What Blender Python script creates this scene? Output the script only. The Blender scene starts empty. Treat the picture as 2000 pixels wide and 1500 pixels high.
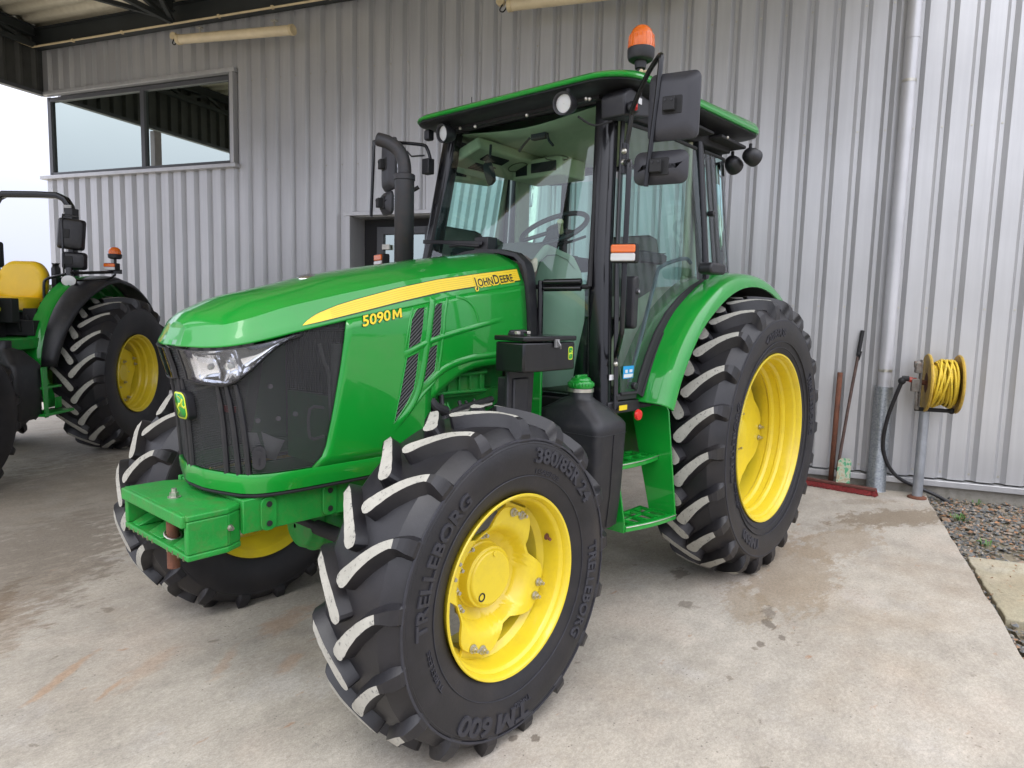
import bpy, bmesh, math, random
from mathutils import Vector, Matrix
from mathutils.bvhtree import BVHTree
random.seed(7)
PI = math.pi
R = math.radians
scene = bpy.context.scene
COL = scene.collection

# ---------------------------------------------------------------- camera
cam_data = bpy.data.cameras.new('camera')
cam = bpy.data.objects.new('camera', cam_data)
COL.objects.link(cam)
scene.camera = cam
cam_data.sensor_width = 36.0
cam_data.lens = 36.0 * 1337.613 / 2000.0
cam_data.clip_start = 0.05
cam_data.clip_end = 2000.0
YAW, PITCH, ROLL = -0.854272, 0.104432, 0.025151
_f = Vector((-math.sin(YAW) * math.cos(PITCH), math.cos(YAW) * math.cos(PITCH), -math.sin(PITCH)))
_r = Vector((math.cos(YAW), math.sin(YAW), 0))
_u = _r.cross(_f)
_r2 = _r * math.cos(ROLL) + _u * math.sin(ROLL)
_u2 = -_r * math.sin(ROLL) + _u * math.cos(ROLL)
cm = Matrix((( _r2.x, _u2.x, -_f.x, -1.77506), (_r2.y, _u2.y, -_f.y, -1.51154), (_r2.z, _u2.z, -_f.z, 1.53699), (0, 0, 0, 1)))
cam.matrix_world = cm

# ---------------------------------------------------------------- sky: bright overcast
SUN_EL, SUN_AZ = 62.0, 215.0          # azimuth of the sun, degrees counter-clockwise from +X
world = bpy.data.worlds.new('World')
scene.world = world
world.use_nodes = True
nt = world.node_tree
nt.nodes.clear()
sky = nt.nodes.new('ShaderNodeTexSky')
sky.sky_type = 'NISHITA'
sky.sun_disc = False
sky.sun_elevation = R(SUN_EL)
sky.sun_rotation = R(90.0 - SUN_AZ)
sky.dust_density = 4.0
sky.air_density = 1.0
hs = nt.nodes.new('ShaderNodeHueSaturation')
hs.inputs['Saturation'].default_value = 0.10
nt.links.new(sky.outputs[0], hs.inputs['Color'])
tc = nt.nodes.new('ShaderNodeTexCoord')
sep = nt.nodes.new('ShaderNodeSeparateXYZ')
nt.links.new(tc.outputs['Generated'], sep.inputs[0])
rmp = nt.nodes.new('ShaderNodeValToRGB')            # overcast: zenith brighter than the horizon
rmp.color_ramp.elements[0].position = 0.0
rmp.color_ramp.elements[0].color = (3.9, 4.15, 5.3, 1)
rmp.color_ramp.elements[1].position = 0.9
rmp.color_ramp.elements[1].color = (18.0, 18.2, 19.6, 1)
for p_, c_ in ((0.13, (4.6, 4.85, 6.0, 1)), (0.34, (9.5, 9.8, 11.2, 1))):
    e_ = rmp.color_ramp.elements.new(p_); e_.color = c_
nt.links.new(sep.outputs['Z'], rmp.inputs[0])
cl = nt.nodes.new('ShaderNodeTexNoise')
cl.inputs['Scale'].default_value = 2.2
cl.inputs['Detail'].default_value = 5.0
nt.links.new(tc.outputs['Generated'], cl.inputs['Vector'])
clm = nt.nodes.new('ShaderNodeMapRange')
clm.inputs['To Min'].default_value = 0.82
clm.inputs['To Max'].default_value = 1.18
nt.links.new(cl.outputs['Fac'], clm.inputs['Value'])
cmul = nt.nodes.new('ShaderNodeMix')
cmul.data_type = 'RGBA'
cmul.blend_type = 'MULTIPLY'
cmul.inputs[0].default_value = 1.0
nt.links.new(rmp.outputs[0], cmul.inputs[6])
nt.links.new(clm.outputs[0], cmul.inputs[7])
mixs = nt.nodes.new('ShaderNodeMix')
mixs.data_type = 'RGBA'
mixs.inputs[0].default_value = 0.88
nt.links.new(hs.outputs[0], mixs.inputs[6])
nt.links.new(cmul.outputs[2], mixs.inputs[7])
bg = nt.nodes.new('ShaderNodeBackground')
bg.inputs['Strength'].default_value = 0.14
nt.links.new(mixs.outputs[2], bg.inputs['Color'])
wo = nt.nodes.new('ShaderNodeOutputWorld')
nt.links.new(bg.outputs[0], wo.inputs['Surface'])

sun_data = bpy.data.lights.new('sun', 'SUN')
sun_data.energy = 0.6
sun_data.angle = R(25.0)
sun_data.color = (1.0, 0.97, 0.92)
sun = bpy.data.objects.new('sun', sun_data)
COL.objects.link(sun)
sd = Vector((math.cos(R(SUN_AZ)) * math.cos(R(SUN_EL)), math.sin(R(SUN_AZ)) * math.cos(R(SUN_EL)), math.sin(R(SUN_EL))))
sun.location = sd * 30
sun.rotation_euler = sd.to_track_quat('Z', 'Y').to_euler()

vs = scene.view_settings
vs.view_transform = 'Standard'
vs.look = 'None'
vs.exposure = 0.66
vs.gamma = 1.0
scene.render.engine = 'CYCLES'
scene.cycles.max_bounces = 10
scene.cycles.transparent_max_bounces = 16
scene.render.resolution_x = 1024
scene.render.resolution_y = 768

# ---------------------------------------------------------------- materials
MATS = {}
def newmat(name):
    m = bpy.data.materials.new(name)
    m.use_nodes = True
    MATS[name] = m
    n = m.node_tree.nodes
    return m, n, m.node_tree.links, n['Principled BSDF']

def N(nodes, kind, **kw):
    nd = nodes.new(kind)
    for k, v in kw.items():
        if k in nd.inputs: nd.inputs[k].default_value = v
        else: setattr(nd, k, v)
    return nd

def simple(name, col, rough=0.5, metal=0.0, coat=0.0, var=0.12, vscale=6.0, bump=0.0, bscale=60.0, spec=0.5, dirt=None, dirt_amt=0.0):
    """paint or plastic: slight tone and gloss variation so that no surface is perfectly even"""
    m, n, l, b = newmat(name)
    tc = N(n, 'ShaderNodeTexCoord')
    no = N(n, 'ShaderNodeTexNoise', Scale=vscale, Detail=6.0, Roughness=0.6)
    l.new(tc.outputs['Object'], no.inputs['Vector'])
    mr = N(n, 'ShaderNodeMapRange')
    mr.inputs['From Min'].default_value = 0.3
    mr.inputs['From Max'].default_value = 0.7
    mr.inputs['To Min'].default_value = 1.0 - var
    mr.inputs['To Max'].default_value = 1.0 + var
    l.new(no.outputs['Fac'], mr.inputs['Value'])
    mx = N(n, 'ShaderNodeMix', data_type='RGBA', blend_type='MULTIPLY')
    mx.inputs[0].default_value = 1.0
    mx.inputs[6].default_value = (*col, 1)
    l.new(mr.outputs[0], mx.inputs[7])
    out = mx.outputs[2]
    if dirt:
        n2 = N(n, 'ShaderNodeTexNoise', Scale=vscale * 2.3, Detail=8.0, Roughness=0.7)
        l.new(tc.outputs['Object'], n2.inputs['Vector'])
        r2 = N(n, 'ShaderNodeMapRange')
        r2.inputs['From Min'].default_value = 0.48
        r2.inputs['From Max'].default_value = 0.75
        r2.inputs['To Max'].default_value = dirt_amt
        l.new(n2.outputs['Fac'], r2.inputs['Value'])
        m2 = N(n, 'ShaderNodeMix', data_type='RGBA')
        l.new(r2.outputs[0], m2.inputs[0])
        l.new(out, m2.inputs[6])
        m2.inputs[7].default_value = (*dirt, 1)
        out = m2.outputs[2]
    l.new(out, b.inputs['Base Color'])
    rr = N(n, 'ShaderNodeMapRange')
    rr.inputs['To Min'].default_value = max(0.02, rough * 0.75)
    rr.inputs['To Max'].default_value = min(1.0, rough * 1.25)
    l.new(no.outputs['Fac'], rr.inputs['Value'])
    l.new(rr.outputs[0], b.inputs['Roughness'])
    b.inputs['Metallic'].default_value = metal
    b.inputs['Coat Weight'].default_value = coat
    b.inputs['Coat Roughness'].default_value = 0.04
    b.inputs['Specular IOR Level'].default_value = spec
    if bump:
        n3 = N(n, 'ShaderNodeTexNoise', Scale=bscale, Detail=4.0)
        l.new(tc.outputs['Object'], n3.inputs['Vector'])
        bp = N(n, 'ShaderNodeBump', Strength=bump, Distance=0.01)
        l.new(n3.outputs['Fac'], bp.inputs['Height'])
        l.new(bp.outputs[0], b.inputs['Normal'])
    return m

GREEN = simple('green_paint', (0.006, 0.265, 0.026), 0.30, coat=0.85, var=0.05, vscale=2.0, bump=0.015, bscale=7, spec=0.25, dirt=(0.06, 0.19, 0.05), dirt_amt=0.25)
GREENM = simple('green_cast_paint', (0.012, 0.25, 0.034), 0.48, var=0.12, vscale=9, bump=0.12, bscale=90, dirt=(0.16, 0.10, 0.05), dirt_amt=0.35)
YELLOW = simple('yellow_paint', (0.70, 0.535, 0.024), 0.34, coat=0.25, var=0.05, vscale=4, bump=0.03, bscale=40, dirt=(0.34, 0.23, 0.05), dirt_amt=0.28)
DECALY = simple('decal_yellow', (0.82, 0.60, 0.03), 0.3, var=0.02)
BLACKP = simple('black_plastic', (0.013, 0.013, 0.016), 0.46, var=0.15, bump=0.06, bscale=250, dirt=(0.045, 0.042, 0.038), dirt_amt=0.5)
BLACKG = simple('black_gloss_paint', (0.006, 0.006, 0.0075), 0.24, coat=0.15, var=0.1, spec=0.4)
BLACKM = simple('black_matt', (0.012, 0.012, 0.013), 0.7, var=0.2)
DARKIN = simple('dark_interior', (0.02, 0.02, 0.022), 0.8, var=0.2)
BEIGE = simple('beige_trim', (0.42, 0.41, 0.29), 0.75, var=0.08, bump=0.05, bscale=120)
GREYP = simple('grey_plastic', (0.30, 0.30, 0.30), 0.6, var=0.1, bump=0.05, bscale=150)
REFL = simple('lamp_reflector', (0.93, 0.93, 0.95), 0.07, metal=0.85, var=0.02)
CHROME = simple('chrome', (0.82, 0.82, 0.84), 0.08, metal=1.0, var=0.03)
STEEL = simple('zinc_steel', (0.52, 0.50, 0.44), 0.38, metal=0.9, var=0.2, vscale=30)
RUST = simple('rusty_steel', (0.15, 0.055, 0.03), 0.85, var=0.35, vscale=14, bump=0.3, bscale=80, dirt=(0.05, 0.03, 0.02), dirt_amt=0.7)
SEATY = simple('yellow_vinyl', (0.78, 0.50, 0.010), 0.42, var=0.06, bump=0.04, bscale=60)
SEATG = simple('grey_seat_cloth', (0.13, 0.125, 0.10), 0.9, var=0.15, bump=0.2, bscale=300)
HEADL = simple('headliner', (0.58, 0.56, 0.37), 0.8, var=0.06)
WHITEP = simple('white_paint', (0.75, 0.75, 0.74), 0.5, var=0.06)
CREAM = simple('cream_plastic', (0.62, 0.50, 0.30), 0.45, var=0.15, vscale=9)
BLUE = simple('blue_label', (0.02, 0.30, 0.62), 0.4, var=0.05)
REDP = simple('red_plastic', (0.62, 0.02, 0.015), 0.3, var=0.05)
HOSEY = simple('yellow_hose_rubber', (0.66, 0.47, 0.03), 0.5, var=0.15, vscale=12, dirt=(0.2, 0.15, 0.05), dirt_amt=0.5)
REELY = simple('old_yellow_paint', (0.50, 0.33, 0.045), 0.5, var=0.12, vscale=14, dirt=(0.16, 0.07, 0.03), dirt_amt=0.75)
BEAM = simple('dark_steel_beam', (0.022, 0.026, 0.026), 0.6, var=0.25, vscale=4)
FRAMEG = simple('grey_aluminium', (0.075, 0.078, 0.085), 0.4, var=0.08)
BRISTLE = simple('red_bristles', (0.20, 0.02, 0.02), 0.9, var=0.5, vscale=60)
GALV2 = simple('galvanised_post', (0.36, 0.38, 0.41), 0.42, metal=0.6, var=0.18, vscale=7)
RADI = simple('radiator', (0.045, 0.045, 0.048), 0.6, var=0.3, vscale=20)
LABELW = simple('white_label', (0.68, 0.68, 0.68), 0.5, var=0.03)
RAISED = simple('raised_rubber', (0.026, 0.026, 0.033), 0.55, var=0.25, vscale=30)

def galv():
    m, n, l, b = newmat('galvanised_spangle')
    tc = N(n, 'ShaderNodeTexCoord')
    v = N(n, 'ShaderNodeTexVoronoi', Scale=75.0)
    l.new(tc.outputs['Object'], v.inputs['Vector'])
    cr = N(n, 'ShaderNodeValToRGB')
    cr.color_ramp.elements[0].color = (0.30, 0.33, 0.35, 1)
    cr.color_ramp.elements[1].color = (0.52, 0.55, 0.57, 1)
    l.new(v.outputs['Color'], cr.inputs[0])
    no = N(n, 'ShaderNodeTexNoise', Scale=3.0, Detail=4.0)
    l.new(tc.outputs['Object'], no.inputs['Vector'])
    mx = N(n, 'ShaderNodeMix', data_type='RGBA', blend_type='MULTIPLY')
    mx.inputs[0].default_value = 0.35
    l.new(cr.outputs[0], mx.inputs[6]); l.new(no.outputs['Fac'], mx.inputs[7])
    l.new(mx.outputs[2], b.inputs['Base Color'])
    b.inputs['Metallic'].default_value = 0.75
    b.inputs['Roughness'].default_value = 0.42
    return m
GALV = galv()

def wallmat(name, c1, c2, metal, rough):
    """grey coated sheet: faint vertical streaks, dirt running down"""
    m, n, l, b = newmat(name)
    tc = N(n, 'ShaderNodeTexCoord')
    mp = N(n, 'ShaderNodeMapping')
    mp.inputs['Scale'].default_value = (14.0, 14.0, 0.5)
    l.new(tc.outputs['Object'], mp.inputs[0])
    no = N(n, 'ShaderNodeTexNoise', Scale=1.0, Detail=7.0, Roughness=0.65)
    l.new(mp.outputs[0], no.inputs['Vector'])
    n2 = N(n, 'ShaderNodeTexNoise', Scale=0.9, Detail=5.0)
    l.new(tc.outputs['Object'], n2.inputs['Vector'])
    ad = N(n, 'ShaderNodeMath', operation='MULTIPLY')
    l.new(no.outputs['Fac'], ad.inputs[0]); l.new(n2.outputs['Fac'], ad.inputs[1])
    mr = N(n, 'ShaderNodeMapRange')
    mr.inputs['From Min'].default_value = 0.12
    mr.inputs['From Max'].default_value = 0.38
    l.new(ad.outputs[0], mr.inputs['Value'])
    mx = N(n, 'ShaderNodeMix', data_type='RGBA')
    l.new(mr.outputs[0], mx.inputs[0])
    mx.inputs[6].default_value = (*c1, 1); mx.inputs[7].default_value = (*c2, 1)
    sp = N(n, 'ShaderNodeTexNoise', Scale=55.0, Detail=3.0)
    l.new(tc.outputs['Object'], sp.inputs['Vector'])
    sr = N(n, 'ShaderNodeMapRange')
    sr.inputs['From Min'].default_value = 0.72
    sr.inputs['From Max'].default_value = 0.80
    sr.inputs['To Max'].default_value = 0.35
    l.new(sp.outputs['Fac'], sr.inputs['Value'])
    m2 = N(n, 'ShaderNodeMix', data_type='RGBA')
    l.new(sr.outputs[0], m2.inputs[0]); l.new(mx.outputs[2], m2.inputs[6])
    m2.inputs[7].default_value = (0.22, 0.20, 0.17, 1)
    l.new(m2.outputs[2], b.inputs['Base Color'])
    b.inputs['Metallic'].default_value = metal
    b.inputs['Roughness'].default_value = rough
    bp = N(n, 'ShaderNodeBump', Strength=0.35, Distance=0.03)
    l.new(n2.outputs['Fac'], bp.inputs['Height'])
    l.new(bp.outputs[0], b.inputs['Normal'])
    return m
WALLM = wallmat('grey_cladding', (0.45, 0.45, 0.455), (0.545, 0.545, 0.55), 0.50, 0.38)
ROOFM = wallmat('cream_roof_sheet', (0.55, 0.50, 0.37), (0.70, 0.65, 0.50), 0.0, 0.6)

def rubber(name, base, chalk=False):
    m, n, l, b = newmat(name)
    tc = N(n, 'ShaderNodeTexCoord')
    no = N(n, 'ShaderNodeTexNoise', Scale=7.0, Detail=8.0, Roughness=0.7)
    l.new(tc.outputs['Object'], no.inputs['Vector'])
    cr = N(n, 'ShaderNodeValToRGB')
    cr.color_ramp.elements[0].position = 0.3
    cr.color_ramp.elements[1].position = 0.72
    e = cr.color_ramp.elements
    if chalk:
        e[0].color = (0.33, 0.32, 0.275, 1); e[1].color = (0.47, 0.455, 0.40, 1)
    else:
        e[0].color = (base[0] * 0.7, base[1] * 0.7, base[2] * 0.7, 1)
        e[1].color = (base[0] * 1.6, base[1] * 1.5, base[2] * 1.55, 1)
    l.new(no.outputs['Fac'], cr.inputs[0])
    br_ = N(n, 'ShaderNodeTexNoise', Scale=3.1, Detail=5.0, Roughness=0.6); l.new(tc.outputs['Object'], br_.inputs['Vector'])
    brr = N(n, 'ShaderNodeMapRange'); brr.inputs['From Min'].default_value = 0.5; brr.inputs['From Max'].default_value = 0.72; brr.inputs['To Max'].default_value = 0.45
    l.new(br_.outputs['Fac'], brr.inputs['Value'])
    fi = N(n, 'ShaderNodeTexNoise', Scale=60.0, Detail=6.0, Roughness=0.75)
    l.new(tc.outputs['Object'], fi.inputs['Vector'])
    out = cr.outputs[0]
    if chalk:
        mr = N(n, 'ShaderNodeMapRange')
        mr.inputs['From Min'].default_value = 0.565
        mr.inputs['From Max'].default_value = 0.64
        mr.inputs['To Max'].default_value = 0.9
        l.new(fi.outputs['Fac'], mr.inputs['Value'])
        mx = N(n, 'ShaderNodeMix', data_type='RGBA')
        l.new(mr.outputs[0], mx.inputs[0]); l.new(out, mx.inputs[6])
        mx.inputs[7].default_value = (0.10, 0.10, 0.10, 1)
        out = mx.outputs[2]
        b.inputs['Roughness'].default_value = 0.95
    else:
        mb_ = N(n, 'ShaderNodeMix', data_type='RGBA'); l.new(brr.outputs[0], mb_.inputs[0]); l.new(out, mb_.inputs[6]); mb_.inputs[7].default_value = (0.036, 0.029, 0.024, 1); out = mb_.outputs[2]
        b.inputs['Roughness'].default_value = 0.43
    l.new(out, b.inputs['Base Color'])
    bp = N(n, 'ShaderNodeBump', Strength=0.35 if chalk else 0.18, Distance=0.004)
    l.new(fi.outputs['Fac'], bp.inputs['Height'])
    l.new(bp.outputs[0], b.inputs['Normal'])
    return m
RUB = rubber('tyre_rubber', (0.0115, 0.0115, 0.0135))
CHALK = rubber('dusty_lug_top', (0, 0, 0), True)

def glassmat(name, tint, ior=1.45, extra=0.0, gcol=(0.95, 0.97, 1.0)):
    m, n, l, b = newmat(name)
    n.remove(b)
    out = n['Material Output']
    tr = N(n, 'ShaderNodeBsdfTransparent'); tr.inputs[0].default_value = (*tint, 1)
    gl = N(n, 'ShaderNodeBsdfGlossy'); gl.inputs['Roughness'].default_value = 0.01
    gl.inputs[0].default_value = (*gcol, 1)
    fr = N(n, 'ShaderNodeFresnel'); fr.inputs[0].default_value = ior
    add = N(n, 'ShaderNodeMath', operation='MULTIPLY_ADD')
    add.inputs[1].default_value = 1.35; add.inputs[2].default_value = extra
    l.new(fr.outputs[0], add.inputs[0])
    mx = N(n, 'ShaderNodeMixShader')
    l.new(add.outputs[0], mx.inputs[0]); l.new(tr.outputs[0], mx.inputs[1]); l.new(gl.outputs[0], mx.inputs[2])
    l.new(mx.outputs[0], out.inputs['Surface'])
    return m
GLASS = glassmat('green_tinted_glass', (0.74, 0.975, 0.925), extra=0.015)
WGLASS = glassmat('window_glass', (0.25, 0.32, 0.30), extra=0.50, gcol=(0.80, 0.90, 0.83))
LENSC = glassmat('clear_lens', (0.93, 0.95, 0.97), extra=0.03)

def lens(name, col, rough=0.12):
    m, n, l, b = newmat(name)
    tc = N(n, 'ShaderNodeTexCoord')
    w = N(n, 'ShaderNodeTexWave', Scale=55.0); w.bands_direction = 'Z'
    l.new(tc.outputs['Object'], w.inputs['Vector'])
    bp = N(n, 'ShaderNodeBump', Strength=0.35, Distance=0.003)
    l.new(w.outputs['Fac'], bp.inputs['Height']); l.new(bp.outputs[0], b.inputs['Normal'])
    b.inputs['Base Color'].default_value = (*col, 1)
    b.inputs['Roughness'].default_value = rough
    b.inputs['Subsurface Weight'].default_value = 0.1
    b.inputs['Subsurface Radius'].default_value = (0.03, 0.012, 0.004)
    b.inputs['Coat Weight'].default_value = 0.6
    return m
AMBER = lens('amber_lens', (0.72, 0.135, 0.002))
WLENS = lens('white_lens', (0.58, 0.58, 0.56), 0.2)

def gridmat():
    """fine woven black grille screen"""
    m, n, l, b = newmat('grille_screen')
    tc = N(n, 'ShaderNodeTexCoord')
    w = N(n, 'ShaderNodeTexWave', Scale=48.0, Distortion=0.3); w.bands_direction = 'Z'
    l.new(tc.outputs['Object'], w.inputs['Vector'])
    no = N(n, 'ShaderNodeTexNoise', Scale=3.5, Detail=5.0)
    l.new(tc.outputs['Object'], no.inputs['Vector'])
    cr = N(n, 'ShaderNodeValToRGB')
    cr.color_ramp.elements[0].color = (0.010, 0.010, 0.011, 1)
    cr.color_ramp.elements[1].color = (0.060, 0.060, 0.064, 1)
    mu = N(n, 'ShaderNodeMath', operation='MULTIPLY')
    l.new(w.outputs['Fac'], mu.inputs[0]); l.new(no.outputs['Fac'], mu.inputs[1])
    l.new(mu.outputs[0], cr.inputs[0]); l.new(cr.outputs[0], b.inputs['Base Color'])
    b.inputs['Roughness'].default_value = 0.6
    bp = N(n, 'ShaderNodeBump', Strength=0.6, Distance=0.004)
    l.new(w.outputs['Fac'], bp.inputs['Height']); l.new(bp.outputs[0], b.inputs['Normal'])
    out = n['Material Output']
    tr = N(n, 'ShaderNodeBsdfTransparent'); tr.inputs[0].default_value = (0.9, 0.9, 0.9, 1)
    mx = N(n, 'ShaderNodeMixShader'); mx.inputs[0].default_value = 0.25
    l.new(b.outputs[0], mx.inputs[1]); l.new(tr.outputs[0], mx.inputs[2]); l.new(mx.outputs[0], out.inputs['Surface'])
    return m
GRILLE = gridmat()

def ventmat():
    m, n, l, b = newmat('vent_mesh')
    tc = N(n, 'ShaderNodeTexCoord')
    mp = N(n, 'ShaderNodeMapping'); mp.inputs['Rotation'].default_value = (0, R(40), 0)
    l.new(tc.outputs['Object'], mp.inputs[0])
    w = N(n, 'ShaderNodeTexWave', Scale=26.0); w.bands_direction = 'Z'
    l.new(mp.outputs[0], w.inputs['Vector'])
    cr = N(n, 'ShaderNodeValToRGB')
    cr.color_ramp.elements[0].color = (0.006, 0.006, 0.006, 1)
    cr.color_ramp.elements[1].color = (0.09, 0.09, 0.095, 1)
    l.new(w.outputs['Fac'], cr.inputs[0]); l.new(cr.outputs[0], b.inputs['Base Color'])
    bp = N(n, 'ShaderNodeBump', Strength=1.0, Distance=0.006)
    l.new(w.outputs['Fac'], bp.inputs['Height']); l.new(bp.outputs[0], b.inputs['Normal'])
    b.inputs['Roughness'].default_value = 0.5
    return m
VENT = ventmat()

# ---------------------------------------------------------------- mesh helpers
class MB:
    """collects shapes, then links them as ONE mesh object"""
    def __init__(self, M=None):
        self.v = []; self.f = []; self.mi = []; self.M = M
    def add(self, verts, faces, mi=0, M=None):
        o = len(self.v)
        for p in verts:
            p = Vector(p)
            if M is not None: p = M @ p
            if self.M is not None: p = self.M @ p
            self.v.append(p)
        for f in faces:
            self.f.append([i + o for i in f]); self.mi.append(mi)
        return self
    def box(self, c, s, mi=0, M=None, rot=None):
        hx, hy, hz = s[0] / 2, s[1] / 2, s[2] / 2
        T = Matrix.Translation(c)
        if rot is not None: T = T @ rot.to_4x4()
        if M is not None: T = M @ T
        vs_ = [(sx * hx, sy * hy, sz * hz) for sx in (-1, 1) for sy in (-1, 1) for sz in (-1, 1)]
        fs = [(0, 1, 3, 2), (4, 6, 7, 5), (0, 4, 5, 1), (2, 3, 7, 6), (0, 2, 6, 4), (1, 5, 7, 3)]
        return self.add(vs_, fs, mi, T)
    def bar(self, a, b, w, h, mi=0, up=(0, 0, 1)):
        a, b = Vector(a), Vector(b)
        d = (b - a); L = d.length; d.normalize()
        upv = Vector(up)
        if abs(d.dot(upv)) > 0.99: upv = Vector((1, 0, 0))
        s = d.cross(upv).normalized(); t = s.cross(d)
        vs_ = []
        for q in (a, b):
            for i, j in ((-1, -1), (1, -1), (1, 1), (-1, 1)):
                vs_.append(q + s * (i * w / 2) + t * (j * h / 2))
        fs = [(3, 2, 1, 0), (4, 5, 6, 7), (0, 1, 5, 4), (1, 2, 6, 5), (2, 3, 7, 6), (3, 0, 4, 7)]
        return self.add(vs_, fs, mi)
    def tube(self, pts, r, seg=12, mi=0, cap=True, smooth=0, closed=False):
        pts = [Vector(p) for p in pts]
        if smooth: pts = catmull(pts, smooth, closed)
        n = len(pts); rs = r if isinstance(r, (list, tuple)) else [r] * n
        if len(rs) != n:
            rs = [rs[min(len(rs) - 1, int(i * len(rs) / n))] for i in range(n)]
        vs_ = []; fs = []
        prev = None
        for i, p in enumerate(pts):
            if closed: d = pts[(i + 1) % n] - pts[i - 1]
            else: d = pts[min(i + 1, n - 1)] - pts[max(i - 1, 0)]
            d.normalize()
            if prev is None:
                a = Vector((0, 0, 1)) if abs(d.z) < 0.9 else Vector((1, 0, 0))
                s = d.cross(a).normalized()
            else:
                s = prev - d * prev.dot(d)
                s = s.normalized() if s.length > 1e-6 else d.cross(Vector((0, 0, 1))).normalized()
            prev = s
            t = d.cross(s)
            for k in range(seg):
                an = 2 * PI * k / seg
                vs_.append(p + (s * math.cos(an) + t * math.sin(an)) * rs[i])
        m = n if closed else n - 1
        for i in range(m):
            for k in range(seg):
                a = i * seg + k; b = i * seg + (k + 1) % seg
                c = ((i + 1) % n) * seg + (k + 1) % seg; e = ((i + 1) % n) * seg + k
                fs.append((a, b, c, e))
        if cap and not closed:
            fs.append(tuple(reversed(range(seg)))); fs.append(tuple(range((n - 1) * seg, n * seg)))
        return self.add(vs_, fs, mi)
    def cyl(self, a, b, r, r2=None, seg=24, mi=0):
        return self.tube([a, b], [r, r if r2 is None else r2], seg, mi)
    def lathe(self, prof, o=(0, 0, 0), axis='y', seg=48, mi=0, close=False, a0=0.0, a1=2 * PI):
        """prof = [(along axis, radius)]"""
        o = Vector(o); vs_ = []; fs = []; full = abs(a1 - a0 - 2 * PI) < 1e-6
        ns = seg if full else seg + 1
        for (s, r) in prof:
            for k in range(ns):
                an = a0 + (a1 - a0) * k / seg
                c, d = r * math.cos(an), r * math.sin(an)
                q = {'y': (c, s, d), 'z': (c, d, s), 'x': (s, c, d)}[axis]
                vs_.append(o + Vector(q))
        m = len(prof)
        for i in range(m if close else m - 1):
            for k in range(seg):
                k2 = (k + 1) % ns if full else k + 1
                j = (i + 1) % m
                fs.append((i * ns + k, i * ns + k2, j * ns + k2, j * ns + k))
        return self.add(vs_, fs, mi)
    def prism(self, poly, axis, a, b, mi=0, M=None):
        """poly in the two other axes (x,z for 'y'; x,y for 'z'; y,z for 'x'), extruded from a to b"""
        def q(p, t):
            return {'y': (p[0], t, p[1]), 'z': (p[0], p[1], t), 'x': (t, p[0], p[1])}[axis]
        n = len(poly)
        vs_ = [q(p, a) for p in poly] + [q(p, b) for p in poly]
        fs = [tuple(range(n)), tuple(reversed(range(n, 2 * n)))]
        for i in range(n):
            j = (i + 1) % n
            fs.append((i, n + i, n + j, j))
        return self.add(vs_, fs, mi, M)
    def grid(self, rows, mi=0, closed=False, mif=None):
        n = len(rows[0]); vs_ = [p for r in rows for p in r]; fs = []
        for i in range(len(rows) - 1):
            for k in range(n if closed else n - 1):
                k2 = (k + 1) % n
                fs.append((i * n + k, i * n + k2, (i + 1) * n + k2, (i + 1) * n + k))
        return self.add(vs_, fs, mi)
    def ball(self, c, r, seg=16, mi=0, sc=(1, 1, 1)):
        prof = []
        for i in range(seg // 2 + 1):
            a = -PI / 2 + PI * i / (seg // 2)
            prof.append((math.sin(a) * r * sc[2], max(1e-4, math.cos(a) * r)))
        o = len(self.v)
        self.lathe(prof, (0, 0, 0), 'z', seg, mi)
        for i in range(o, len(self.v)):
            q = self.v[i]; self.v[i] = Vector((q.x * sc[0], q.y * sc[1], q.z)) + Vector(c)
        return self
    def build(self, name, mats, parent=None, bevel=0.0, seg=2, angle=35, solid=0.0, label=None, sub=0, offs=-1):
        me = bpy.data.meshes.new(name)
        me.from_pydata([tuple(p) for p in self.v], [], self.f)
        if not isinstance(mats, (list, tuple)): mats = [mats]
        for m in mats: me.materials.append(m)
        me.polygons.foreach_set('material_index', self.mi)
        bm = bmesh.new(); bm.from_mesh(me)
        bmesh.ops.remove_doubles(bm, verts=bm.verts, dist=1e-5)
        bmesh.ops.recalc_face_normals(bm, faces=bm.faces)
        bm.to_mesh(me); bm.free()
        me.shade_smooth()
        me.set_sharp_from_angle(angle=R(angle))
        me.update()
        o = bpy.data.objects.new(name, me)
        COL.objects.link(o)
        if parent is not None: o.parent = parent
        if solid:
            md = o.modifiers.new('solid', 'SOLIDIFY'); md.thickness = solid; md.offset = offs
        if sub:
            md = o.modifiers.new('sub', 'SUBSURF'); md.levels = sub; md.render_levels = sub
        if bevel:
            md = o.modifiers.new('bevel', 'BEVEL'); md.width = bevel; md.segments = seg
            md.limit_method = 'ANGLE'; md.angle_limit = R(30); md.harden_normals = False
        if label: o['label'] = label
        return o

def catmull(P, k=6, closed=False):
    n = len(P); out = []
    rng = n if closed else n - 1
    for i in range(rng):
        p0 = P[i - 1] if (i > 0 or closed) else P[0]
        p1 = P[i]; p2 = P[(i + 1) % n]
        p3 = P[(i + 2) % n] if (i + 2 < n or closed) else P[-1]
        for j in range(k):
            t = j / k
            out.append(0.5 * ((2 * p1) + (p2 - p0) * t + (2 * p0 - 5 * p1 + 4 * p2 - p3) * t * t + (3 * p1 - p0 - 3 * p2 + p3) * t ** 3))
    if not closed: out.append(P[-1])
    return out

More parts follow.
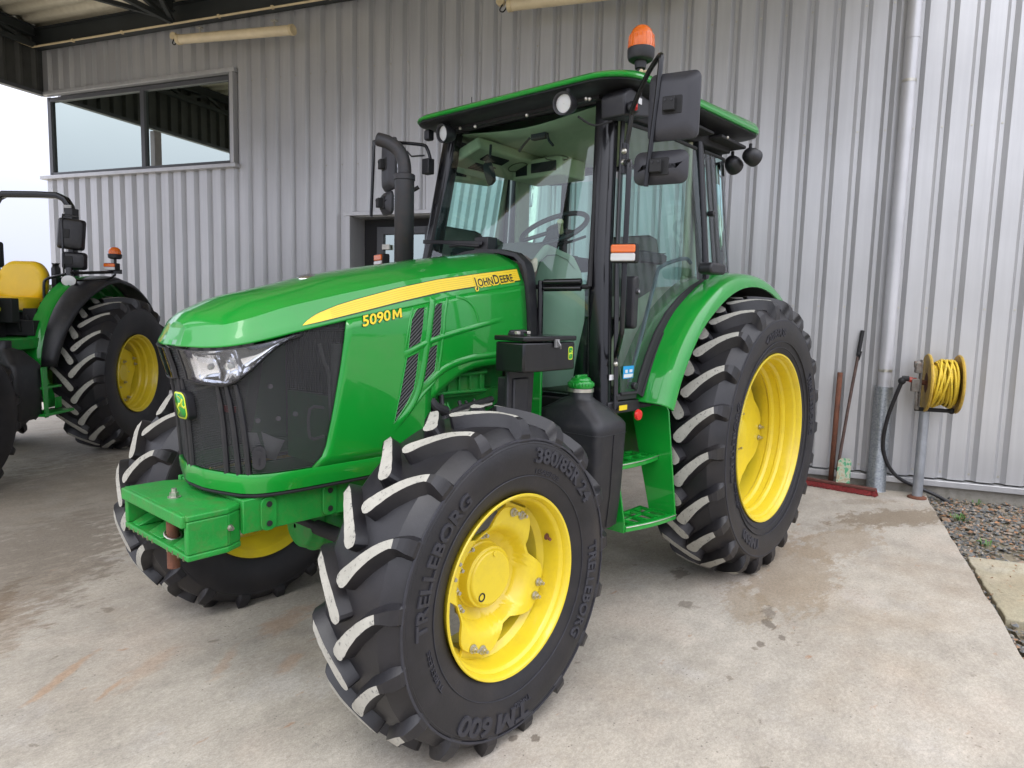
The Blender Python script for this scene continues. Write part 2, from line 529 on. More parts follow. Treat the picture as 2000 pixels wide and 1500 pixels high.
def rrect(w, h, r, k=5):
    pts = []
    for cx, cy, a0 in ((w / 2 - r, h / 2 - r, 0), (-w / 2 + r, h / 2 - r, 90), (-w / 2 + r, -h / 2 + r, 180), (w / 2 - r, -h / 2 + r, 270)):
        for i in range(k + 1):
            a = R(a0 + 90 * i / k)
            pts.append((cx + r * math.cos(a), cy + r * math.sin(a)))
    return pts

def thing(name, label, cat, loc=(0, 0, 0), rz=0.0, group=None):
    o = bpy.data.objects.new(name, None)
    COL.objects.link(o)
    o.location = loc; o.rotation_euler = (0, 0, rz)
    o.empty_display_size = 0.2
    tag(o, label, cat, group)
    return o
def tag(o, label, cat, group=None):
    o['label'] = label; o['category'] = cat
    if group: o['group'] = group
    return o
def struct(o):
    o['kind'] = 'structure'
    return o

_FONT = {}
def m_glyph(size, bold):
    P = [(0.02, 0), (0.06, .70), (0.19, .70), (0.41, .27), (0.63, .70), (0.76, .70), (0.80, 0), (0.665, 0), (0.64, .46), (0.45, .09), (0.37, .09), (0.18, .46), (0.155, 0)]
    P = [Vector((a * size, b * size, 0)) for a, b in P]
    n = len(P); out = []
    for i in range(n):
        d1 = (P[i] - P[i - 1]).normalized(); d2 = (P[(i + 1) % n] - P[i]).normalized()
        n1 = Vector((-d1.y, d1.x, 0)); n2 = Vector((-d2.y, d2.x, 0)); q = (n1 + n2); q = q / max(0.45, q.length * q.length / 2)
        out.append(P[i] + q * bold)
    bm = bmesh.new(); bm.faces.new([bm.verts.new(p) for p in out]); bmesh.ops.triangulate(bm, faces=bm.faces); bm.verts.ensure_lookup_table(); bm.verts.index_update()
    r = [v.co.copy() for v in bm.verts], [tuple(v.index for v in f.verts) for f in bm.faces]
    bm.free()
    return r
def text_polys(s, size, bold=0.0, extrude=0.0):
    if 'M' in s:
        V, F, x = [], [], 0.0
        parts = []
        cur = ''
        for ch in s:
            if ch == 'M': parts += [cur, 'M'] if cur else ['M']; cur = ''
            else: cur += ch
        if cur: parts.append(cur)
        for q in parts:
            v0, f0 = m_glyph(size, 0.0) if q == 'M' else text_polys_(q.strip(), size, 0.0)
            a, b = text_width(v0)
            if q[0] == ' ': x += size * 0.22
            v1, f1 = m_glyph(size, bold) if q == 'M' else text_polys_(q.strip(), size, bold)
            o = len(V)
            V += [Vector((v.x - a + x, v.y, 0)) for v in v1]; F += [tuple(i + o for i in f) for f in f1]
            x += b - a + size * 0.09
        return V, F
    return text_polys_(s, size, bold, extrude)
def text_polys_(s, size, bold=0.0, extrude=0.0):
    """verts and faces of a piece of lettering in the XY plane, baseline at 0"""
    cu = bpy.data.curves.new('t', 'FONT')
    cu.body = s; cu.size = size; cu.offset = bold; cu.extrude = extrude
    cu.resolution_u = 3
    ob = bpy.data.objects.new('t', cu)
    COL.objects.link(ob)
    bpy.context.view_layer.update()
    dg = bpy.context.evaluated_depsgraph_get()
    me = ob.evaluated_get(dg).to_mesh()
    vs_ = [v.co.copy() for v in me.vertices]; fs = [tuple(p.vertices) for p in me.polygons]
    ob.evaluated_get(dg).to_mesh_clear()
    bpy.data.objects.remove(ob); bpy.data.curves.remove(cu)
    return vs_, fs
def text_width(vs_):
    xs = [v.x for v in vs_]
    return (min(xs), max(xs)) if xs else (0, 0)
# ================================================================ THE SETTING
TH = -1.220053
BM_ = Matrix.Rotation(TH, 4, 'Z')
BLOC = Vector((0.9391 * 4.8492, 0.34363 * 4.8492, 0))
def B(u, off, z):
    """a point of the building: u along the wall, off metres in front of it"""
    return BLOC + (BM_ @ Vector((u, -off, 0))) + Vector((0, 0, z))
PITCH_C = 0.2209
def corr(u0, u1, z0, z1, phase=0.940, d=0.046, flip=1):
    """one corrugated sheet in the wall's own frame: crown at y=0, valleys at +d"""
    a = PITCH_C
    xs = []
    k = math.floor((u0 - phase) / a) - 1
    while phase + k * a < u1 + a:
        c = phase + k * a
        xs += [(c - 0.049, 0.0), (c - 0.0155, d), (c + 0.0155, d), (c + 0.049, 0.0)]
        k += 1
    def y_at(x):
        for (xa, ya), (xb, yb) in zip(xs, xs[1:]):
            if xa <= x <= xb: return ya + (yb - ya) * (x - xa) / (xb - xa)
        return 0.0
    pts = [(u0, y_at(u0))] + [p for p in xs if u0 + 1e-4 < p[0] < u1 - 1e-4] + [(u1, y_at(u1))]
    vs_ = [(p[0], p[1], z0) for p in pts] + [(p[0], p[1], z1) for p in pts]
    n = len(pts)
    return vs_, [(i, i + 1, n + i + 1, n + i) for i in range(n - 1)]

bld = thing('warehouse', 'pale grey ribbed metal building with a ribbon window and a recessed door', 'building', BLOC, TH)
UL, UR = -9.15, 7.5
mb = MB()
for (a, b, z0, z1) in ((UL, -5.74, 0.145, 3.27), (UL, -5.74, 4.43, 6.6), (-5.74, -4.02, 0.145, 6.6), (-4.02, -2.13, 2.66, 6.6), (-2.13, -0.095, 0.145, 6.6)):
    mb.add(*corr(a, b, z0, z1))
vs_, fs_ = corr(-0.11, UR, 0.145, 6.6)
mb.add([(p[0], p[1] - 0.0025, p[2]) for p in vs_], fs_)
clad = mb.build('cladding', WALLM, bld, angle=20)
# screws in the valleys
mb = MB()
for zrow in (0.20, 1.665, 3.235, 4.32):
    k = -46
    while 0.940 + k * PITCH_C < UR:
        u = 0.940 + k * PITCH_C; k += 1
        if u < UL + 0.05: continue
        if zrow > 3.0 and u < -5.72 and zrow < 4.4: continue
        if zrow < 2.6 and -4.02 < u < -2.13: continue
        mb.cyl((u, 0.0455, zrow), (u, 0.0375, zrow), 0.007, seg=6)
        mb.cyl((u, 0.0455, zrow), (u, 0.0425, zrow), 0.010, seg=8)
mb.build('screws', STEEL, bld)['kind'] = 'stuff'
mb = MB()
mb.box(((UL - 4.02) / 2, 0.005, 0.105), (-4.02 - UL, 0.10, 0.052))
mb.box(((-2.13 + UR) / 2, 0.005, 0.105), (UR + 2.13, 0.10, 0.052))
mb.build('base_flashing', WALLM, bld, bevel=0.003)
PLINTH = simple('plinth_concrete', (0.30, 0.28, 0.24), 0.9, var=0.18, vscale=5, bump=0.3, bscale=40, dirt=(0.10, 0.10, 0.06), dirt_amt=0.6)
mb = MB()
mb.box(((UL - 4.02) / 2, 0.11, -0.06), (-4.02 - UL, 0.20, 0.277))
mb.box(((-2.13 + UR) / 2, 0.11, -0.06), (UR + 2.13, 0.20, 0.277))
mb.build('plinth', PLINTH, bld)
# inner shell so that the building is closed
SHELL = simple('inner_wall', (0.10, 0.10, 0.10), 0.8)
mb = MB()
mb.box((UL + 0.04, 4.0, 1.62), (0.06, 7.6, 3.24)); mb.box((UL + 0.04, 4.0, 5.5), (0.06, 7.6, 2.1))
mb.box((UR - 0.04, 4.0, 3.3), (0.06, 7.9, 6.6)); mb.box(((UL + UR) / 2, 7.9, 3.3), (UR - UL, 0.06, 6.6))
mb.box(((UL + UR) / 2, 4.0, 6.5), (UR - UL - 0.2, 7.7, 0.06))
mb.build('rear_walls', WALLM, bld)
# ribbon window
w = MB()
for (x, z0, z1) in ((-9.09, 3.31, 4.42), (-7.30, 3.36, 4.37), (-5.79, 3.36, 4.37)):
    w.box((x, 0.06, (z0 + z1) / 2), (0.07, 0.07, z1 - z0))
w.box((-7.44, 0.06, 3.345), (3.32, 0.07, 0.055)); w.box((-7.44, 0.06, 4.385), (3.32, 0.07, 0.055))
win = w.build('window', FRAMEG, bld, bevel=0.004)
t = MB()
t.box((-7.42, -0.012, 3.29), (3.56, 0.13, 0.048)); t.box((-7.42, 0.0, 4.455), (3.50, 0.09, 0.05))
t.box((-5.72, -0.002, 3.875), (0.055, 0.085, 1.11))
t.build('window_trim', WALLM, win, bevel=0.004)
g = MB()
g.box((-8.195, 0.066, 3.865), (1.72, 0.008, 0.98)); g.box((-6.545, 0.066, 3.865), (1.44, 0.008, 0.98))
g.build('pane', WGLASS, win)
# the room behind the window, dim
r = MB()
r.box((-7.44, 2.2, 3.31), (3.3, 4.0, 0.03)); r.box((-7.44, 4.2, 3.9), (3.3, 0.03, 1.1)); r.box((-7.44, 2.2, 4.47), (3.3, 4.0, 0.03)); r.box((-5.78, 2.2, 3.9), (0.03, 4.0, 1.1))
r.build('room_lining', SHELL, bld)
# recessed double door
d = MB()
d.box((-3.075, 0.30, 1.30), (1.89, 0.03, 2.72), 1)
for x in (-3.73, -3.08, -2.43): d.box((x, 0.265, 1.26), (0.09, 0.06, 2.50))
d.box((-3.08, 0.265, 2.475), (1.39, 0.06, 0.09)); d.box((-3.08, 0.265, 1.02), (1.30, 0.05, 0.12)); d.box((-3.08, 0.265, 0.10), (1.30, 0.05, 0.16))
d.box((-3.08, 0.272, 0.56), (1.30, 0.02, 0.80))
door = d.build('door', [FRAMEG, DARKIN], bld, bevel=0.004)
g = MB(); g.box((-3.405, 0.268, 1.76), (0.56, 0.008, 1.33)); g.box((-2.755, 0.268, 1.76), (0.56, 0.008, 1.33)); g.build('pane', WGLASS, door)
g = MB(); g.tube([(-3.12, 0.21, 1.25), (-3.12, 0.19, 1.06), (-3.12, 0.21, 0.9)], 0.012, 8); g.box((-3.64, 0.23, 2.28), (0.10, 0.03, 0.06)); g.build('handle', STEEL, door)
t = MB()
t.box((-3.075, 0.03, 2.645), (1.98, 0.13, 0.045)); t.box((-4.0, 0.0, 1.31), (0.055, 0.085, 2.62)); t.box((-2.15, 0.0, 1.31), (0.055, 0.085, 2.62))
t.box((-3.985, 0.16, 1.31), (0.012, 0.26, 2.62)); t.box((-2.165, 0.16, 1.31), (0.012, 0.26, 2.62)); t.box((-3.075, 0.17, 2.62), (1.8, 0.25, 0.012))
t.build('door_trim', WALLM, bld, bevel=0.003)
# downpipe with spangled lower sleeve
dp = MB(); dp.cyl((1.742, -0.095, 0.90), (1.742, -0.095, 5.2), 0.056, seg=28); dp.cyl((1.742, -0.095, 3.95), (1.742, -0.095, 4.03), 0.059, seg=28)
pipe = dp.build('downpipe', simple('dull_zinc', (0.52, 0.52, 0.54), 0.42, metal=0.35, var=0.08, vscale=3), bld)
dp = MB(); dp.lathe([(0.0, 0.086), (0.02, 0.080), (0.94, 0.076), (0.955, 0.075), (0.955, 0.055)], (1.742, -0.095, 0.0), 'z', 32); dp.build('sleeve', GALV, pipe)
dp = MB()
for z in (1.1, 3.6): dp.box((1.742, -0.03, z), (0.03, 0.12, 0.03)); dp.lathe([(z - .012, .0585), (z + .012, .0585)], (1.742, -0.095, 0), 'z', 24)
dp.build('pipe_clip', STEEL, pipe)

# canopy
can = thing('canopy', 'dark steel canopy roof with cream ribbed sheets reaching out over both tractors', 'canopy', BLOC, TH)
CO = 6.3          # how far the canopy reaches out from the wall
c = MB()
def rz_(o): return 5.285 + 0.035 * o      # underside of the sheets
xs = []
o_ = 0.02; k = 0
while o_ < CO + 0.7:
    for dx, h in ((0.0, 0.0), (0.10, 0.0), (0.135, 0.04), (0.215, 0.04)):
        xs.append((o_ + dx, h))
    o_ += 0.25
vs_ = []
for (o_, h) in xs: vs_ += [(UL - 0.1, -o_, rz_(o_) + h), (1.95, -o_, rz_(o_) + h)]
c.add(vs_, [(2 * i, 2 * i + 1, 2 * i + 3, 2 * i + 2) for i in range(len(xs) - 1)])
c.build('roof_sheet', ROOFM, can, angle=20, solid=0.004)
def ibeam(m, a, b, w, h, t=0.012):
    a, b = Vector(a), Vector(b)
    m.bar(a + Vector((0, 0, h / 2 - t / 2)), b + Vector((0, 0, h / 2 - t / 2)), w, t)
    m.bar(a - Vector((0, 0, h / 2 - t / 2)), b - Vector((0, 0, h / 2 - t / 2)), w, t)
    m.bar(a, b, t, h - 2 * t - 0.001)
c = MB(); ibeam(c, (UL, -0.13, 5.155), (1.8, -0.13, 5.155), 0.14, 0.24); c.box(((UL + 1.8) / 2, -0.035, 5.16), (1.8 - UL, 0.02, 0.24)); c.build('wall_beam', BEAM, can)
c = MB(); ibeam(c, (UL, -CO, 5.30), (1.8, -CO, 5.30), 0.16, 0.36); c.build('edge_beam', BEAM, can)
for i, u in enumerate((-8.98, -6.45, -3.9, -1.35, 1.2)):
    c = MB()
    ibeam(c, (u, -0.22, 5.215), (u, -CO + 0.1, 5.43), 0.09, 0.13)
    c.bar((u, -0.22, 5.03), (u, -CO + 0.1, 5.13), 0.06, 0.06)
    kk = 6
    for j in range(kk):
        oa = 0.3 + (CO - 0.5) * j / kk; ob = 0.3 + (CO - 0.5) * (j + 0.5) / kk; oc = 0.3 + (CO - 0.5) * (j + 1) / kk
        zt = lambda q: 5.16 + 0.0335 * q
        zb = lambda q: 5.04 + 0.018 * q
        c.bar((u, -oa, zb(oa)), (u, -ob, zt(ob)), 0.045, 0.045); c.bar((u, -ob, zt(ob)), (u, -oc, zb(oc)), 0.045, 0.045)
    c.build('truss', BEAM, can)
# slanting wind braces under the sheets
for (u0, u1) in ((-6.45, -8.7), (-6.45, -4.2), (-1.35, -3.7), (-1.35, 1.0)):
    c = MB(); c.bar((u0, -0.25, 5.06), (u1, -3.4, 5.24), 0.05, 0.05); c.build('brace', BEAM, can)
# gable skirt at the far left end
c = MB()
vs_, fs_ = corr(-0.10, CO + 0.3, 4.47, 5.75, phase=0.1)
c.add([(UL - 0.02 + p[1], -p[0], p[2]) for p in vs_], fs_)
c.build('gable_skirt', simple('dark_sheet', (0.055, 0.055, 0.05), 0.5, var=0.2), can, angle=20)
c = MB(); c.box((UL - 0.0, -(CO + 0.3) / 2, 4.455), (0.09, CO + 0.3, 0.05)); c.build('skirt_trim', FRAMEG, can)
c = MB(); c.box(((UL + 1.9) / 2, -CO - 0.42, 5.62), (1.9 - UL, 0.03, 0.5)); c.build('fascia', simple('fascia_grey', (0.3, 0.3, 0.31), 0.5), can)
for u in (-8.98, -3.9):
    c = MB(); ibm = c
    ibm.box((u, -CO - 0.08, 2.6), (0.012, 0.18, 5.2)); ibm.box((u - 0.09, -CO - 0.08, 2.6), (0.012, 0.2, 5.2)); ibm.box((u + 0.09, -CO - 0.08, 2.6), (0.012, 0.2, 5.2)); ibm.box((u, -CO - 0.08, 2.6), (0.17, 0.012, 5.2))
    c.build('post', MATS.get('post_paint') or simple('post_paint', (0.42, 0.36, 0.38), 0.5), can)
for o_ in (1.75, 3.55, 5.3):
    c = MB(); c.box((UL + 0.02, -o_, 2.2), (0.10, 0.14, 4.4)); c.build('side_post', MATS['post_paint'], can, bevel=0.004)
c = MB(); c.tube([(-9.0, -0.24, 5.005), (1.6, -0.24, 4.985)], 0.013, 8)
c.tube([(-9.0, -0.26, 5.01), (-9.0, -6.0, 5.2)], 0.013, 8)
for u in (-8.2, -7.3, -5.7, -4.9, -4.1, -3.1, -2.2): c.box((u, -0.24, 5.0), (0.03, 0.035, 0.035))
c.build('conduit', CREAM, can)
def strip_light(u0, u1, z0, z1, label):
    t_ = thing('strip_light', label, 'light', B(u0, 0.36, z0 + 0.0), TH, 'strip lights along the wall')
    L = u1 - u0; dz = z1 - z0
    m = MB(); m.tube([(0.03, 0, 0), (L - 0.03, 0, dz)], 0.055, 16); m.build('diffuser', simple('cream_diffuser' + str(len(MATS)), (0.66, 0.55, 0.36), 0.35, var=0.1, vscale=5), t_)
    m = MB()
    m.tube([(-0.012, 0, 0), (0.035, 0, 0)], 0.060, 16); m.tube([(L - 0.03, 0, dz), (L + 0.012, 0, dz)], 0.060, 16)
    m.build('end_cap', CREAM, t_)
    m = MB()
    for f_ in (0.2, 0.85): m.tube([(L * f_, 0, dz * f_ + 0.055), (L * f_, 0, dz * f_ + 0.12)], 0.012, 8); m.box((L * f_, 0, dz * f_ + 0.115), (0.07, 0.05, 0.012))
    m.build('bracket', STEEL, t_)
    m = MB(); m.tube([(-0.015, 0, 0.0), (-0.06, 0.0, -0.05), (-0.10, 0, -0.03), (-0.07, 0, 0.02)], 0.007, 6, smooth=4); m.build('cable', BLACKM, t_)
    m = MB(); m.cyl((-0.1, 0.0, 0.06), (-0.1, 0.045, 0.06), 0.045, seg=20); m.build('junction_box', CREAM, t_)
    return t_
strip_light(-6.22, -4.52, 4.745, 4.66, 'cream tube light under the canopy beam above the ribbon window')
strip_light(-1.88, -0.18, 4.58, 4.54, 'cream tube light above the big tractor, cut off by the picture top')

# ---------------------------------------------------------------- ground
def concrete(name, tone=1.0, warm=0.0, blobs=()):
    m, n, l, b = newmat(name)
    tc = N(n, 'ShaderNodeTexCoord')
    def noise(scale, detail=6.0, rough=0.6, loc=(0, 0, 0), stretch=None):
        q = N(n, 'ShaderNodeTexNoise', Scale=scale, Detail=detail, Roughness=rough)
        mq = N(n, 'ShaderNodeMapping'); mq.inputs['Location'].default_value = loc
        if stretch: mq.inputs['Scale'].default_value = (1.0, stretch, 1.0); mq.inputs['Rotation'].default_value = (0, 0, R(-52))
        l.new(tc.outputs['Object'], mq.inputs[0]); l.new(mq.outputs[0], q.inputs['Vector'])
        return q.outputs['Fac']
    def rng(v, a0, a1, t0, t1):
        r_ = N(n, 'ShaderNodeMapRange')
        r_.inputs['From Min'].default_value = a0; r_.inputs['From Max'].default_value = a1
        r_.inputs['To Min'].default_value = t0; r_.inputs['To Max'].default_value = t1
        l.new(v, r_.inputs['Value']); return r_.outputs[0]
    def mul(c_, v):
        x = N(n, 'ShaderNodeMix', data_type='RGBA', blend_type='MULTIPLY'); x.inputs[0].default_value = 1.0
        l.new(c_, x.inputs[6]); l.new(v, x.inputs[7]); return x.outputs[2]
    def mixc(c_, fac, col):
        x = N(n, 'ShaderNodeMix', data_type='RGBA')
        l.new(fac, x.inputs[0]); l.new(c_, x.inputs[6]); x.inputs[7].default_value = (*col, 1); return x.outputs[2]
    cr = N(n, 'ShaderNodeValToRGB')
    cr.color_ramp.elements[0].position = 0.32; cr.color_ramp.elements[1].position = 0.68
    cr.color_ramp.elements[0].color = (0.330 * tone, 0.294 * tone, 0.243 * tone * (1 - warm), 1)
    cr.color_ramp.elements[1].color = (0.430 * tone, 0.392 * tone, 0.333 * tone * (1 - warm), 1)
    l.new(noise(1.1, 10.0, 0.62), cr.inputs[0])
    out = cr.outputs[0]
    st = noise(2.4, 9.0, 0.72, stretch=2.6)
    out = mul(out, rng(st, 0.36, 0.64, 0.88, 1.10))
    out = mul(out, rng(noise(6.5, 8.0, 0.7, (4, 1, 0)), 0.35, 0.65, 0.90, 1.09))
    out = mixc(out, rng(noise(0.9, 7.0, 0.6, (3, 7, 0)), 0.55, 0.72, 0, 0.40), (0.30, 0.215, 0.13))     # brown wash
    out = mixc(out, rng(noise(1.4, 6.0, 0.6, (9, 3, 0)), 0.54, 0.70, 0, 0.28), (0.52, 0.42, 0.34))      # pale warm patches
    out = mixc(out, rng(noise(1.9, 6.0, 0.6, (31, 14, 0)), 0.57, 0.70, 0, 0.30), (0.50, 0.48, 0.46))    # laitance
    out = mixc(out, rng(noise(5.0, 6.0, 0.62, (11, 2, 0), 2.8), 0.655, 0.72, 0, 0.60), (0.33, 0.15, 0.06))   # rust streaks
    out = mixc(out, rng(noise(9.0, 4.0, 0.5, (5, 9, 0)), 0.70, 0.735, 0, 0.55), (0.15, 0.12, 0.085))    # small drips
    out = mixc(out, rng(noise(2.6, 9.0, 0.75, (15, 19, 0), 2.0), 0.60, 0.68, 0, 0.22), (0.20, 0.19, 0.17))
    # wet and oily marks with a shape of their own, plus painted canopy shade
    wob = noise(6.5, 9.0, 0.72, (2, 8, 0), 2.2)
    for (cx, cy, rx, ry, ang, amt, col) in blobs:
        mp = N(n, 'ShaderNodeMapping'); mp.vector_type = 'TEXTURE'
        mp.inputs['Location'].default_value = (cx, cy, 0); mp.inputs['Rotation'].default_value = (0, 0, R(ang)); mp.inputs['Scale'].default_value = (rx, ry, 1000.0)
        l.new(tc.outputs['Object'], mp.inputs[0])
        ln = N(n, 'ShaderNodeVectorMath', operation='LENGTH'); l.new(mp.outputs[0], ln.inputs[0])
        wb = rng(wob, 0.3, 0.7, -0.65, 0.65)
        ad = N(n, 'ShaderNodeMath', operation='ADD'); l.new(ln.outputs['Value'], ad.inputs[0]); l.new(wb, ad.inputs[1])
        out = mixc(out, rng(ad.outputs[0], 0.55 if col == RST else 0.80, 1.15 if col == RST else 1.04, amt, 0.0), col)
    # pits: tiny dark specks
    vo = N(n, 'ShaderNodeTexVoronoi', Scale=26.0); l.new(tc.outputs['Object'], vo.inputs['Vector'])
    sp = rng(vo.outputs['Distance'], 0.06, 0.11, 0.8, 0.0)
    gate = rng(noise(3.0, 3.0, 0.5, (7, 7, 0)), 0.42, 0.56, 0.0, 1.0)
    mg = N(n, 'ShaderNodeMath', operation='MULTIPLY'); l.new(sp, mg.inputs[0]); l.new(gate, mg.inputs[1])
    out = mixc(out, mg.outputs[0], (0.10, 0.085, 0.07))
    # hairline cracks
    cv = N(n, 'ShaderNodeTexVoronoi', Scale=0.55); cv.feature = 'DISTANCE_TO_EDGE'
    wv = N(n, 'ShaderNodeMix', data_type='RGBA', blend_type='ADD'); wv.inputs[0].default_value = 0.35
    nn = N(n, 'ShaderNodeTexNoise', Scale=2.5, Detail=8.0); l.new(tc.outputs['Object'], nn.inputs['Vector'])
    l.new(tc.outputs['Object'], wv.inputs[6]); l.new(nn.outputs['Color'], wv.inputs[7]); l.new(wv.outputs[2], cv.inputs['Vector'])
    ck = rng(cv.outputs['Distance'], 0.0010, 0.0030, 0.12, 0.0)
    cg = N(n, 'ShaderNodeMath', operation='MULTIPLY'); l.new(ck, cg.inputs[0]); l.new(rng(noise(0.7, 3.0, 0.5, (1, 17, 0)), 0.50, 0.58, 0.0, 1.0), cg.inputs[1])
    out = mixc(out, cg.outputs[0], (0.14, 0.12, 0.10))
    grain = noise(170.0, 4.0, 0.8)
    g2 = noise(45.0, 6.0, 0.75, (3, 3, 0), 1.5)
    out = mul(out, rng(grain, 0.3, 0.7, 0.80, 1.20))
    out = mul(out, rng(g2, 0.35, 0.65, 0.84, 1.16))
    l.new(out, b.inputs['Base Color'])
    b.inputs['Roughness'].default_value = 0.78
    bp = N(n, 'ShaderNodeBump', Strength=0.35, Distance=0.005)
    ad = N(n, 'ShaderNodeMath', operation='ADD')
    l.new(g2, ad.inputs[0]); l.new(grain, ad.inputs[1])
    l.new(ad.outputs[0], bp.inputs['Height']); l.new(bp.outputs[0], b.inputs['Normal'])
    return m
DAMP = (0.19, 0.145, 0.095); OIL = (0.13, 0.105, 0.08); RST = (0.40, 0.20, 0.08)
BLOBS = [(4.22, -0.36, 0.62, 0.20, -32, 0.75, DAMP), (3.75, -0.15, 0.42, 0.13, -20, 0.35, DAMP), (4.52, -0.02, 0.25, 0.09, -40, 0.4, DAMP),
         (2.45, -0.15, 0.75, 0.26, 15, 0.50, (0.25, 0.185, 0.115)), (3.2, -0.2, 0.55, 0.2, -10, 0.45, (0.27, 0.20, 0.125)), (1.75, -0.15, 0.30, 0.12, 30, 0.5, (0.26, 0.20, 0.13)), (1.60, -0.33, 0.05, 0.035, 30, 0.75, OIL), (1.50, -0.44, 0.035, 0.02, 30, 0.7, OIL), (1.36, -0.38, 0.03, 0.02, 10, 0.7, OIL), (1.75, -0.28, 0.08, 0.04, 20, 0.6, OIL),
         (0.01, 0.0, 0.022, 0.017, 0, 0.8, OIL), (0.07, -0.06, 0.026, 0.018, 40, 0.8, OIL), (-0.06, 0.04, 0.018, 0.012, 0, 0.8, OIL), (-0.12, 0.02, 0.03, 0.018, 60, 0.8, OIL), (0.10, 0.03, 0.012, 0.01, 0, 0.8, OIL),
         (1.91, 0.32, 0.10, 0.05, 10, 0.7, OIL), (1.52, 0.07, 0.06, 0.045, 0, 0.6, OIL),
         (-0.05, 1.43, 0.20, 0.08, 20, 0.32, RST), (-0.97, 1.60, 0.20, 0.025, 40, 0.42, RST), (-0.68, 1.45, 0.20, 0.05, 32, 0.20, RST), (-0.45, 1.25, 0.14, 0.03, 45, 0.26, RST), (-0.85, 1.38, 0.10, 0.015, 38, 0.4, RST), (-0.25, 1.05, 0.10, 0.04, 30, 0.3, RST),
         (-0.75, 3.1, 1.1, 0.5, 55, 0.50, (0.19, 0.15, 0.11)), (-0.2, 4.4, 1.9, 0.7, 65, 0.42, (0.15, 0.13, 0.105)), (-1.1, 2.4, 0.5, 0.10, 60, 0.5, (0.14, 0.10, 0.06)), (-1.2, 2.2, 0.6, 0.25, 50, 0.30, (0.24, 0.17, 0.11))]  # first two: broad patches that paint the canopy's shade into the concrete
CONC = concrete('worn_concrete', 1.0, 0.0, BLOBS)
CONC2 = concrete('rough_paving', 0.86, 0.17)
EARTH = simple('far_ground', (0.30, 0.28, 0.22), 0.95, var=0.2, vscale=0.5)
m = MB(); m.add([(-900, -900, -0.16), (900, -900, -0.16), (900, 900, -0.16), (-900, 900, -0.16)], [(0, 1, 2, 3)])
struct(m.build('ground', EARTH))
# slab: its right edge runs away from the wall past the tractor
e0, e1 = Vector((5.24, -0.36)), Vector((2.17, -1.31))
ed = (e1 - e0).normalized()
e2 = e1 + ed * 14
pA = B(UL - 14, 0.0, 0); pB = B(1.93, 0.0, 0)
edge = []
steps = 90
for i in range(steps + 1):
    q = e0.lerp(e2, i / steps)
    j = random.uniform(-0.008, 0.008)
    edge.append((q.x + j * ed.y, q.y - j * ed.x))
nl = Vector((-0.9391, -0.3436))
far = [(e2.x - 30, e2.y + 10), (-30, 40), (pA.x, pA.y)]
poly = [(e0.x + 0.02, e0.y - 0.01)] + edge[1:] + [(-40, -12), (-45, 45), (pA.x - 3, pA.y + 8), (pA.x, pA.y)]
m = MB(); m.prism(poly, 'z', -0.13, 0.0)
struct(m.build('concrete_slab', CONC))
# second slab beyond the gap, on the right
nrm = Vector((-ed.y, ed.x)) ; nrm = nrm if nrm.y < 0 else -nrm
a0 = Vector((3.60, -0.885)) + nrm * 0.02
poly = []
for i in range(30): q = a0 + ed * (1.06 * i / 29); j = random.uniform(-.006, .006); poly.append((q.x + nrm.x * j, q.y + nrm.y * j))
q = a0 + ed * 1.06; poly += [(q.x + nrm.x * 3, q.y + nrm.y * 3 - 0.1), (a0.x + nrm.x * 3 + .2, a0.y + nrm.y * 3)]
m = MB(); m.prism(poly, 'z', -0.13, -0.012)
struct(m.build('paving_slab', CONC2, bevel=0.006))
# gravel strip by the wall
gm, gn, gl_, gb = newmat('gravel_stone')
oi = N(gn, 'ShaderNodeNewGeometry')
gc = N(gn, 'ShaderNodeValToRGB')
els = gc.color_ramp.elements
els[0].color = (0.07, 0.075, 0.08, 1); els[1].color = (0.34, 0.31, 0.27, 1)
for p_, c_ in ((0.30, (0.12, 0.125, 0.125, 1)), (0.52, (0.17, 0.165, 0.145, 1)), (0.74, (0.21, 0.17, 0.12, 1)), (0.90, (0.26, 0.14, 0.075, 1))):
    e_ = els.new(p_); e_.color = c_
gl_.new(oi.outputs['Random Per Island'], gc.inputs[0]); gl_.new(gc.outputs[0], gb.inputs['Base Color'])
gb.inputs['Roughness'].default_value = 0.85
rnd = random.Random(3)
m = MB()
soil = MB()
gpoly = [(5.30, -0.40), (5.72, -1.6), (6.2, -3.0), (3.2, -2.6), (2.3, -1.9), (2.2, -1.33), (3.6, -0.90)]
soil.prism([(p[0], p[1]) for p in [(5.5, 0.2), (7.6, -4.5), (0.0, -6.0), (-1.0, -2.4), (5.18, -0.42)]], 'z', -0.14, -0.052)
struct(soil.build('gravel_bed', simple('dirt', (0.17, 0.145, 0.10), 0.95, var=0.3, vscale=6, bump=0.6, bscale=40, dirt=(0.09, 0.10, 0.04), dirt_amt=0.8)))
cnt = 0
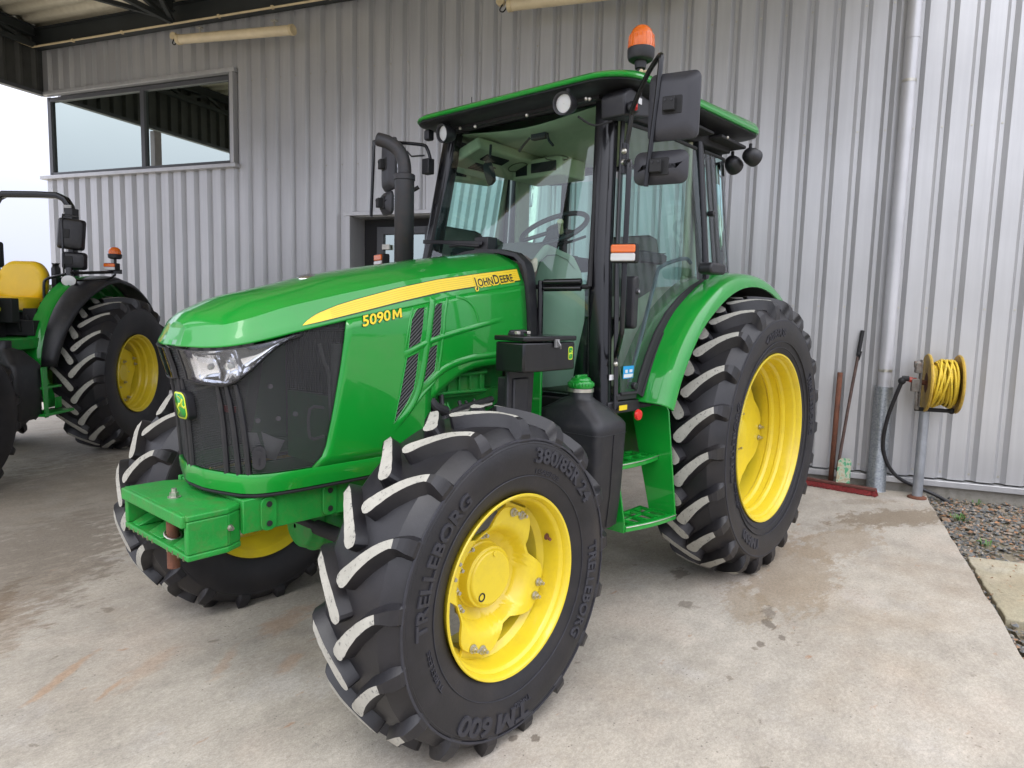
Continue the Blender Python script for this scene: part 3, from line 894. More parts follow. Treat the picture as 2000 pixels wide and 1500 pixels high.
while cnt < 9000:
    px_, py_ = rnd.uniform(1.3, 6.8), rnd.uniform(-3.6, -0.36)
    v_ = Vector((px_, py_)) - e0
    side = v_.dot(nrm)
    if side < 0.015: continue
    wl = (Vector((px_, py_, 0)) - BLOC); off = -(BM_.inverted() @ wl).y
    if off < -0.02: continue
    along = v_.dot(ed)
    if 1.70 < along < 2.81 and 0.03 < side < 2.9: continue
    if along > 1.2 and side > 0.2 and rnd.random() < 0.5: continue
    s_ = rnd.uniform(0.008, 0.024) * (1.7 if rnd.random() < 0.08 else 1)
    rot = Matrix.Rotation(rnd.uniform(0, 6.28), 4, 'Z') @ Matrix.Rotation(rnd.uniform(-.4, .4), 4, 'X')
    T = Matrix.Translation((px_, py_, -0.045 + rnd.uniform(-0.006, 0.02))) @ rot
    a_, b_, c_ = s_ * rnd.uniform(0.8, 1.5), s_ * rnd.uniform(0.6, 1.0), s_ * rnd.uniform(0.35, 0.7)
    vs_ = [(a_, 0, rnd.uniform(-.3, .3) * c_), (a_ * .3, b_, 0), (-a_ * .8, b_ * .6, 0), (-a_, -b_ * .4, 0), (-a_ * .1, -b_, 0), (a_ * .8, -b_ * .6, 0), (0.1 * a_, 0.1 * b_, c_), (-a_ * .3, 0, c_ * .9)]
    m.add(vs_, [(0, 1, 6), (1, 2, 7, 6), (2, 3, 7), (3, 4, 7), (4, 6, 7), (4, 5, 6), (5, 0, 6)], 0, T)
    cnt += 1
gr = m.build('gravel', gm, angle=10)
gr['kind'] = 'stuff'
# weeds and dead leaves in the gravel
m = MB(); rnd = random.Random(5)
for (cx, cy, nn) in ((4.62, -0.72, 34), (4.0, -0.98, 12), (4.9, -1.5, 20), (3.9, -1.3, 14), (5.3, -0.75, 10)):
    for i in range(nn):
        a = rnd.uniform(0, 6.28); rr_ = rnd.uniform(0, 0.05); h = rnd.uniform(0.02, 0.05); L = rnd.uniform(0.02, 0.05)
        bx_, by_ = cx + rr_ * math.cos(a), cy + rr_ * math.sin(a)
        tx, ty = bx_ + L * math.cos(a), by_ + L * math.sin(a)
        px_, py_ = -math.sin(a) * 0.006, math.cos(a) * 0.006
        m.add([(bx_, by_, -0.04), ((bx_ + tx) / 2 + px_, (by_ + ty) / 2 + py_, h - 0.03), (tx, ty, h - 0.035), ((bx_ + tx) / 2 - px_, (by_ + ty) / 2 - py_, h - 0.03)], [(0, 1, 2, 3)])
o_ = m.build('weeds', simple('weed_green', (0.07, 0.16, 0.03), 0.7, var=0.3, vscale=30)); o_['kind'] = 'stuff'
m = MB()
for i in range(420):
    cx, cy = rnd.uniform(2.6, 5.7), rnd.uniform(-2.6, -0.45)
    v_ = Vector((cx, cy)) - e0
    if v_.dot(nrm) < 0.04: continue
    wl = (Vector((cx, cy, 0)) - BLOC)
    if -(BM_.inverted() @ wl).y < 0.03: continue
    T = Matrix.Translation((cx, cy, -0.015)) @ Matrix.Rotation(rnd.uniform(0, 6.28), 4, 'Z') @ Matrix.Rotation(rnd.uniform(-.5, .5), 4, 'X')
    s_ = rnd.uniform(0.012, 0.03)
    m.add([(-s_, 0, 0), (-s_ * .2, s_ * .5, 0.006), (s_, 0, 0), (-s_ * .2, -s_ * .5, 0.004)], [(0, 1, 2), (0, 2, 3)], 0, T)
o_ = m.build('dead_leaves', simple('leaf_litter', (0.30, 0.15, 0.07), 0.8, var=0.5, vscale=9)); o_['kind'] = 'stuff'

# far tree line round the yard, seen at the left and in reflections
m = MB(); rq = random.Random(21)
for i in range(150):
    a = R(rq.uniform(62, 330)); d_ = rq.uniform(75, 110); h_ = rq.uniform(1.5, 4.5); w_ = rq.uniform(2.5, 5)
    cx, cy = d_ * math.cos(a), d_ * math.sin(a)
    for k in range(130):
        t, f_ = rq.uniform(0, 2 * PI), rq.random()
        rr = w_ * math.sqrt(rq.random()) * (1 - 0.6 * f_)
        p = Vector((cx + rr * math.cos(t), cy + rr * math.sin(t), 0.2 + h_ * f_)); s_ = rq.uniform(0.14, 0.34)
        q = Matrix.Rotation(rq.uniform(0, 6.3), 3, 'Z') @ Matrix.Rotation(rq.uniform(-1, 1), 3, 'X')
        m.add([p + q @ Vector(v) for v in ((-s_, 0, -s_ * .6), (s_, 0, -s_ * .5), (s_ * .7, 0.3, s_ * .6), (-s_ * .6, -.2, s_ * .7))], [(0, 1, 2, 3)])
o_ = m.build('distant_trees', simple('distant_foliage', (0.055, 0.085, 0.04), 0.9, var=0.4, vscale=0.4)); o_['kind'] = 'stuff'
# ================================================================ WHEELS
def P2(s, r, th, sg):
    """wheel-local point: s across (0 = outer flange plane, + = inward), r radius, th up from the FRONT (-x)"""
    return Vector((-r * math.cos(th), s * sg, r * math.sin(th)))

def lin_(tab):
    def f(x):
        if x <= tab[0][0]: return tab[0][1]
        for (a, b), (c_, d) in zip(tab, tab[1:]):
            if x <= c_: return b + (d - b) * (x - a) / (c_ - a)
        return tab[-1][1]
    return f

def tyre_mb(Ro, W, s_c, rb, nl, lh, sg, seg=96, phase=0.0):
    """Ro lug tip radius, W section width, s_c centre plane, rb bead radius, nl lugs per side, lh lug height"""
    h = W / 2
    m = MB()
    prof = [(-0.80 * h, rb - 0.004), (-0.86 * h, rb + 0.006), (-0.90 * h, rb + 0.022), (-0.985 * h, rb + (Ro - rb) * 0.28), (-1.02 * h, rb + (Ro - rb) * 0.45),
            (-1.01 * h, rb + (Ro - rb) * 0.58), (-0.995 * h, Ro - lh * 2.75), (-1.000 * h, Ro - lh * 2.70), (-0.985 * h, Ro - lh * 2.52), (-0.975 * h, Ro - lh * 2.47), (-0.76 * h, Ro - lh * 1.52), (-0.68 * h, Ro - lh * 1.30), (-0.35 * h, Ro - lh * 1.08), (0, Ro - lh * 1.02)]
    prof = prof + [(-a, b) for a, b in reversed(prof[:-1])]
    m.lathe([((s_c + a) * sg, b) for a, b in prof], (0, 0, 0), 'y', seg)
    # inner tube of dark at the bead
    top = [(0.0, 0.0), (0.5, 0.006), (0.78, 0.018), (0.88, 0.028), (0.965, 0.050), (1.01, lh * 1.9), (1.00, lh * 2.55)]
    bas = [(0.0, lh * 1.10), (0.5, lh * 1.24), (0.72, lh * 1.50), (0.80, lh * 1.80), (0.88, lh * 2.15), (0.95, lh * 2.5), (0.975, lh * 2.65)]
    tt = [0.0, 0.42, 0.68, 0.76, 0.85, 0.94, 1.0]
    def pick(tab, t):
        for i in range(len(tt) - 1):
            if t <= tt[i + 1] + 1e-9:
                k = (t - tt[i]) / (tt[i + 1] - tt[i])
                return tab[i][0] + (tab[i + 1][0] - tab[i][0]) * k, tab[i][1] + (tab[i + 1][1] - tab[i][1]) * k
        return tab[-1]
    rq = random.Random(nl * 7 + sg)
    T = [-0.035, -0.022, 0.005, 0.05, 0.09, 0.14, 0.21, 0.29, 0.37, 0.45, 0.53, 0.60, 0.66, 0.70, 0.76, 0.81, 0.85, 0.90, 0.94, 0.97, 1.0]
    S = 0.86 * h                              # circumferential run of a lug
    kR = Ro / 0.62 * (0.92 if Ro > 0.7 else 1.0)
    hwid = lin_([(-0.035, 0.010), (-0.022, 0.018), (0.005, 0.0245), (0.06, 0.0265), (0.15, 0.0235), (0.28, 0.0205), (0.50, 0.0170), (0.68, 0.0155), (0.76, 0.019), (0.86, 0.027), (1.0, 0.030)])
    bwid = lin_([(-0.035, 0.018), (-0.02, 0.034), (0.10, 0.038), (0.40, 0.034), (0.66, 0.034), (0.82, 0.042), (1.0, 0.046)])
    def path(t):
        tq = max(t, 0)
        sa, da = pick(top, tq); sb, db = pick(bas, tq)
        if t < 0: sa = sb = t / 0.84; db = bas[0][1]
        if t <= 0.8: sh = S * (1.0 - (1.0 - t / 0.80) ** 1.5) if t > 0 else S * 1.5 * t / 0.80
        else: sh = S
        return sa, da, sb, db, sh
    for side in (-1, 1):
        for i in range(nl):
            th0 = 2 * PI * (i + (0.5 if side > 0 else 0.0)) / nl + phase
            rows = []
            for kk, t in enumerate(T):
                sa, da, sb, db, sh = path(t)
                e_ = 0.03
                p1, p2 = path(min(0.8, t + e_)), path(max(-0.13, min(0.8, t) - e_))
                ds, dh = (p1[0] - p2[0]) * h, p1[4] - p2[4]
                L = math.hypot(ds, dh); ns, na = (-dh / L, ds / L)
                if t > 0.62:
                    q = min(1.0, (t - 0.62) / 0.16); ns *= (1 - q); na = na + (1 - na) * q
                w = 0.93 * hwid(t) * kR * (1 + (rq.uniform(-0.05, 0.05) if 0 < t < 0.7 else 0)); wb = max(w + 0.010, bwid(t) * kR)
                def pt(ss, dd, off):
                    return P2(s_c + side * (ss * h + ns * off), Ro - dd, th0 + (sh + na * off) / Ro, sg)
                rows.append([pt(sb, db, -wb), pt(sa, da, -w), pt(sa, da, w), pt(sb, db, wb)])
            vs_ = [p for r_ in rows for p in r_]
            m_top = []; m_sd = []
            n = len(rows)
            for a in range(n - 1):
                for k in range(3):
                    f = (a * 4 + k, a * 4 + k + 1, (a + 1) * 4 + k + 1, (a + 1) * 4 + k)
                    (m_top if (k == 1 and T[a + 1] <= 0.705) else m_sd).append(f)
            m_sd.append((0, 1, 2, 3)); m_sd.append(tuple((n - 1) * 4 + k for k in (3, 2, 1, 0)))
            m.add(vs_, m_sd, 0)
            o = len(m.v) - len(vs_)
            for f in m_top: m.f.append([x + o for x in f]); m.mi.append(1)
    return m

def ring_text(m, s, size, r, th_c, s_of_r, sg, mi=2, bold=0.0, depth=0.004, gap=1.0, flip=False, lift=0.0015):
    """lettering wrapped round a sidewall, tops of the letters pointing outward; th_c = centre, measured from the front upward"""
    vs_, fs = text_polys(s, size, bold)
    if not vs_: return
    a, b = text_width(vs_)
    wd = (b - a) * gap
    base = []
    for v in vs_:
        u_ = (v.x - (a + b) / 2) * gap
        rr = r + (v.y - size * 0.35)
        # seen from outside (-y), x is to the right: clockwise reading, th grows from the front (left) over the top
        th = th_c + u_ / r
        sc_ = s_of_r(rr)
        base.append((rr, th, sc_))
    n = len(base)
    V = [P2(sc_ - lift - depth, rr, th, sg) for rr, th, sc_ in base] + [P2(sc_ + 0.002, rr, th, sg) for rr, th, sc_ in base]
    F = [f for f in fs]
    from collections import Counter
    ec = Counter()
    for f in fs:
        for i in range(len(f)): ec[tuple(sorted((f[i], f[(i + 1) % len(f)])))] += 1
    for e, c_ in ec.items():
        if c_ == 1: F.append((e[0], e[1], e[1] + n, e[0] + n))
    m.add(V, F, mi)

def bolt(m, p, d, r=0.013, L=0.02, mi=0):
    p = Vector(p); d = Vector(d).normalized()
    m.cyl(p, p + d * 0.004, r * 1.45, seg=14, mi=mi)
    m.tube([p + d * 0.004, p + d * (0.004 + L * 0.6)], r, 6, mi)
    m.cyl(p + d * 0.6 * L, p + d * (0.008 + L), r * 0.6, seg=10, mi=mi)

def bolts_at(parent, pos, d, r, L):
    first = None
    for p in pos:
        if first is None:
            m = MB(); bolt(m, (0, 0, 0), d, r, L); first = m.build('bolt', STEEL, parent); first.location = p
        else:
            o = first.copy(); COL.objects.link(o); o.parent = parent; o.location = p

def disc(m, r0, rc, rt, angs, half, yprof, sg, thick=0.012, seg=144, nr=9, mi=0, fall=26):
    """pressed wheel disc with lobes; angs in degrees counter-clockwise from +x as seen from outside"""
    rows_o = []
    for j in range(nr + 1):
        row = []
        for k in range(seg):
            a = 360.0 * k / seg
            d_ = min(abs((a - x + 180) % 360 - 180) for x in angs)
            q = 1.0 if d_ < half else max(0.0, 1 - (d_ - half) / fall)
            q = q * q * (3 - 2 * q)
            ro = rc + (rt - rc) * q
            r_ = r0 + (ro - r0) * (j / nr)
            row.append(Vector((r_ * math.cos(R(a)), yprof(r_) * sg, r_ * math.sin(R(a)))))
        rows_o.append(row)
    back = [[p + Vector((0, thick * sg, 0)) for p in r_] for r_ in rows_o]
    m.grid(rows_o + list(reversed(back)), mi, closed=True)

def interp(tab):
    def f(x):
        if x <= tab[0][0]: return tab[0][1]
        for (a, b), (c_, d) in zip(tab, tab[1:]):
            if x <= c_:
                t = (x - a) / (c_ - a); t = t * t * (3 - 2 * t)
                return b + (d - b) * t
        return tab[-1][1]
    return f

def front_wheel(parent, loc, sg, text=True, Ro=0.622, steer=0.0, phase=0.0, nl=17):
    h = MB()
    h.lathe([(0.20 * sg, 0.02), (0.20 * sg, 0.124), (0.165 * sg, 0.124), (0.160 * sg, 0.116), (0.122 * sg, 0.113), (0.119 * sg, 0.104), (0.112 * sg, 0.101), (0.108 * sg, 0.096), (0.107 * sg, 0.001)], (0, 0, 0), 'y', 48)
    h.lathe([(0.1065 * sg, 0.017), (0.1045 * sg, 0.017), (0.1045 * sg, 0.012), (0.107 * sg, 0.011)], (-0.052, 0, -0.058), 'y', 16, mi=1)
    h.cyl((0.012, 0.1075 * sg, 0.088), (0.012, 0.103 * sg, 0.088), 0.010, seg=8, mi=0)
    wheel = h.build('wheel', [YELLOW, BLACKM], parent, bevel=0.002, angle=30)
    wheel.location = loc
    wheel.rotation_euler = (0, 0, steer)
    m = tyre_mb(Ro, 0.385, 0.175, 0.327, nl, 0.041, sg, phase=phase)
    tyr = m.build('tyre', [RUB, CHALK], wheel, angle=20)
    # rim
    m = MB()
    pr = [(0.006, 0.326), (-0.004, 0.331), (-0.008, 0.328), (-0.006, 0.321), (0.004, 0.314), (0.020, 0.311), (0.028, 0.302), (0.036, 0.299), (0.060, 0.296), (0.080, 0.293), (0.098, 0.288), (0.118, 0.268), (0.20, 0.262), (0.215, 0.272), (0.30, 0.29), (0.325, 0.30), (0.345, 0.325), (0.356, 0.331), (0.350, 0.335), (0.30, 0.305), (0.2, 0.285), (0.10, 0.295), (0.03, 0.312)]
    m.lathe([(a * sg, b) for a, b in pr], (0, 0, 0), 'y', 96, close=True)
    m.build('rim', YELLOW, wheel, angle=28)
    m = MB()
    AN = [66, -23.5, -113.5, 156.5]
    if sg < 0: AN = [180 - a for a in AN]
    disc(m, 0.112, 0.192, 0.264, AN, 14.5, interp([(0.112, 0.172), (0.135, 0.168), (0.160, 0.150), (0.185, 0.098), (0.205, 0.084), (0.262, 0.081)]), sg)
    for a in AN:
        ca, sa = math.cos(R(a)), math.sin(R(a))
        M_ = Matrix(((ca, 0, -sa, 0), (0, 1, 0, 0), (sa, 0, ca, 0), (0, 0, 0, 1)))
        m.box((0.255, 0.101 * sg, 0), (0.062, 0.012, 0.118), 0, M_); m.box((0.281, 0.112 * sg, 0), (0.012, 0.034, 0.112), 0, M_)
    m.build('disc', YELLOW, wheel, bevel=0.0015)
    pos = []
    for a in AN:
        for o in (-0.026, 0.026):
            ca, sa = math.cos(R(a)), math.sin(R(a))
            pos.append((0.246 * ca - o * sa, 0.080 * sg, 0.246 * sa + o * ca))
    pos += [(0.166 * math.cos(R(a)), 0.132 * sg, 0.166 * math.sin(R(a))) for a in (100, 128, 156, 183, 208)]
    bolts_at(wheel, pos, (0, -sg, 0), 0.0115, 0.020)
    m = MB(); a = R(21); p = Vector((0.284 * math.cos(a), 0.070 * sg, 0.284 * math.sin(a)))
    m.cyl(p, p + Vector((-0.010, -0.028 * sg, -0.004)), 0.006, seg=8); m.cyl(p, p + Vector((0, -0.004 * sg, 0)), 0.013, seg=12); m.build('valve', RUST, wheel)
    if text:
        m = MB()
        sw = interp([(0.35, 0.008), (0.40, -0.011), (0.455, -0.0215), (0.50, -0.0195), (0.53, -0.014)])
        for s_, sz, r_, th, bo, ga, dp in (('380/85R 24', 0.074, 0.470, R(124), 0.0020, 1.20, 0.004), ('TRELLEBORG', 0.068, 0.452, R(26), 0.0016, 1.18, 0.004),
                                       ('TRELLEBORG', 0.066, 0.452, R(197), 0.0016, 1.0, 0.004), ('TM 600', 0.088, 0.474, R(-76), 0.0030, 1.32, 0.004),
                                       ('145A8/142B', 0.026, 0.412, R(112), 0, 1.2, 0.003), ('TUBELESS', 0.030, 0.425, R(-22), 0, 1.3, 0.003), ('TM600', 0.026, 0.44, R(-95), 0, 1.1, 0.003)):
            ring_text(m, s_, sz, r_, th, sw, sg, 0, bo, dp, ga)
        # moulded fine ribs and rings of the sidewall
        for rr_, w_ in ((0.365, 0.0022), (0.395, 0.0015), (0.525, 0.004)):
            m.lathe([((sw(rr_) - 0.0035) * sg, rr_ - w_), ((sw(rr_) - 0.0045) * sg, rr_), ((sw(rr_) - 0.0035) * sg, rr_ + w_), ((sw(rr_) + 0.002) * sg, rr_ + w_), ((sw(rr_) + 0.002) * sg, rr_ - w_)], (0, 0, 0), 'y', 96, close=True)
        for k in range(150):
            th = 2 * PI * k / 150
            a_, b_ = P2(sw(0.352) - 0.004, 0.352, th, sg), P2(sw(0.372) - 0.002, 0.374, th, sg)
            m.bar(a_, b_, 0.0022, 0.003)
        m.build('sidewall_lettering', RAISED, wheel, angle=40)
    return wheel

def rear_wheel(parent, loc, sg, text=True, Ro=0.842, rb=0.503, W=0.425, sc=0.185, ydisc=0.235, nl=22, phase=0.0, lobes=(-6, 84, 174, 264), detail=True):
    h = MB()
    yh = ydisc
    h.lathe([((yh + 0.08) * sg, 0.02), ((yh + 0.08) * sg, 0.13), ((yh + 0.005) * sg, 0.13), ((yh - 0.02) * sg, 0.11), ((yh - 0.05) * sg, 0.085), ((yh - 0.055) * sg, 0.001)], (0, 0, 0), 'y', 40)
    wheel = h.build('wheel', [YELLOW], parent, bevel=0.003)
    wheel.location = loc
    m = tyre_mb(Ro, W, sc, rb, nl, 0.050 * (1 if Ro > 0.8 else 0.95), sg, seg=120, phase=phase)
    m.build('tyre', [RUB, CHALK], wheel, angle=20)
    m = MB(); k = rb
    e = W * 0.87
    pr = [(0.008, k), (-0.003, k + 0.005), (-0.008, k + 0.003), (-0.007, k - 0.005), (0.006, k - 0.015), (0.022, k - 0.019), (0.032, k - 0.030), (0.044, k - 0.034), (0.085, k - 0.038), (0.097, k - 0.050), (0.110, k - 0.053), (0.118, k - 0.049), (0.150, k - 0.054), (0.163, k - 0.068), (0.176, k - 0.071), (0.186, k - 0.066), (0.225, k - 0.070), (0.30, k - 0.060), (e - 0.03, k - 0.03), (e, k), (e - 0.004, k + 0.005), (0.25, k - 0.045), (0.1, k - 0.028), (0.03, k - 0.012)]
    m.lathe([(a * sg, b) for a, b in pr], (0, 0, 0), 'y', 120, close=True)
    m.build('rim', YELLOW, wheel, angle=26)
    m = MB()
    AN = list(lobes)
    if sg < 0: AN = [180 - a for a in AN]
    disc(m, 0.10, k * 0.70, k - 0.078, AN, 10, interp([(0.10, yh + 0.0), (0.2, yh + 0.02), (0.30, yh + 0.006), (0.40, yh - 0.004)]), sg, 0.012, fall=30)
    for a in AN:
        ca, sa = math.cos(R(a)), math.sin(R(a))
        M_ = Matrix(((ca, 0, -sa, 0), (0, 1, 0, 0), (sa, 0, ca, 0), (0, 0, 0, 1)))
        m.box((k - 0.085, (yh + 0.022) * sg, 0), (0.06, 0.012, 0.13), 0, M_)
    m.build('disc', YELLOW, wheel, bevel=0.0015)
    pos = []
    for a in AN:
        for o in (-0.035, 0.035):
            ca, sa = math.cos(R(a)), math.sin(R(a)); rr = k - 0.100
            pos.append((rr * ca - o * sa, (yh - 0.006) * sg, rr * sa + o * ca))
    pos += [(0.155 * math.cos(R(45 * j)), (yh + 0.01) * sg, 0.155 * math.sin(R(45 * j))) for j in range(8)]
    bolts_at(wheel, pos, (0, -sg, 0), 0.0125, 0.020)
    if text:
        m = MB()
        s0 = sc - W / 2
        sw = interp([(k + 0.02, s0 + 0.020), (k + 0.09, s0 + 0.003), (k + 0.16, s0 - 0.004), (k + 0.22, s0 + 0.003)])
        for s_, sz, r_, th, bo, ga in (('TM600', 0.082, k + 0.130, R(-62), 0.002, 1.15), ('TRELLEBORG', 0.066, k + 0.12, R(5), 0.0012, 1.1), ('420/85R38', 0.066, k + 0.13, R(80), 0.0014, 1.05), ('TRELLEBORG', 0.066, k + 0.12, R(165), 0.0012, 1.1), ('TUBELESS', 0.03, k + 0.085, R(-25), 0, 1.3)):
            ring_text(m, s_, sz, r_, th, sw, sg, 0, bo, 0.004, ga)
        for rr_, w_ in ((k + 0.04, 0.0022), (k + 0.075, 0.0015), (k + 0.20, 0.004)):
            m.lathe([((sw(rr_) - 0.0035) * sg, rr_ - w_), ((sw(rr_) - 0.0045) * sg, rr_), ((sw(rr_) - 0.0035) * sg, rr_ + w_), ((sw(rr_) + 0.002) * sg, rr_ + w_), ((sw(rr_) + 0.002) * sg, rr_ - w_)], (0, 0, 0), 'y', 120, close=True)
        m.build('sidewall_lettering', RAISED, wheel, angle=40)
    return wheel

tr = thing('tractor', 'large green tractor with closed glass cab and yellow wheels, bonnet towards the viewer', 'tractor', (1.15, 1.05, 0))
TX = Vector((-1.15, -1.05, 0))
def build_part(mb, *a, **k):
    """parts are written in scene coordinates; the thing's Empty stands at its base"""
    for i in range(len(mb.v)): mb.v[i] = mb.v[i] + TX
    return mb.build(*a, **k)
front_wheel(tr, Vector((0, 0, 0.575)) + TX, 1, phase=R(-8))
front_wheel(tr, Vector((0, 2.06, 0.575)) + TX, -1, text=False, phase=R(3))
rear_wheel(tr, Vector((2.308, -0.026, 0.826)) + TX, 1, phase=R(5))
rear_wheel(tr, Vector((2.308, 2.09, 0.826)) + TX, -1, text=False, phase=R(2))
# ================================================================ THE BIG TRACTOR: BONNET
YC = 1.03
XR = 0.865
def lin(tab):
    def f(x):
        if x <= tab[0][0]: return tab[0][1]
        for (a, b), (c_, d) in zip(tab, tab[1:]):
            if x <= c_: return b + (d - b) * (x - a) / (c_ - a)
        return tab[-1][1]
    return f
nose_x = lin([(0.86, -0.655), (1.0, -0.662), (1.17, -0.675), (1.30, -0.70), (1.40, -0.732), (1.44, -0.712), (1.50, -0.66)])
half_w = lin([(0.86, 0.318), (1.10, 0.328), (1.45, 0.333), (1.55, 0.325), (1.70, 0.305), (1.80, 0.285)])
LN = 0.27
_pf = lin([(-1, 0.0), (-0.86, 0.002), (-0.72, 0.062), (-0.58, 0.130), (-0.45, 0.195), (-0.33, 0.30), (-0.22, 0.45), (-0.11, 0.69), (0, 1.0)])
_pg = lin([(-1, 0.0), (-0.86, 0.21), (-0.72, 0.42), (-0.58, 0.605), (-0.45, 0.755), (-0.33, 0.862), (-0.22, 0.935), (-0.11, 0.980), (0, 1.0)])
def plan(s): return _pf(s), _pg(s)
def hull(s, z, inset=0.0, side=-1):
    """s = -1 nose centre .. 0 end of the nose curve .. 1.28 rear edge of the bonnet"""
    nx = nose_x(z) + inset; w = half_w(z) - inset
    if s <= 0:
        fx, fy = plan(s)
        x = nx + LN * fx; y = w * fy
    else:
        xa = nx + LN
        x = xa + (XR - xa) * s / 1.28
        y = w + 0.012 * math.sin(PI * min(1, s / 1.28))
    return Vector((x, YC + side * y, z))
def s_of_x(x, z=1.2):
    xa = nose_x(z) + LN
    return (x - xa) / (XR - xa) * 1.28
lip_x = lin([(-0.74, 1.388), (-0.69, 1.388), (-0.61, 1.402), (-0.527, 1.420), (-0.45, 1.442), (-0.337, 1.470), (-0.215, 1.499), (0.06, 1.545), (0.40, 1.61), (0.87, 1.675)])
def lip(s):
    return lip_x(hull(s, 1.43).x)
crease_x = lin([(-0.74, 1.448), (-0.69, 1.452), (-0.60, 1.485), (-0.45, 1.535), (-0.2, 1.592), (0.1, 1.655), (0.4, 1.705), (0.87, 1.778)])
crown_x = interp([(-0.72, 1.462), (-0.669, 1.507), (-0.522, 1.573), (-0.3, 1.622), (-0.1, 1.678), (0.101, 1.722), (0.462, 1.785), (0.87, 1.846)])
def crown_lin(x): return lin([(-0.72, 1.458), (-0.669, 1.507), (-0.522, 1.573), (-0.3, 1.630), (-0.15, 1.672), (0.101, 1.722), (0.462, 1.785), (0.87, 1.846)])(x)
RIMT = 0.935
S_NOSE = [-1 + i / 14 for i in range(14)]
def shell_rows(side, smax=1.28):
    """columns along s, rows from the lip over the crease to the centre line"""
    ss = S_NOSE + [0.0 + 1.28 * i / 26 for i in range(27)]
    cols = []
    for s in ss:
        zl = lip(s)
        a = hull(s, zl, side=side)
        c0 = hull(s, zl + 0.001, side=side)
        zc = crease_x(c0.x)
        if s < 0:
            k = (s + 1)
            nx = -0.705; wz = half_w(zc) - 0.028
            fx, fy = plan(s)
            c = Vector((nx + 0.30 * fx, YC + side * wz * fy, 0))
            c.z = crease_x(c.x)
        else:
            xa = -0.405; x = xa + (XR - xa) * s / 1.28
            c = Vector((x, YC + side * (half_w(crease_x(x)) - 0.028 + 0.012 * math.sin(PI * s / 1.28)), crease_x(x)))
        mid = a.lerp(c, 0.55)
        yo = abs(mid.y - YC)
        mid.y = YC + side * (yo + 0.010 * min(1, yo / 0.2)); mid.x -= 0.006 * max(0, -s)
        cr = crown_lin(c.x)
        pts = [a, a.lerp(c, 0.08) + Vector((0, side * 0.002, 0)), a.lerp(c, 0.35), a.lerp(c, 0.65), a.lerp(c, 0.93), c]
        yw = abs(c.y - YC)
        for f_, g_ in ((0.97, 0.08), (0.84, 0.33), (0.68, 0.60), (0.5, 0.82), (0.25, 0.96), (0.0, 1.0)):
            pts.append(Vector((c.x, YC + side * yw * f_, c.z + (cr - c.z) * g_)))
        cols.append(pts)
    return cols
m = MB()
for side in (-1, 1): m.grid(shell_rows(side))
HB = MB()
for side in (-1, 1): HB.grid(shell_rows(side))
hood = build_part(m, 'bonnet', GREEN, tr, angle=24, solid=0.006)
crease_pts = set()
for side in (-1, 1):
    cols = shell_rows(side)
    for c_ in cols: crease_pts.add(tuple(round(q, 4) for q in (c_[5] + TX)))
    for c_ in (cols[2],):
        for p_ in c_[:6]: crease_pts.add(tuple(round(q, 4) for q in (p_ + TX)))
me_ = hood.data
isc = [tuple(round(q, 4) for q in v.co) in crease_pts for v in me_.vertices]
sh_ = me_.attributes.get('sharp_edge') or me_.attributes.new('sharp_edge', 'BOOLEAN', 'EDGE')
for e_ in me_.edges:
    if isc[e_.vertices[0]] and isc[e_.vertices[1]]: sh_.data[e_.index].value = True
# faint centre panel seam and small chrome notch on the top
def sub(mb, name, mats, parent, **k):
    return build_part(mb, name, mats, parent, **k)
m = MB()
m.add([(-0.235, 0.985, 1.648), (-0.165, 0.935, 1.655), (-0.150, 1.035, 1.676), (-0.215, 1.045, 1.662)], [(0, 1, 2, 3)])
sub(m, 'badge', CHROME, hood, solid=0.004, offs=0)

# side panels (below the lip line)
def s_grille(z):
    x = lin([(0.935, -0.36), (0.956, -0.331), (0.984, -0.304), (1.154, -0.268), (1.306, -0.240), (1.499, -0.212)])(z)
    return s_of_x(x, z)
def botz(x):
    return lin([(0.2189, 0.87), (0.219, 1.145), (0.26, 1.172), (0.297, 1.194), (0.35, 1.227), (0.397, 1.250), (0.45, 1.267), (0.503, 1.279), (0.60, 1.286), (0.87, 1.292)])(x)
def side_rows(side, front):
    rows = []
    NV = 14
    us = [i / 14 for i in range(15)]
    for j in range(NV + 1):
        v = j / NV; row = []
        for u in us:
            if front:
                zt = 1.25; x1 = 0.219
                z_ = RIMT + 0.0 + v * (1.545 - RIMT)
                # right-hand boundary straight at x1, left at the grille edge
                for _ in range(3):
                    s0 = s_grille(z_); s1 = s_of_x(x1, z_); s = s0 + (s1 - s0) * u; z_ = RIMT + v * (lip(s) - RIMT)
                row.append(hull(s, z_, side=side))
            else:
                x = 0.219 + (XR - 0.219) * u
                s = s_of_x(x, 1.3); zb = botz(max(x, 0.2191)); z_ = zb + v * (lip(s) - zb)
                s = s_of_x(x, z_)
                row.append(hull(s, z_, side=side))
        rows.append(row)
    return rows
for side in (-1, 1):
    m = MB(); m.grid(side_rows(side, True)); m.grid(side_rows(side, False))
    HB.grid(side_rows(side, True)); HB.grid(side_rows(side, False))
    sp = build_part(m, 'side_panel', GREEN, tr, angle=30, solid=0.008)
    if side == -1: SP = sp
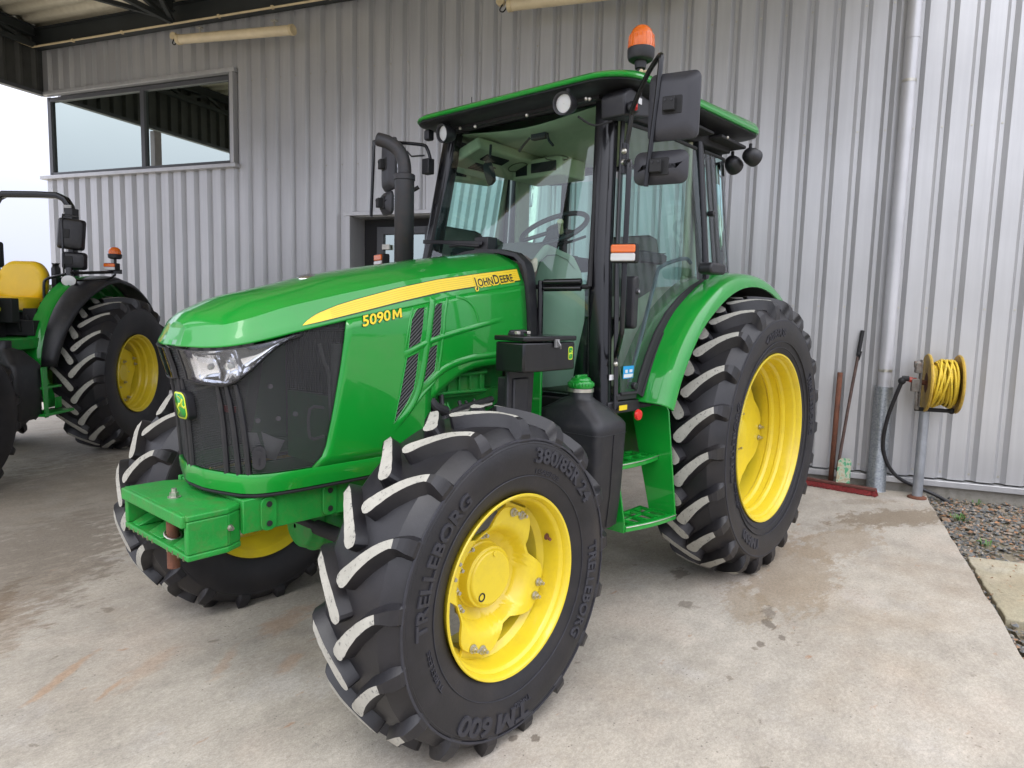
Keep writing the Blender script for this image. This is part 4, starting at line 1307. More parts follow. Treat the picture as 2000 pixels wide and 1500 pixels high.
# bottom rim, runs right round the nose
m = MB(); rows = []
ss = [-1 + i / 16 for i in range(16)] + [0.0 + s_of_x(0.219, 0.9) * i / 8 for i in range(9)]
full = [(s, 1) for s in reversed(ss)] + [(s, -1) for s in ss[1:]]
for z_, ins in ((0.862, 0.012), (0.866, 0.002), (0.90, -0.003), (0.928, -0.003), (0.936, 0.0), (0.937, 0.010)):
    rows.append([hull(s, z_, ins, side=sd_) for s, sd_ in full])
m.grid(rows)
rim = build_part(m, 'lower_rim', GREEN, tr, angle=30, solid=0.005)
m = MB(); m.tube([hull(s, 0.856, 0.012, side=sd_) for s, sd_ in full], 0.008, 8)
sub(m, 'rubber_seal', BLACKM, rim)
# grille
m = MB(); rows = []
NV = 40
for j in range(NV + 1):
    v = j / NV; row = []
    for sd_ in (1, -1):
        us = [i / 60 for i in range(61)]
        if sd_ == 1: us = list(reversed(us))
        else: us = us[1:]
        for u in us:
            z_ = 1.2
            for _ in range(3):
                s = -1 + (s_grille(z_) + 0.04 + 1) * u; z_ = 0.925 + v * (lip(s) + 0.004 - 0.925)
            row.append(hull(s, z_, 0.011, side=sd_))
    rows.append(row)
m.grid(rows)
# leave the two headlight openings out of the screen
keep_f, keep_m = [], []
for f_, mi_ in zip(m.f, m.mi):
    c_ = sum((m.v[i] for i in f_), Vector()) / 4
    ph_x = c_.x
    best = min(((hull(s_, c_.z, 0.011, side=(-1 if c_.y < YC else 1)) - c_).length, s_) for s_ in [-1 + 0.01 * i for i in range(120)])[1]
    u_ = (best + 0.885) / 0.905
    if 0.0 < u_ < 0.97 and c_.z > lin([(0, 1.268), (0.12, 1.260), (0.42, 1.258), (0.58, 1.278), (0.74, 1.322), (0.88, 1.38), (1.0, 1.435)])(u_) + 0.004: continue
    keep_f.append(f_); keep_m.append(mi_)
m.f, m.mi = keep_f, keep_m
gri = build_part(m, 'grille', [GRILLE], tr, angle=40)
# upright fins of the grille, either side of the badge
m = MB()
for sd_ in (-1, 1):
    for s in ((-0.96, -0.90, -0.50, -0.42, -0.34) if sd_ == 1 else (-0.60, -0.50, -0.40)):
        pts = [hull(s + (0.04 if abs(s) < .6 else 0) * (1.26 - z_) / 0.33, z_, 0.008, side=sd_) for z_ in (0.925, 1.0, 1.1, 1.2, 1.262)]
        m.tube(pts, [0.011, 0.011, 0.011, 0.010, 0.007], 8)
sub(m, 'fins', BLACKP, gri)
# radiator and pipes behind the screen
m = MB(); m.box((-0.10, YC, 1.20), (0.04, 0.52, 0.50))
for k in range(26): m.box((-0.123, YC - 0.25 + 0.02 * k, 1.2), (0.006, 0.004, 0.48))
rad = build_part(m, 'radiator', RADI, tr)
m = MB()
for y0 in (YC - 0.285,):
    m.tube([(-0.22, y0, 0.98), (-0.225, y0, 1.15), (-0.22, y0, 1.40)], 0.024, 12)
    m.tube([(-0.30, y0 - 0.0, 1.40), (-0.28, y0, 1.33), (-0.26, y0, 1.28), (-0.25, y0, 1.1)], 0.007, 8, smooth=3)
    m.tube([(-0.27, y0 + 0.02, 1.15), (-0.33, y0 + 0.02, 1.15), (-0.33, y0 + 0.02, 1.04), (-0.27, y0 + 0.02, 1.04)], 0.006, 8, smooth=3)
sub(m, 'coolant_pipes', GREYP, rad)
PALE = simple('pale_sheet', (0.55, 0.56, 0.56), 0.7)
m = MB()
m.add([(-0.575, 0.80, 1.085), (-0.535, 0.785, 1.080), (-0.515, 0.78, 1.00), (-0.555, 0.79, 1.005)], [(0, 1, 2, 3)])
m.add([(-0.525, 0.775, 1.085), (-0.470, 0.765, 1.055), (-0.440, 0.76, 1.045), (-0.475, 0.765, 0.975), (-0.505, 0.772, 0.985)], [(0, 1, 2, 3, 4)])
sub(m, 'pale_sheet', PALE, rad, solid=0.001)
m = MB(); m.box((-0.60, 0.86, 1.165), (0.02, 0.06, 0.022)); sub(m, 'red_label', REDP, rad)
for (x_, z_) in ((-0.50, 1.25), (-0.40, 1.14), (-0.55, 1.13), (-0.47, 1.13)):
    m = MB(); m.cyl((x_, 0.755, z_), (x_, 0.748, z_), 0.009, seg=12); sub(m, 'clip', PALE, rad)
# grille latch with keyhole, pale sheet behind
m = MB(); p = hull(-0.26, 1.0, 0.0)
q = hull(-0.24, 1.0, 0.0); tg = (q - p).normalized(); nn_ = tg.cross(Vector((0, 0, 1))); nn_ = nn_ if nn_.y < 0 else -nn_
FM = Matrix(((tg.x, nn_.x, 0, p.x), (tg.y, nn_.y, 0, p.y), (0, 0, 1, p.z), (0, 0, 0, 1)))
m.prism([(a, b) for a, b in rrect(0.045, 0.085, 0.022)], 'y', -0.004, 0.012, 0, FM)
m.cyl(FM @ Vector((0, 0.012, 0.02)), FM @ Vector((0, 0.017, 0.02)), 0.010, seg=14)
m.tube([FM @ Vector((0, 0.013, -0.002)), FM @ Vector((0, 0.013, -0.026))], 0.0035, 6)
sub(m, 'latch', BLACKP, gri)

# headlights: bright reflector bowl behind a clear cover, dark surround
HS = lambda x, z_: None
hl_top = lambda s: lip(s) - 0.012
def hl_bot(u):
    return lin([(0, 1.268), (0.12, 1.260), (0.42, 1.258), (0.58, 1.278), (0.74, 1.322), (0.88, 1.38), (1.0, 1.435)])(u)
S0, S1 = -0.885, 0.02
def hl_rows(side, ins, du=0.0, nv=8, nu=24, dome=0.0, grow=0.0):
    rows = []
    for j in range(nv + 1):
        v = j / nv; row = []
        for i in range(nu + 1):
            u = i / nu
            uu = -grow * 0.6 + u * (1 + grow * 1.0)
            s = S0 + (S1 - S0) * uu
            zt = hl_top(s) + grow * 0.05; zb = min(hl_bot(min(1, max(0, uu))) - grow * 0.10, zt - 0.004)
            z_ = zb + (zt - zb) * v
            row.append(hull(s, z_, ins - dome * math.sin(PI * v) * math.sin(PI * u), side=side))
        rows.append(row)
    return rows
for side in (-1, 1):
    m = MB()
    A = hl_rows(side, 0.004, grow=0.06); Bq = hl_rows(side, -0.006, grow=0.045); Cq = hl_rows(side, -0.007, grow=0.0); Dq = hl_rows(side, 0.016, grow=-0.01)
    def border(rw): return rw[0][:] + [r_[-1] for r_ in rw[1:]] + list(reversed(rw[-1][:-1])) + [r_[0] for r_ in reversed(rw[1:-1])]
    bl = [border(x) for x in (A, Bq, Cq, Dq)]
    m.grid(bl, closed=True)
    hl = build_part(m, 'headlight', BLACKP, tr, angle=40)
    m = MB()
    m.grid(hl_rows(side, 0.014, grow=-0.01, dome=-0.022))
    # stepped reflector cells
    for (u0, u1, d0) in ((0.10, 0.38, 0.020), (0.40, 0.60, 0.022)):
        rows = []
        for j in range(5):
            row = []
            for i in range(9):
                u = u0 + (u1 - u0) * i / 8; v = 0.12 + 0.75 * j / 4
                s = S0 + (S1 - S0) * u; zt = hl_top(s); zb = hl_bot(u)
                k_ = max(abs(i - 4) / 4, abs(j - 2) / 2)
                row.append(hull(s, zb + (zt - zb) * v, 0.040 - 1.3 * d0 * (k_ ** 2), side=side))
            rows.append(row)
        m.grid(rows)
    sub(m, 'reflector', REFL, hl, angle=60)
    m = MB()
    for u in (0.24, 0.50):
        s = S0 + (S1 - S0) * u; zc_ = (hl_top(s) + hl_bot(u)) / 2
        p = hull(s, zc_, 0.026, side=side)
        m.ball(p, 0.011, 12)
    sub(m, 'bulb', WLENS, hl)
    m = MB(); m.grid(hl_rows(side, -0.004, dome=0.004)); sub(m, 'lens_cover', LENSC, hl, angle=60)

# badge on the nose: rounded shield with a leaping deer
def deer(mm, T, sc, mi=0):
    body = [(-0.42, 0.05), (-0.30, 0.14), (-0.10, 0.12), (0.08, 0.16), (0.20, 0.30), (0.27, 0.36), (0.40, 0.31), (0.30, 0.22), (0.24, 0.06), (0.40, -0.02), (0.46, 0.06), (0.50, 0.03), (0.42, -0.10), (0.20, -0.06), (0.06, -0.04), (-0.12, -0.03), (-0.22, -0.10), (-0.12, -0.24), (-0.22, -0.40), (-0.27, -0.38), (-0.20, -0.24), (-0.34, -0.10), (-0.40, -0.02)]
    ant = [(0.20, 0.30), (0.12, 0.40), (-0.06, 0.46), (-0.22, 0.40), (-0.10, 0.42), (0.06, 0.36), (0.14, 0.27)]
    for poly in (body, ant):
        V = [T @ Vector((a * sc, 0, b * sc)) for a, b in poly]
        mm.v += V; o = len(mm.v) - len(V)
        mm.f.append([o + i for i in range(len(V))]); mm.mi.append(mi)
m = MB()
T_ = Matrix.Translation((-0.700, YC, 1.165)) @ Matrix.Rotation(R(-90), 4, 'Z')
def on_nose(y_, z_, dx): return (nose_x(z_) - dx + 0.15 * (y_ - YC) ** 2, y_, z_)
shape = [(a, b * (1.0 + 0.10 * (a / 0.05) ** 2 * 0)) for a, b in rrect(0.092, 0.106, 0.026)]
V = [on_nose(YC - a, 1.168 + b, 0.020) for a, b in shape] + [on_nose(YC - a, 1.168 + b, -0.012) for a, b in shape]
n_ = len(shape)
m.add(V, [tuple(range(n_)), tuple(range(2 * n_ - 1, n_ - 1, -1))] + [(i, (i + 1) % n_, n_ + (i + 1) % n_, n_ + i) for i in range(n_)])
LIME = simple('badge_yellow', (0.62, 0.70, 0.04), 0.35, var=0.03)
bd = build_part(m, 'nose_badge', BLACKP, tr, bevel=0.003)
m = MB(); V = [on_nose(YC - a, 1.168 + b, 0.0225) for a, b in rrect(0.085, 0.099, 0.023)]; m.add(V, [tuple(range(len(V)))])
sub(m, 'badge_border', LIME, bd, solid=0.0015, offs=0)
m = MB(); V = [on_nose(YC - a, 1.168 + b, 0.0245) for a, b in rrect(0.073, 0.087, 0.018)]; m.add(V, [tuple(range(len(V)))])
sub(m, 'badge_field', GREEN, bd, solid=0.001, offs=0)
m = MB(); T_ = Matrix.Translation((-0.7005, YC, 1.166)) @ Matrix.Rotation(R(-90), 4, 'Z')
deer(m, T_, 0.082); m.v = [Vector(on_nose(v.y, v.z, 0.0262)) for v in m.v]; sub(m, 'deer_emblem', LIME, bd, solid=0.0012, offs=0)

# ---- decals on the left flank, projected on the real surface
HBVH = BVHTree.FromPolygons([tuple(p) for p in HB.v], HB.f)
def flank(x, z_, off=0.0012, side=-1):
    o = Vector((x, YC + side * 1.5, z_))
    hit, nrm_, idx, dist = HBVH.ray_cast(o, Vector((0, -side, 0)))
    if hit is None: return Vector((x, YC + side * 0.33, z_))
    return Vector((hit.x, hit.y + side * off, hit.z))
top = lin([(-0.398, 1.472), (-0.38, 1.486), (-0.362, 1.497), (-0.328, 1.515), (-0.238, 1.547), (-0.144, 1.573), (0.06, 1.624), (0.288, 1.671), (0.545, 1.71), (0.842, 1.752)])
bot = lin([(-0.398, 1.470), (-0.328, 1.484), (-0.238, 1.504), (-0.144, 1.525), (0.06, 1.571), (0.289, 1.618), (0.547, 1.658), (0.842, 1.697)])
for side in (-1, 1):
    m = MB(); rows = []
    xs = [-0.398 + (0.842 + 0.398) * i / 60 for i in range(61)]
    for v in (0, 0.25, 0.5, 0.75, 1): rows.append([flank(x, bot(x) + (top(x) - bot(x)) * v, 0.0016, side) for x in xs])
    m.grid(rows)
    st = build_part(m, 'yellow_stripe', DECALY, tr)
    m = MB()
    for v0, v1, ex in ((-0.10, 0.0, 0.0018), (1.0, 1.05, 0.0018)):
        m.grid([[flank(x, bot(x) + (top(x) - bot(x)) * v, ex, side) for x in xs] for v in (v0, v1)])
    sub(m, 'stripe_outline', simple('stripe_dark_edge', (0.01, 0.045, 0.012), 0.4), st)  # dark green lines along both edges of the stripe
    m = MB()
    for k in range(5):
        v = 0.14 + 0.17 * k
        m.grid([[flank(x, bot(x) + (top(x) - bot(x)) * w_, 0.0022, side) for x in xs[6:]] for w_ in (v - 0.016, v + 0.016)])
    sub(m, 'stripe_pinstripes', simple('stripe_ochre', (0.60, 0.38, 0.02), 0.4), st)
    if side == 1: continue
def side_text(s, x0, x1, z0, z1, h, mats, name, parent, outline=None, bold=0.0, off=0.003):
    vs_, fs = text_polys(s, h, bold)
    a, b = text_width(vs_)
    for (mat, bo, of) in ([(outline[0], outline[1], off)] if outline else []) + [(mats, bold, off + 0.0012)]:
        v2, f2 = text_polys(s, h, bo)
        mm = MB()
        V = []
        for v in v2:
            k_ = (v.x - a) / (b - a)
            x = x0 + (x1 - x0) * k_
            V.append(flank(x, z0 + (z1 - z0) * k_ + v.y, of))
        mm.add(V, f2)
        sub(mm, name if mat is mats else name + '_outline', mat, parent)
INK = simple('decal_black', (0.012, 0.014, 0.012), 0.4)
def small_caps(parts, x0, x1, z0, z1, big, small_, mat, name, parent, outline):
    """words whose first letters are taller"""
    segs = []; tot = 0
    for s, hh in parts:
        vs_, fs = text_polys(s, hh, 0.001)
        a, b = text_width(vs_); segs.append((s, hh, b - a)); tot += (b - a) + 0.008
    cx = x0
    scl = (x1 - x0) / tot
    for s, hh, wd in segs:
        e_ = cx + wd * scl
        k0 = (cx - x0) / (x1 - x0); k1 = (e_ - x0) / (x1 - x0)
        side_text(s, cx, e_, z0 + (z1 - z0) * k0, z0 + (z1 - z0) * k1, hh, mat, name, parent, outline, 0.0012)
        cx = e_ + 0.008 * scl
small_caps([('J', 0.062), ('OHN', 0.050), (' ', 0.02), ('D', 0.062), ('EERE', 0.050)] if False else [('J', 0.060), ('OHN', 0.049), ('D', 0.060), ('EERE', 0.049)], 0.505, 0.795, 1.648, 1.691, 0.06, 0.049, INK, 'maker_lettering', hood, (DECALY, 0.0065))
small_caps([('5090', 0.058), ('M', 0.050)], -0.143, 0.062, 1.467, 1.509, 0.06, 0.05, simple('badge_letter_yellow', (0.88, 0.66, 0.02), 0.3), 'model_lettering', SP, (INK, 0.0030))

# vents and the raised ribs between them
def patch(poly, name, mat, parent, off=0.002, div=6, solid=0.0):
    bm = bmesh.new()
    vv = [bm.verts.new((a, 0, b)) for a, b in poly]
    bm.faces.new(vv)
    bmesh.ops.triangulate(bm, faces=bm.faces)
    for _ in range(3):
        bmesh.ops.subdivide_edges(bm, edges=[e for e in bm.edges if e.calc_length() > 0.03], cuts=1)
        bmesh.ops.triangulate(bm, faces=bm.faces)
    bm.verts.ensure_lookup_table()
    mm = MB(); mm.add([flank(v.co.x, v.co.z, off) for v in bm.verts], [[v.index for v in f.verts] for f in bm.faces]); bm.free()
    return sub(mm, name, mat, parent, solid=solid, offs=0)
vents = [[(0.127, 1.530), (0.140, 1.541), (0.178, 1.548), (0.151, 1.401), (0.087, 1.376), (0.105, 1.495)],
         [(0.240, 1.556), (0.252, 1.564), (0.281, 1.569), (0.262, 1.430), (0.207, 1.415), (0.224, 1.53)],
         [(0.079, 1.335), (0.141, 1.357), (0.132, 1.27), (0.120, 1.205), (0.085, 1.147), (0.022, 1.072), (0.048, 1.184)],
         [(0.204, 1.376), (0.247, 1.390), (0.243, 1.33), (0.235, 1.275), (0.212, 1.255), (0.163, 1.218), (0.180, 1.285)]]
for v_ in vents:
    vo = patch(v_, 'vent', VENT, SP, 0.0015)
    cx = sum(p[0] for p in v_) / len(v_); cz = sum(p[1] for p in v_) / len(v_)
    mm = MB(); out = [(cx + (a - cx) * 1.07 , cz + (b - cz) * 1.035) for a, b in v_]
    mm.tube([flank(a, b, 0.0005) for a, b in out], 0.0038, 6, closed=True)
    sub(mm, 'vent_frame', GREEN, SP)
def rib(pts, r=0.007, name='pressed_rib', flat=0.45):
    P = catmull([Vector((a, 0, b)) for a, b in pts], 8)
    mm = MB()
    rows = []
    for i, p in enumerate(P):
        d = (P[min(i + 1, len(P) - 1)] - P[max(i - 1, 0)]).normalized()
        nn = Vector((-d.z, 0, d.x))
        ta = min(1, i / 5, (len(P) - 1 - i) / 5)
        row = []
        for k in range(7):
            t = -1 + 2 * k / 6
            q = p + nn * (r * t)
            row.append(flank(q.x, q.z, 0.0004 + (r * flat * (1 - t * t) + 0.0004) * ta))
        rows.append(row)
    mm.grid(rows)
    sub(mm, name, GREEN, SP, angle=50)
rib([(0.232, 1.59), (0.222, 1.545), (0.207, 1.48), (0.190, 1.38), (0.172, 1.29), (0.150, 1.20), (0.110, 1.13), (0.022, 1.045)], 0.016)
rib([(0.062, 1.350), (0.16, 1.388), (0.265, 1.420), (0.46, 1.462), (0.69, 1.505)], 0.013)
rib([(0.115, 1.545), (0.090, 1.47), (0.072, 1.38)], 0.006)
rib([(0.318, 1.590), (0.296, 1.52), (0.282, 1.42), (0.268, 1.32), (0.245, 1.24), (0.17, 1.175), (0.09, 1.10), (0.02, 1.035)], 0.008)
rib([(0.17, 1.20), (0.30, 1.283), (0.45, 1.320), (0.60, 1.333), (0.80, 1.342)], 0.016)
rib([(0.37, 1.60), (0.44, 1.585), (0.49, 1.54), (0.515, 1.46)], 0.007)

# black collar between bonnet and cab
m = MB(); rows = []
for (dx, gr) in ((0.0, -0.004), (0.004, 0.016), (0.05, 0.020), (0.072, 0.010), (0.075, -0.03)):
    row = []
    prof = [(0.325, 1.26), (0.333, 1.45), (0.318, 1.62), (0.300, 1.74), (0.285, 1.778), (0.23, 1.820), (0.12, 1.842), (0.0, 1.848)]
    pp = [(a, b) for a, b in prof] + [(-a, b) for a, b in reversed(prof[:-1])]
    for a, b in pp:
        l_ = math.hypot(a, b - 1.5) + 1e-6
        row.append(Vector((XR + 0.004 + dx, YC - a - gr * a / l_, b + gr * max(0, (b - 1.5)) / l_)))
    rows.append(row)
m.grid(rows)
build_part(m, 'cowl_collar', BLACKP, tr, angle=35)

# ================================================================ FRONT CHASSIS
m = MB()
x0, x1 = -0.806, -0.66
yA, yB = 0.757, 1.303
zt, zb = 0.832, 0.672
T = 0.022
plan_ = [(x0, yA), (x1, yA), (x1 + 0.02, yA + 0.012), (-0.60, 0.788), (-0.60, 1.272), (x1 + 0.02, yB - 0.012), (x1, yB), (x0, yB)]
m.prism(plan_, 'z', zt - T, zt); m.prism(plan_, 'z', zb, zb + T)
for (ya_, yb_) in ((yA + 0.0005, yA + 0.026), (yB - 0.026, yB - 0.0005)):
    m.box(((x0 + x1) / 2 + 0.0005, (ya_ + yb_) / 2, (zt + zb) / 2), (x1 - x0 - 0.001, yb_ - ya_, zt - zb - 2 * T))
m.prism([(x1 - 0.020, yA + 0.027), (x1 + 0.0, yA + 0.001), (x1 + 0.02, yA + 0.013), (-0.601, 0.789), (-0.601, 1.271), (x1 + 0.02, yB - 0.013), (x1, yB - 0.001), (x1 - 0.020, yB - 0.027)], 'z', zb + T, zt - T)
# wedge ramps inside the pocket
for ya, yb in ((yA + 0.03, yA + 0.15), (yA + 0.24, yA + 0.36), (yB - 0.10, yB - 0.03)):
    m.add([(x0 + 0.01, ya, zb + T), (x0 + 0.01, yb, zb + T), (x1 - 0.025, ya, zb + T), (x1 - 0.025, yb, zb + T), (x1 - 0.025, ya, zb + T + 0.05), (x1 - 0.025, yb, zb + T + 0.05)], [(0, 1, 3, 2), (0, 4, 5, 1), (2, 3, 5, 4), (0, 2, 4), (1, 5, 3)])
m.bar((x0 - 0.004, yA + 0.01, zt - 0.022), (x0 - 0.004, yB - 0.01, zt - 0.022), 0.02, 0.044)
brk = build_part(m, 'weight_bracket', GREENM, tr, bevel=0.006, seg=3)
m = MB()
for k in range(12):
    y = yA + 0.03 + 0.043 * k
    if 4 <= k <= 5: continue
    m.box((x0 + 0.004, y, zb + 0.006), (0.012, 0.010, 0.016))
sub(m, 'weight_notches', simple('worn_green', (0.10, 0.12, 0.05), 0.7, var=0.4, vscale=40), brk, bevel=0.002)
m = MB(); m.tube([(-0.755, 0.99, 0.58), (-0.755, 0.99, 0.79)], 0.022, 14); sub(m, 'drawbar_pin', RUST, brk, bevel=0.003)
m = MB(); m.tube([(-0.755 + 0.028 * math.cos(a), 0.99 + 0.028 * math.sin(a), 0.705 + 0.012 * math.sin(a)) for a in [i * PI / 6 for i in range(12)]], 0.004, 6, closed=True); sub(m, 'pin_clip', STEEL, brk)
for (p, d, r_) in (((-0.735, 1.02, zt), (0, 0, 1), 0.016), ((x1 - 0.024, 1.13, 0.745), (-1, 0, 0), 0.014), ((x1 - 0.024, 0.83, 0.725), (-1, 0, 0), 0.014), ((-0.655, 0.775, 0.76), (0, -1, 0), 0.012)):
    m = MB(); bolt(m, p, d, r_, 0.026); sub(m, 'bolt', STEEL, brk)
# frame rails with plates
m = MB()
for y, sg_ in ((0.775, -1), (1.285, 1)):
    m.prism([(-0.605, 0.722), (-0.605, 0.846), (0.30, 0.850), (1.0, 0.850), (1.0, 0.70), (0.2, 0.70), (-0.1, 0.716)], 'y', y - 0.012, y + 0.012)
m.box((-0.55, YC, 0.785), (0.10, 0.48, 0.115))
fr_ = build_part(m, 'frame_rail', GREENM, tr, bevel=0.004)
for (xa, zc_) in ((-0.51, 0.782), (-0.25, 0.786)):
    m = MB(); m.prism([(xa + a, zc_ + b) for a, b in rrect(0.062, 0.125, 0.026)], 'y', 0.752, 0.7625); sub(m, 'bolt_plate', GREENM, fr_, bevel=0.002)
    for dz in (-0.036, 0.036):
        m = MB(); m.cyl((xa, 0.7515, zc_ + dz), (xa, 0.748, zc_ + dz), 0.011, seg=16); sub(m, 'plug', BLACKM, fr_)
# front axle: beam, central drive housing, steering knuckles
m = MB()
m.tube([(0.0, 0.42, 0.575), (0.0, 0.62, 0.575), (0.0, 0.80, 0.58), (0.0, 1.26, 0.58), (0.0, 1.44, 0.575), (0.0, 1.64, 0.575)], [0.075, 0.062, 0.085, 0.085, 0.062, 0.075], 20)
m.lathe([(-0.16, 0.01), (-0.158, 0.055), (-0.14, 0.10), (-0.10, 0.118), (-0.09, 0.128), (-0.07, 0.130), (-0.055, 0.125), (0.02, 0.145), (0.16, 0.10), (0.30, 0.06)], (0.0, 1.16, 0.565), 'x', 28)
m.lathe([(0.0, 0.05), (0.03, 0.062), (0.10, 0.066), (0.15, 0.055)], (-0.02, 1.0, 0.62), 'z', 20)
m.box((0.02, 1.03, 0.70), (0.24, 0.22, 0.10)); m.box((-0.05, 0.93, 0.69), (0.12, 0.10, 0.03))
axl = build_part(m, 'front_axle', GREENM, tr, bevel=0.006)
for y, d in ((0.40, -1), (1.66, 1)):
    m = MB(); m.lathe([(-0.13, 0.05), (-0.12, 0.08), (0.12, 0.08), (0.13, 0.05)], (0, y, 0.575), 'z', 20); m.cyl((0, y, 0.575), (0, y + d * 0.20, 0.575), 0.12, 0.13, seg=24); sub(m, 'knuckle', GREENM, axl, bevel=0.004)
m = MB(); m.tube([(-0.16, 0.55, 0.60), (-0.16, 1.5, 0.60)], 0.018, 10); m.tube([(-0.16, 0.75, 0.60), (-0.16, 0.98, 0.60)], 0.032, 14); sub(m, 'steering_ram', BLACKM, axl)
# engine, gearbox, underside masses
m = MB()
m.box((0.10, YC, 1.02), (0.50, 0.40, 0.30)); m.box((0.48, YC, 0.98), (0.60, 0.46, 0.36)); m.box((0.55, YC, 1.26), (0.62, 0.36, 0.22))
m.box((0.42, 0.80, 1.19), (0.40, 0.10, 0.10)); m.box((1.3, YC, 0.82), (1.2, 0.40, 0.34)); m.box((2.25, YC, 0.80), (0.9, 0.42, 0.50))
for k in range(5): m.box((0.30 + 0.07 * k, 0.745, 1.20), (0.010, 0.02, 0.085))
m.tube([(0.25, 0.742, 1.235), (0.62, 0.742, 1.25)], 0.012, 8); m.tube([(0.25, 0.742, 1.165), (0.62, 0.742, 1.16)], 0.010, 8)
m.cyl((2.308, 0.30, 0.826), (2.308, 1.76, 0.826), 0.13, seg=24)
eng = build_part(m, 'engine', GREENM, tr, bevel=0.01)
m = MB()
rq = random.Random(11)
m.tube([(0.24, 0.70, 1.10), (0.27, 0.705, 1.05), (0.40, 0.70, 1.09), (0.62, 0.70, 1.12)], 0.016, 10, smooth=5)
m.tube([(0.22, 0.72, 1.18), (0.25, 0.70, 1.12), (0.32, 0.70, 1.09)], 0.022, 10, smooth=5)
m.tube([(0.45, 0.70, 1.06), (0.55, 0.69, 1.05), (0.68, 0.71, 1.09), (0.74, 0.75, 1.15)], 0.012, 8, smooth=5)
for k in range(7):
    a = rq.uniform(0.22, 0.66); b = a + rq.uniform(-0.08, 0.10)
    m.tube([(a, 0.73, rq.uniform(0.92, 1.0)), ((a + b) / 2, 0.69, rq.uniform(0.98, 1.08)), (b, 0.74, rq.uniform(1.08, 1.16))], rq.uniform(0.006, 0.012), 8, smooth=5)
sub(m, 'hoses', simple('engine_hose', (0.03, 0.03, 0.032), 0.5), eng)
m = MB()
for k in range(6):
    a = 0.235 + 0.022 * k
    m.tube([(a, 0.725, 0.93), (a + rq.uniform(-.03, .03), 0.70, 1.01), (a + rq.uniform(-0.02, 0.05), 0.735, 1.12)], 0.006, 8, smooth=5)
sub(m, 'fuel_lines', GREENM, eng)
m = MB(); m.tube([(0.30, 0.70, 1.115), (0.42, 0.695, 1.02), (0.50, 0.70, 0.98)], 0.008, 8); m.tube([(0.36, 0.69, 1.075), (0.60, 0.685, 1.10)], 0.010, 8); sub(m, 'metal_pipes', STEEL, eng)
m = MB(); m.box((0.76, 0.62, 1.16), (0.016, 0.22, 0.30)); m.prism([(0.69, 1.30), (0.84, 1.30), (0.80, 1.10), (0.72, 0.98)], 'y', 0.60, 0.612)
build_part(m, 'cab_bracket', GREEN, tr, bevel=0.004)

# ================================================================ TOOLBOX, TANK, STEPS
m = MB(); m.box((0.552, 0.38, 1.350), (0.355, 0.16, 0.125))
tb = build_part(m, 'toolbox', BLACKG, tr, bevel=0.008, seg=3)
m = MB(); m.box((0.552, 0.38, 1.4285), (0.365, 0.172, 0.022)); sub(m, 'lid', BLACKG, tb, bevel=0.006, seg=3)
m = MB(); m.box((0.585, 0.292, 1.408), (0.028, 0.008, 0.035)); m.tube([(0.585, 0.288, 1.42), (0.592, 0.278, 1.40), (0.605, 0.286, 1.385)], 0.004, 6); sub(m, 'clasp', simple('grey_clasp', (0.3, 0.3, 0.3), 0.4, metal=0.6), tb)
m = MB()
m.box((0.45, 0.41, 1.445), (0.07, 0.035, 0.012)); m.tube([(0.42, 0.42, 1.452), (0.50, 0.40, 1.455)], 0.010, 8)
sub(m, 'lid_knob', BLACKP, tb, bevel=0.003)
m = MB(); m.box((0.43, 0.385, 1.450), (0.02, 0.018, 0.014)); m.box((0.515, 0.40, 1.450), (0.022, 0.018, 0.014)); sub(m, 'nut', STEEL, tb, bevel=0.002)
m = MB(); V = [(0.695 + a, 0.2985, 1.362 + b) for a, b in rrect(0.034, 0.058, 0.010)]; m.add(V, [tuple(range(len(V)))]); sub(m, 'badge', LIME, tb)
m = MB(); V = [(0.695 + a, 0.2975, 1.362 + b) for a, b in rrect(0.027, 0.050, 0.008)]; m.add(V, [tuple(range(len(V)))]); sub(m, 'badge_field', GREEN, tb)
m = MB(); deer(m, Matrix.Translation((0.695, 0.2965, 1.360)), 0.034); sub(m, 'deer_emblem', LIME, tb)
m = MB(); m.prism([(0.44, 1.285), (0.62, 1.285), (0.60, 0.95), (0.50, 0.75), (0.44, 0.75)], 'y', 0.44, 0.46); m.box((0.52, 0.48, 0.95), (0.10, 0.10, 0.60)); build_part(m, 'toolbox_bracket', BLACKP, tr, bevel=0.006)

# moulded fuel tank
m = MB()
def ring(x0, x1, y0, y1, z_, r):
    return [Vector(((x0 + x1) / 2 + a, (y0 + y1) / 2 + b, z_)) for a, b in rrect(x1 - x0, y1 - y0, r, 5)]
rows = [ring(0.815, 1.01, 0.235, 0.60, 0.515, 0.03), ring(0.79, 1.02, 0.21, 0.62, 0.535, 0.04), ring(0.785, 1.025, 0.195, 0.63, 0.70, 0.04), ring(0.775, 1.03, 0.185, 0.64, 1.0, 0.04), ring(0.775, 1.03, 0.185, 0.64, 1.028, 0.045), ring(0.785, 1.02, 0.20, 0.62, 1.05, 0.05),
        ring(0.785, 0.98, 0.255, 0.50, 1.105, 0.06), ring(0.80, 0.94, 0.29, 0.45, 1.135, 0.06), ring(0.812, 0.928, 0.302, 0.418, 1.15, 0.057), ring(0.812, 0.928, 0.302, 0.418, 1.19, 0.057)]
m.grid(rows, closed=True)
m.add(rows[0], [tuple(range(len(rows[0])))]); m.add(rows[-1], [tuple(range(len(rows[-1])))])
tank = build_part(m, 'fuel_tank', BLACKP, tr, angle=50)
m = MB(); m.lathe([(1.19, 0.056), (1.197, 0.060), (1.215, 0.060), (1.222, 0.056), (1.226, 0.048), (1.236, 0.044), (1.245, 0.030), (1.250, 0.001)], (0.87, 0.36, 0), 'z', 32)
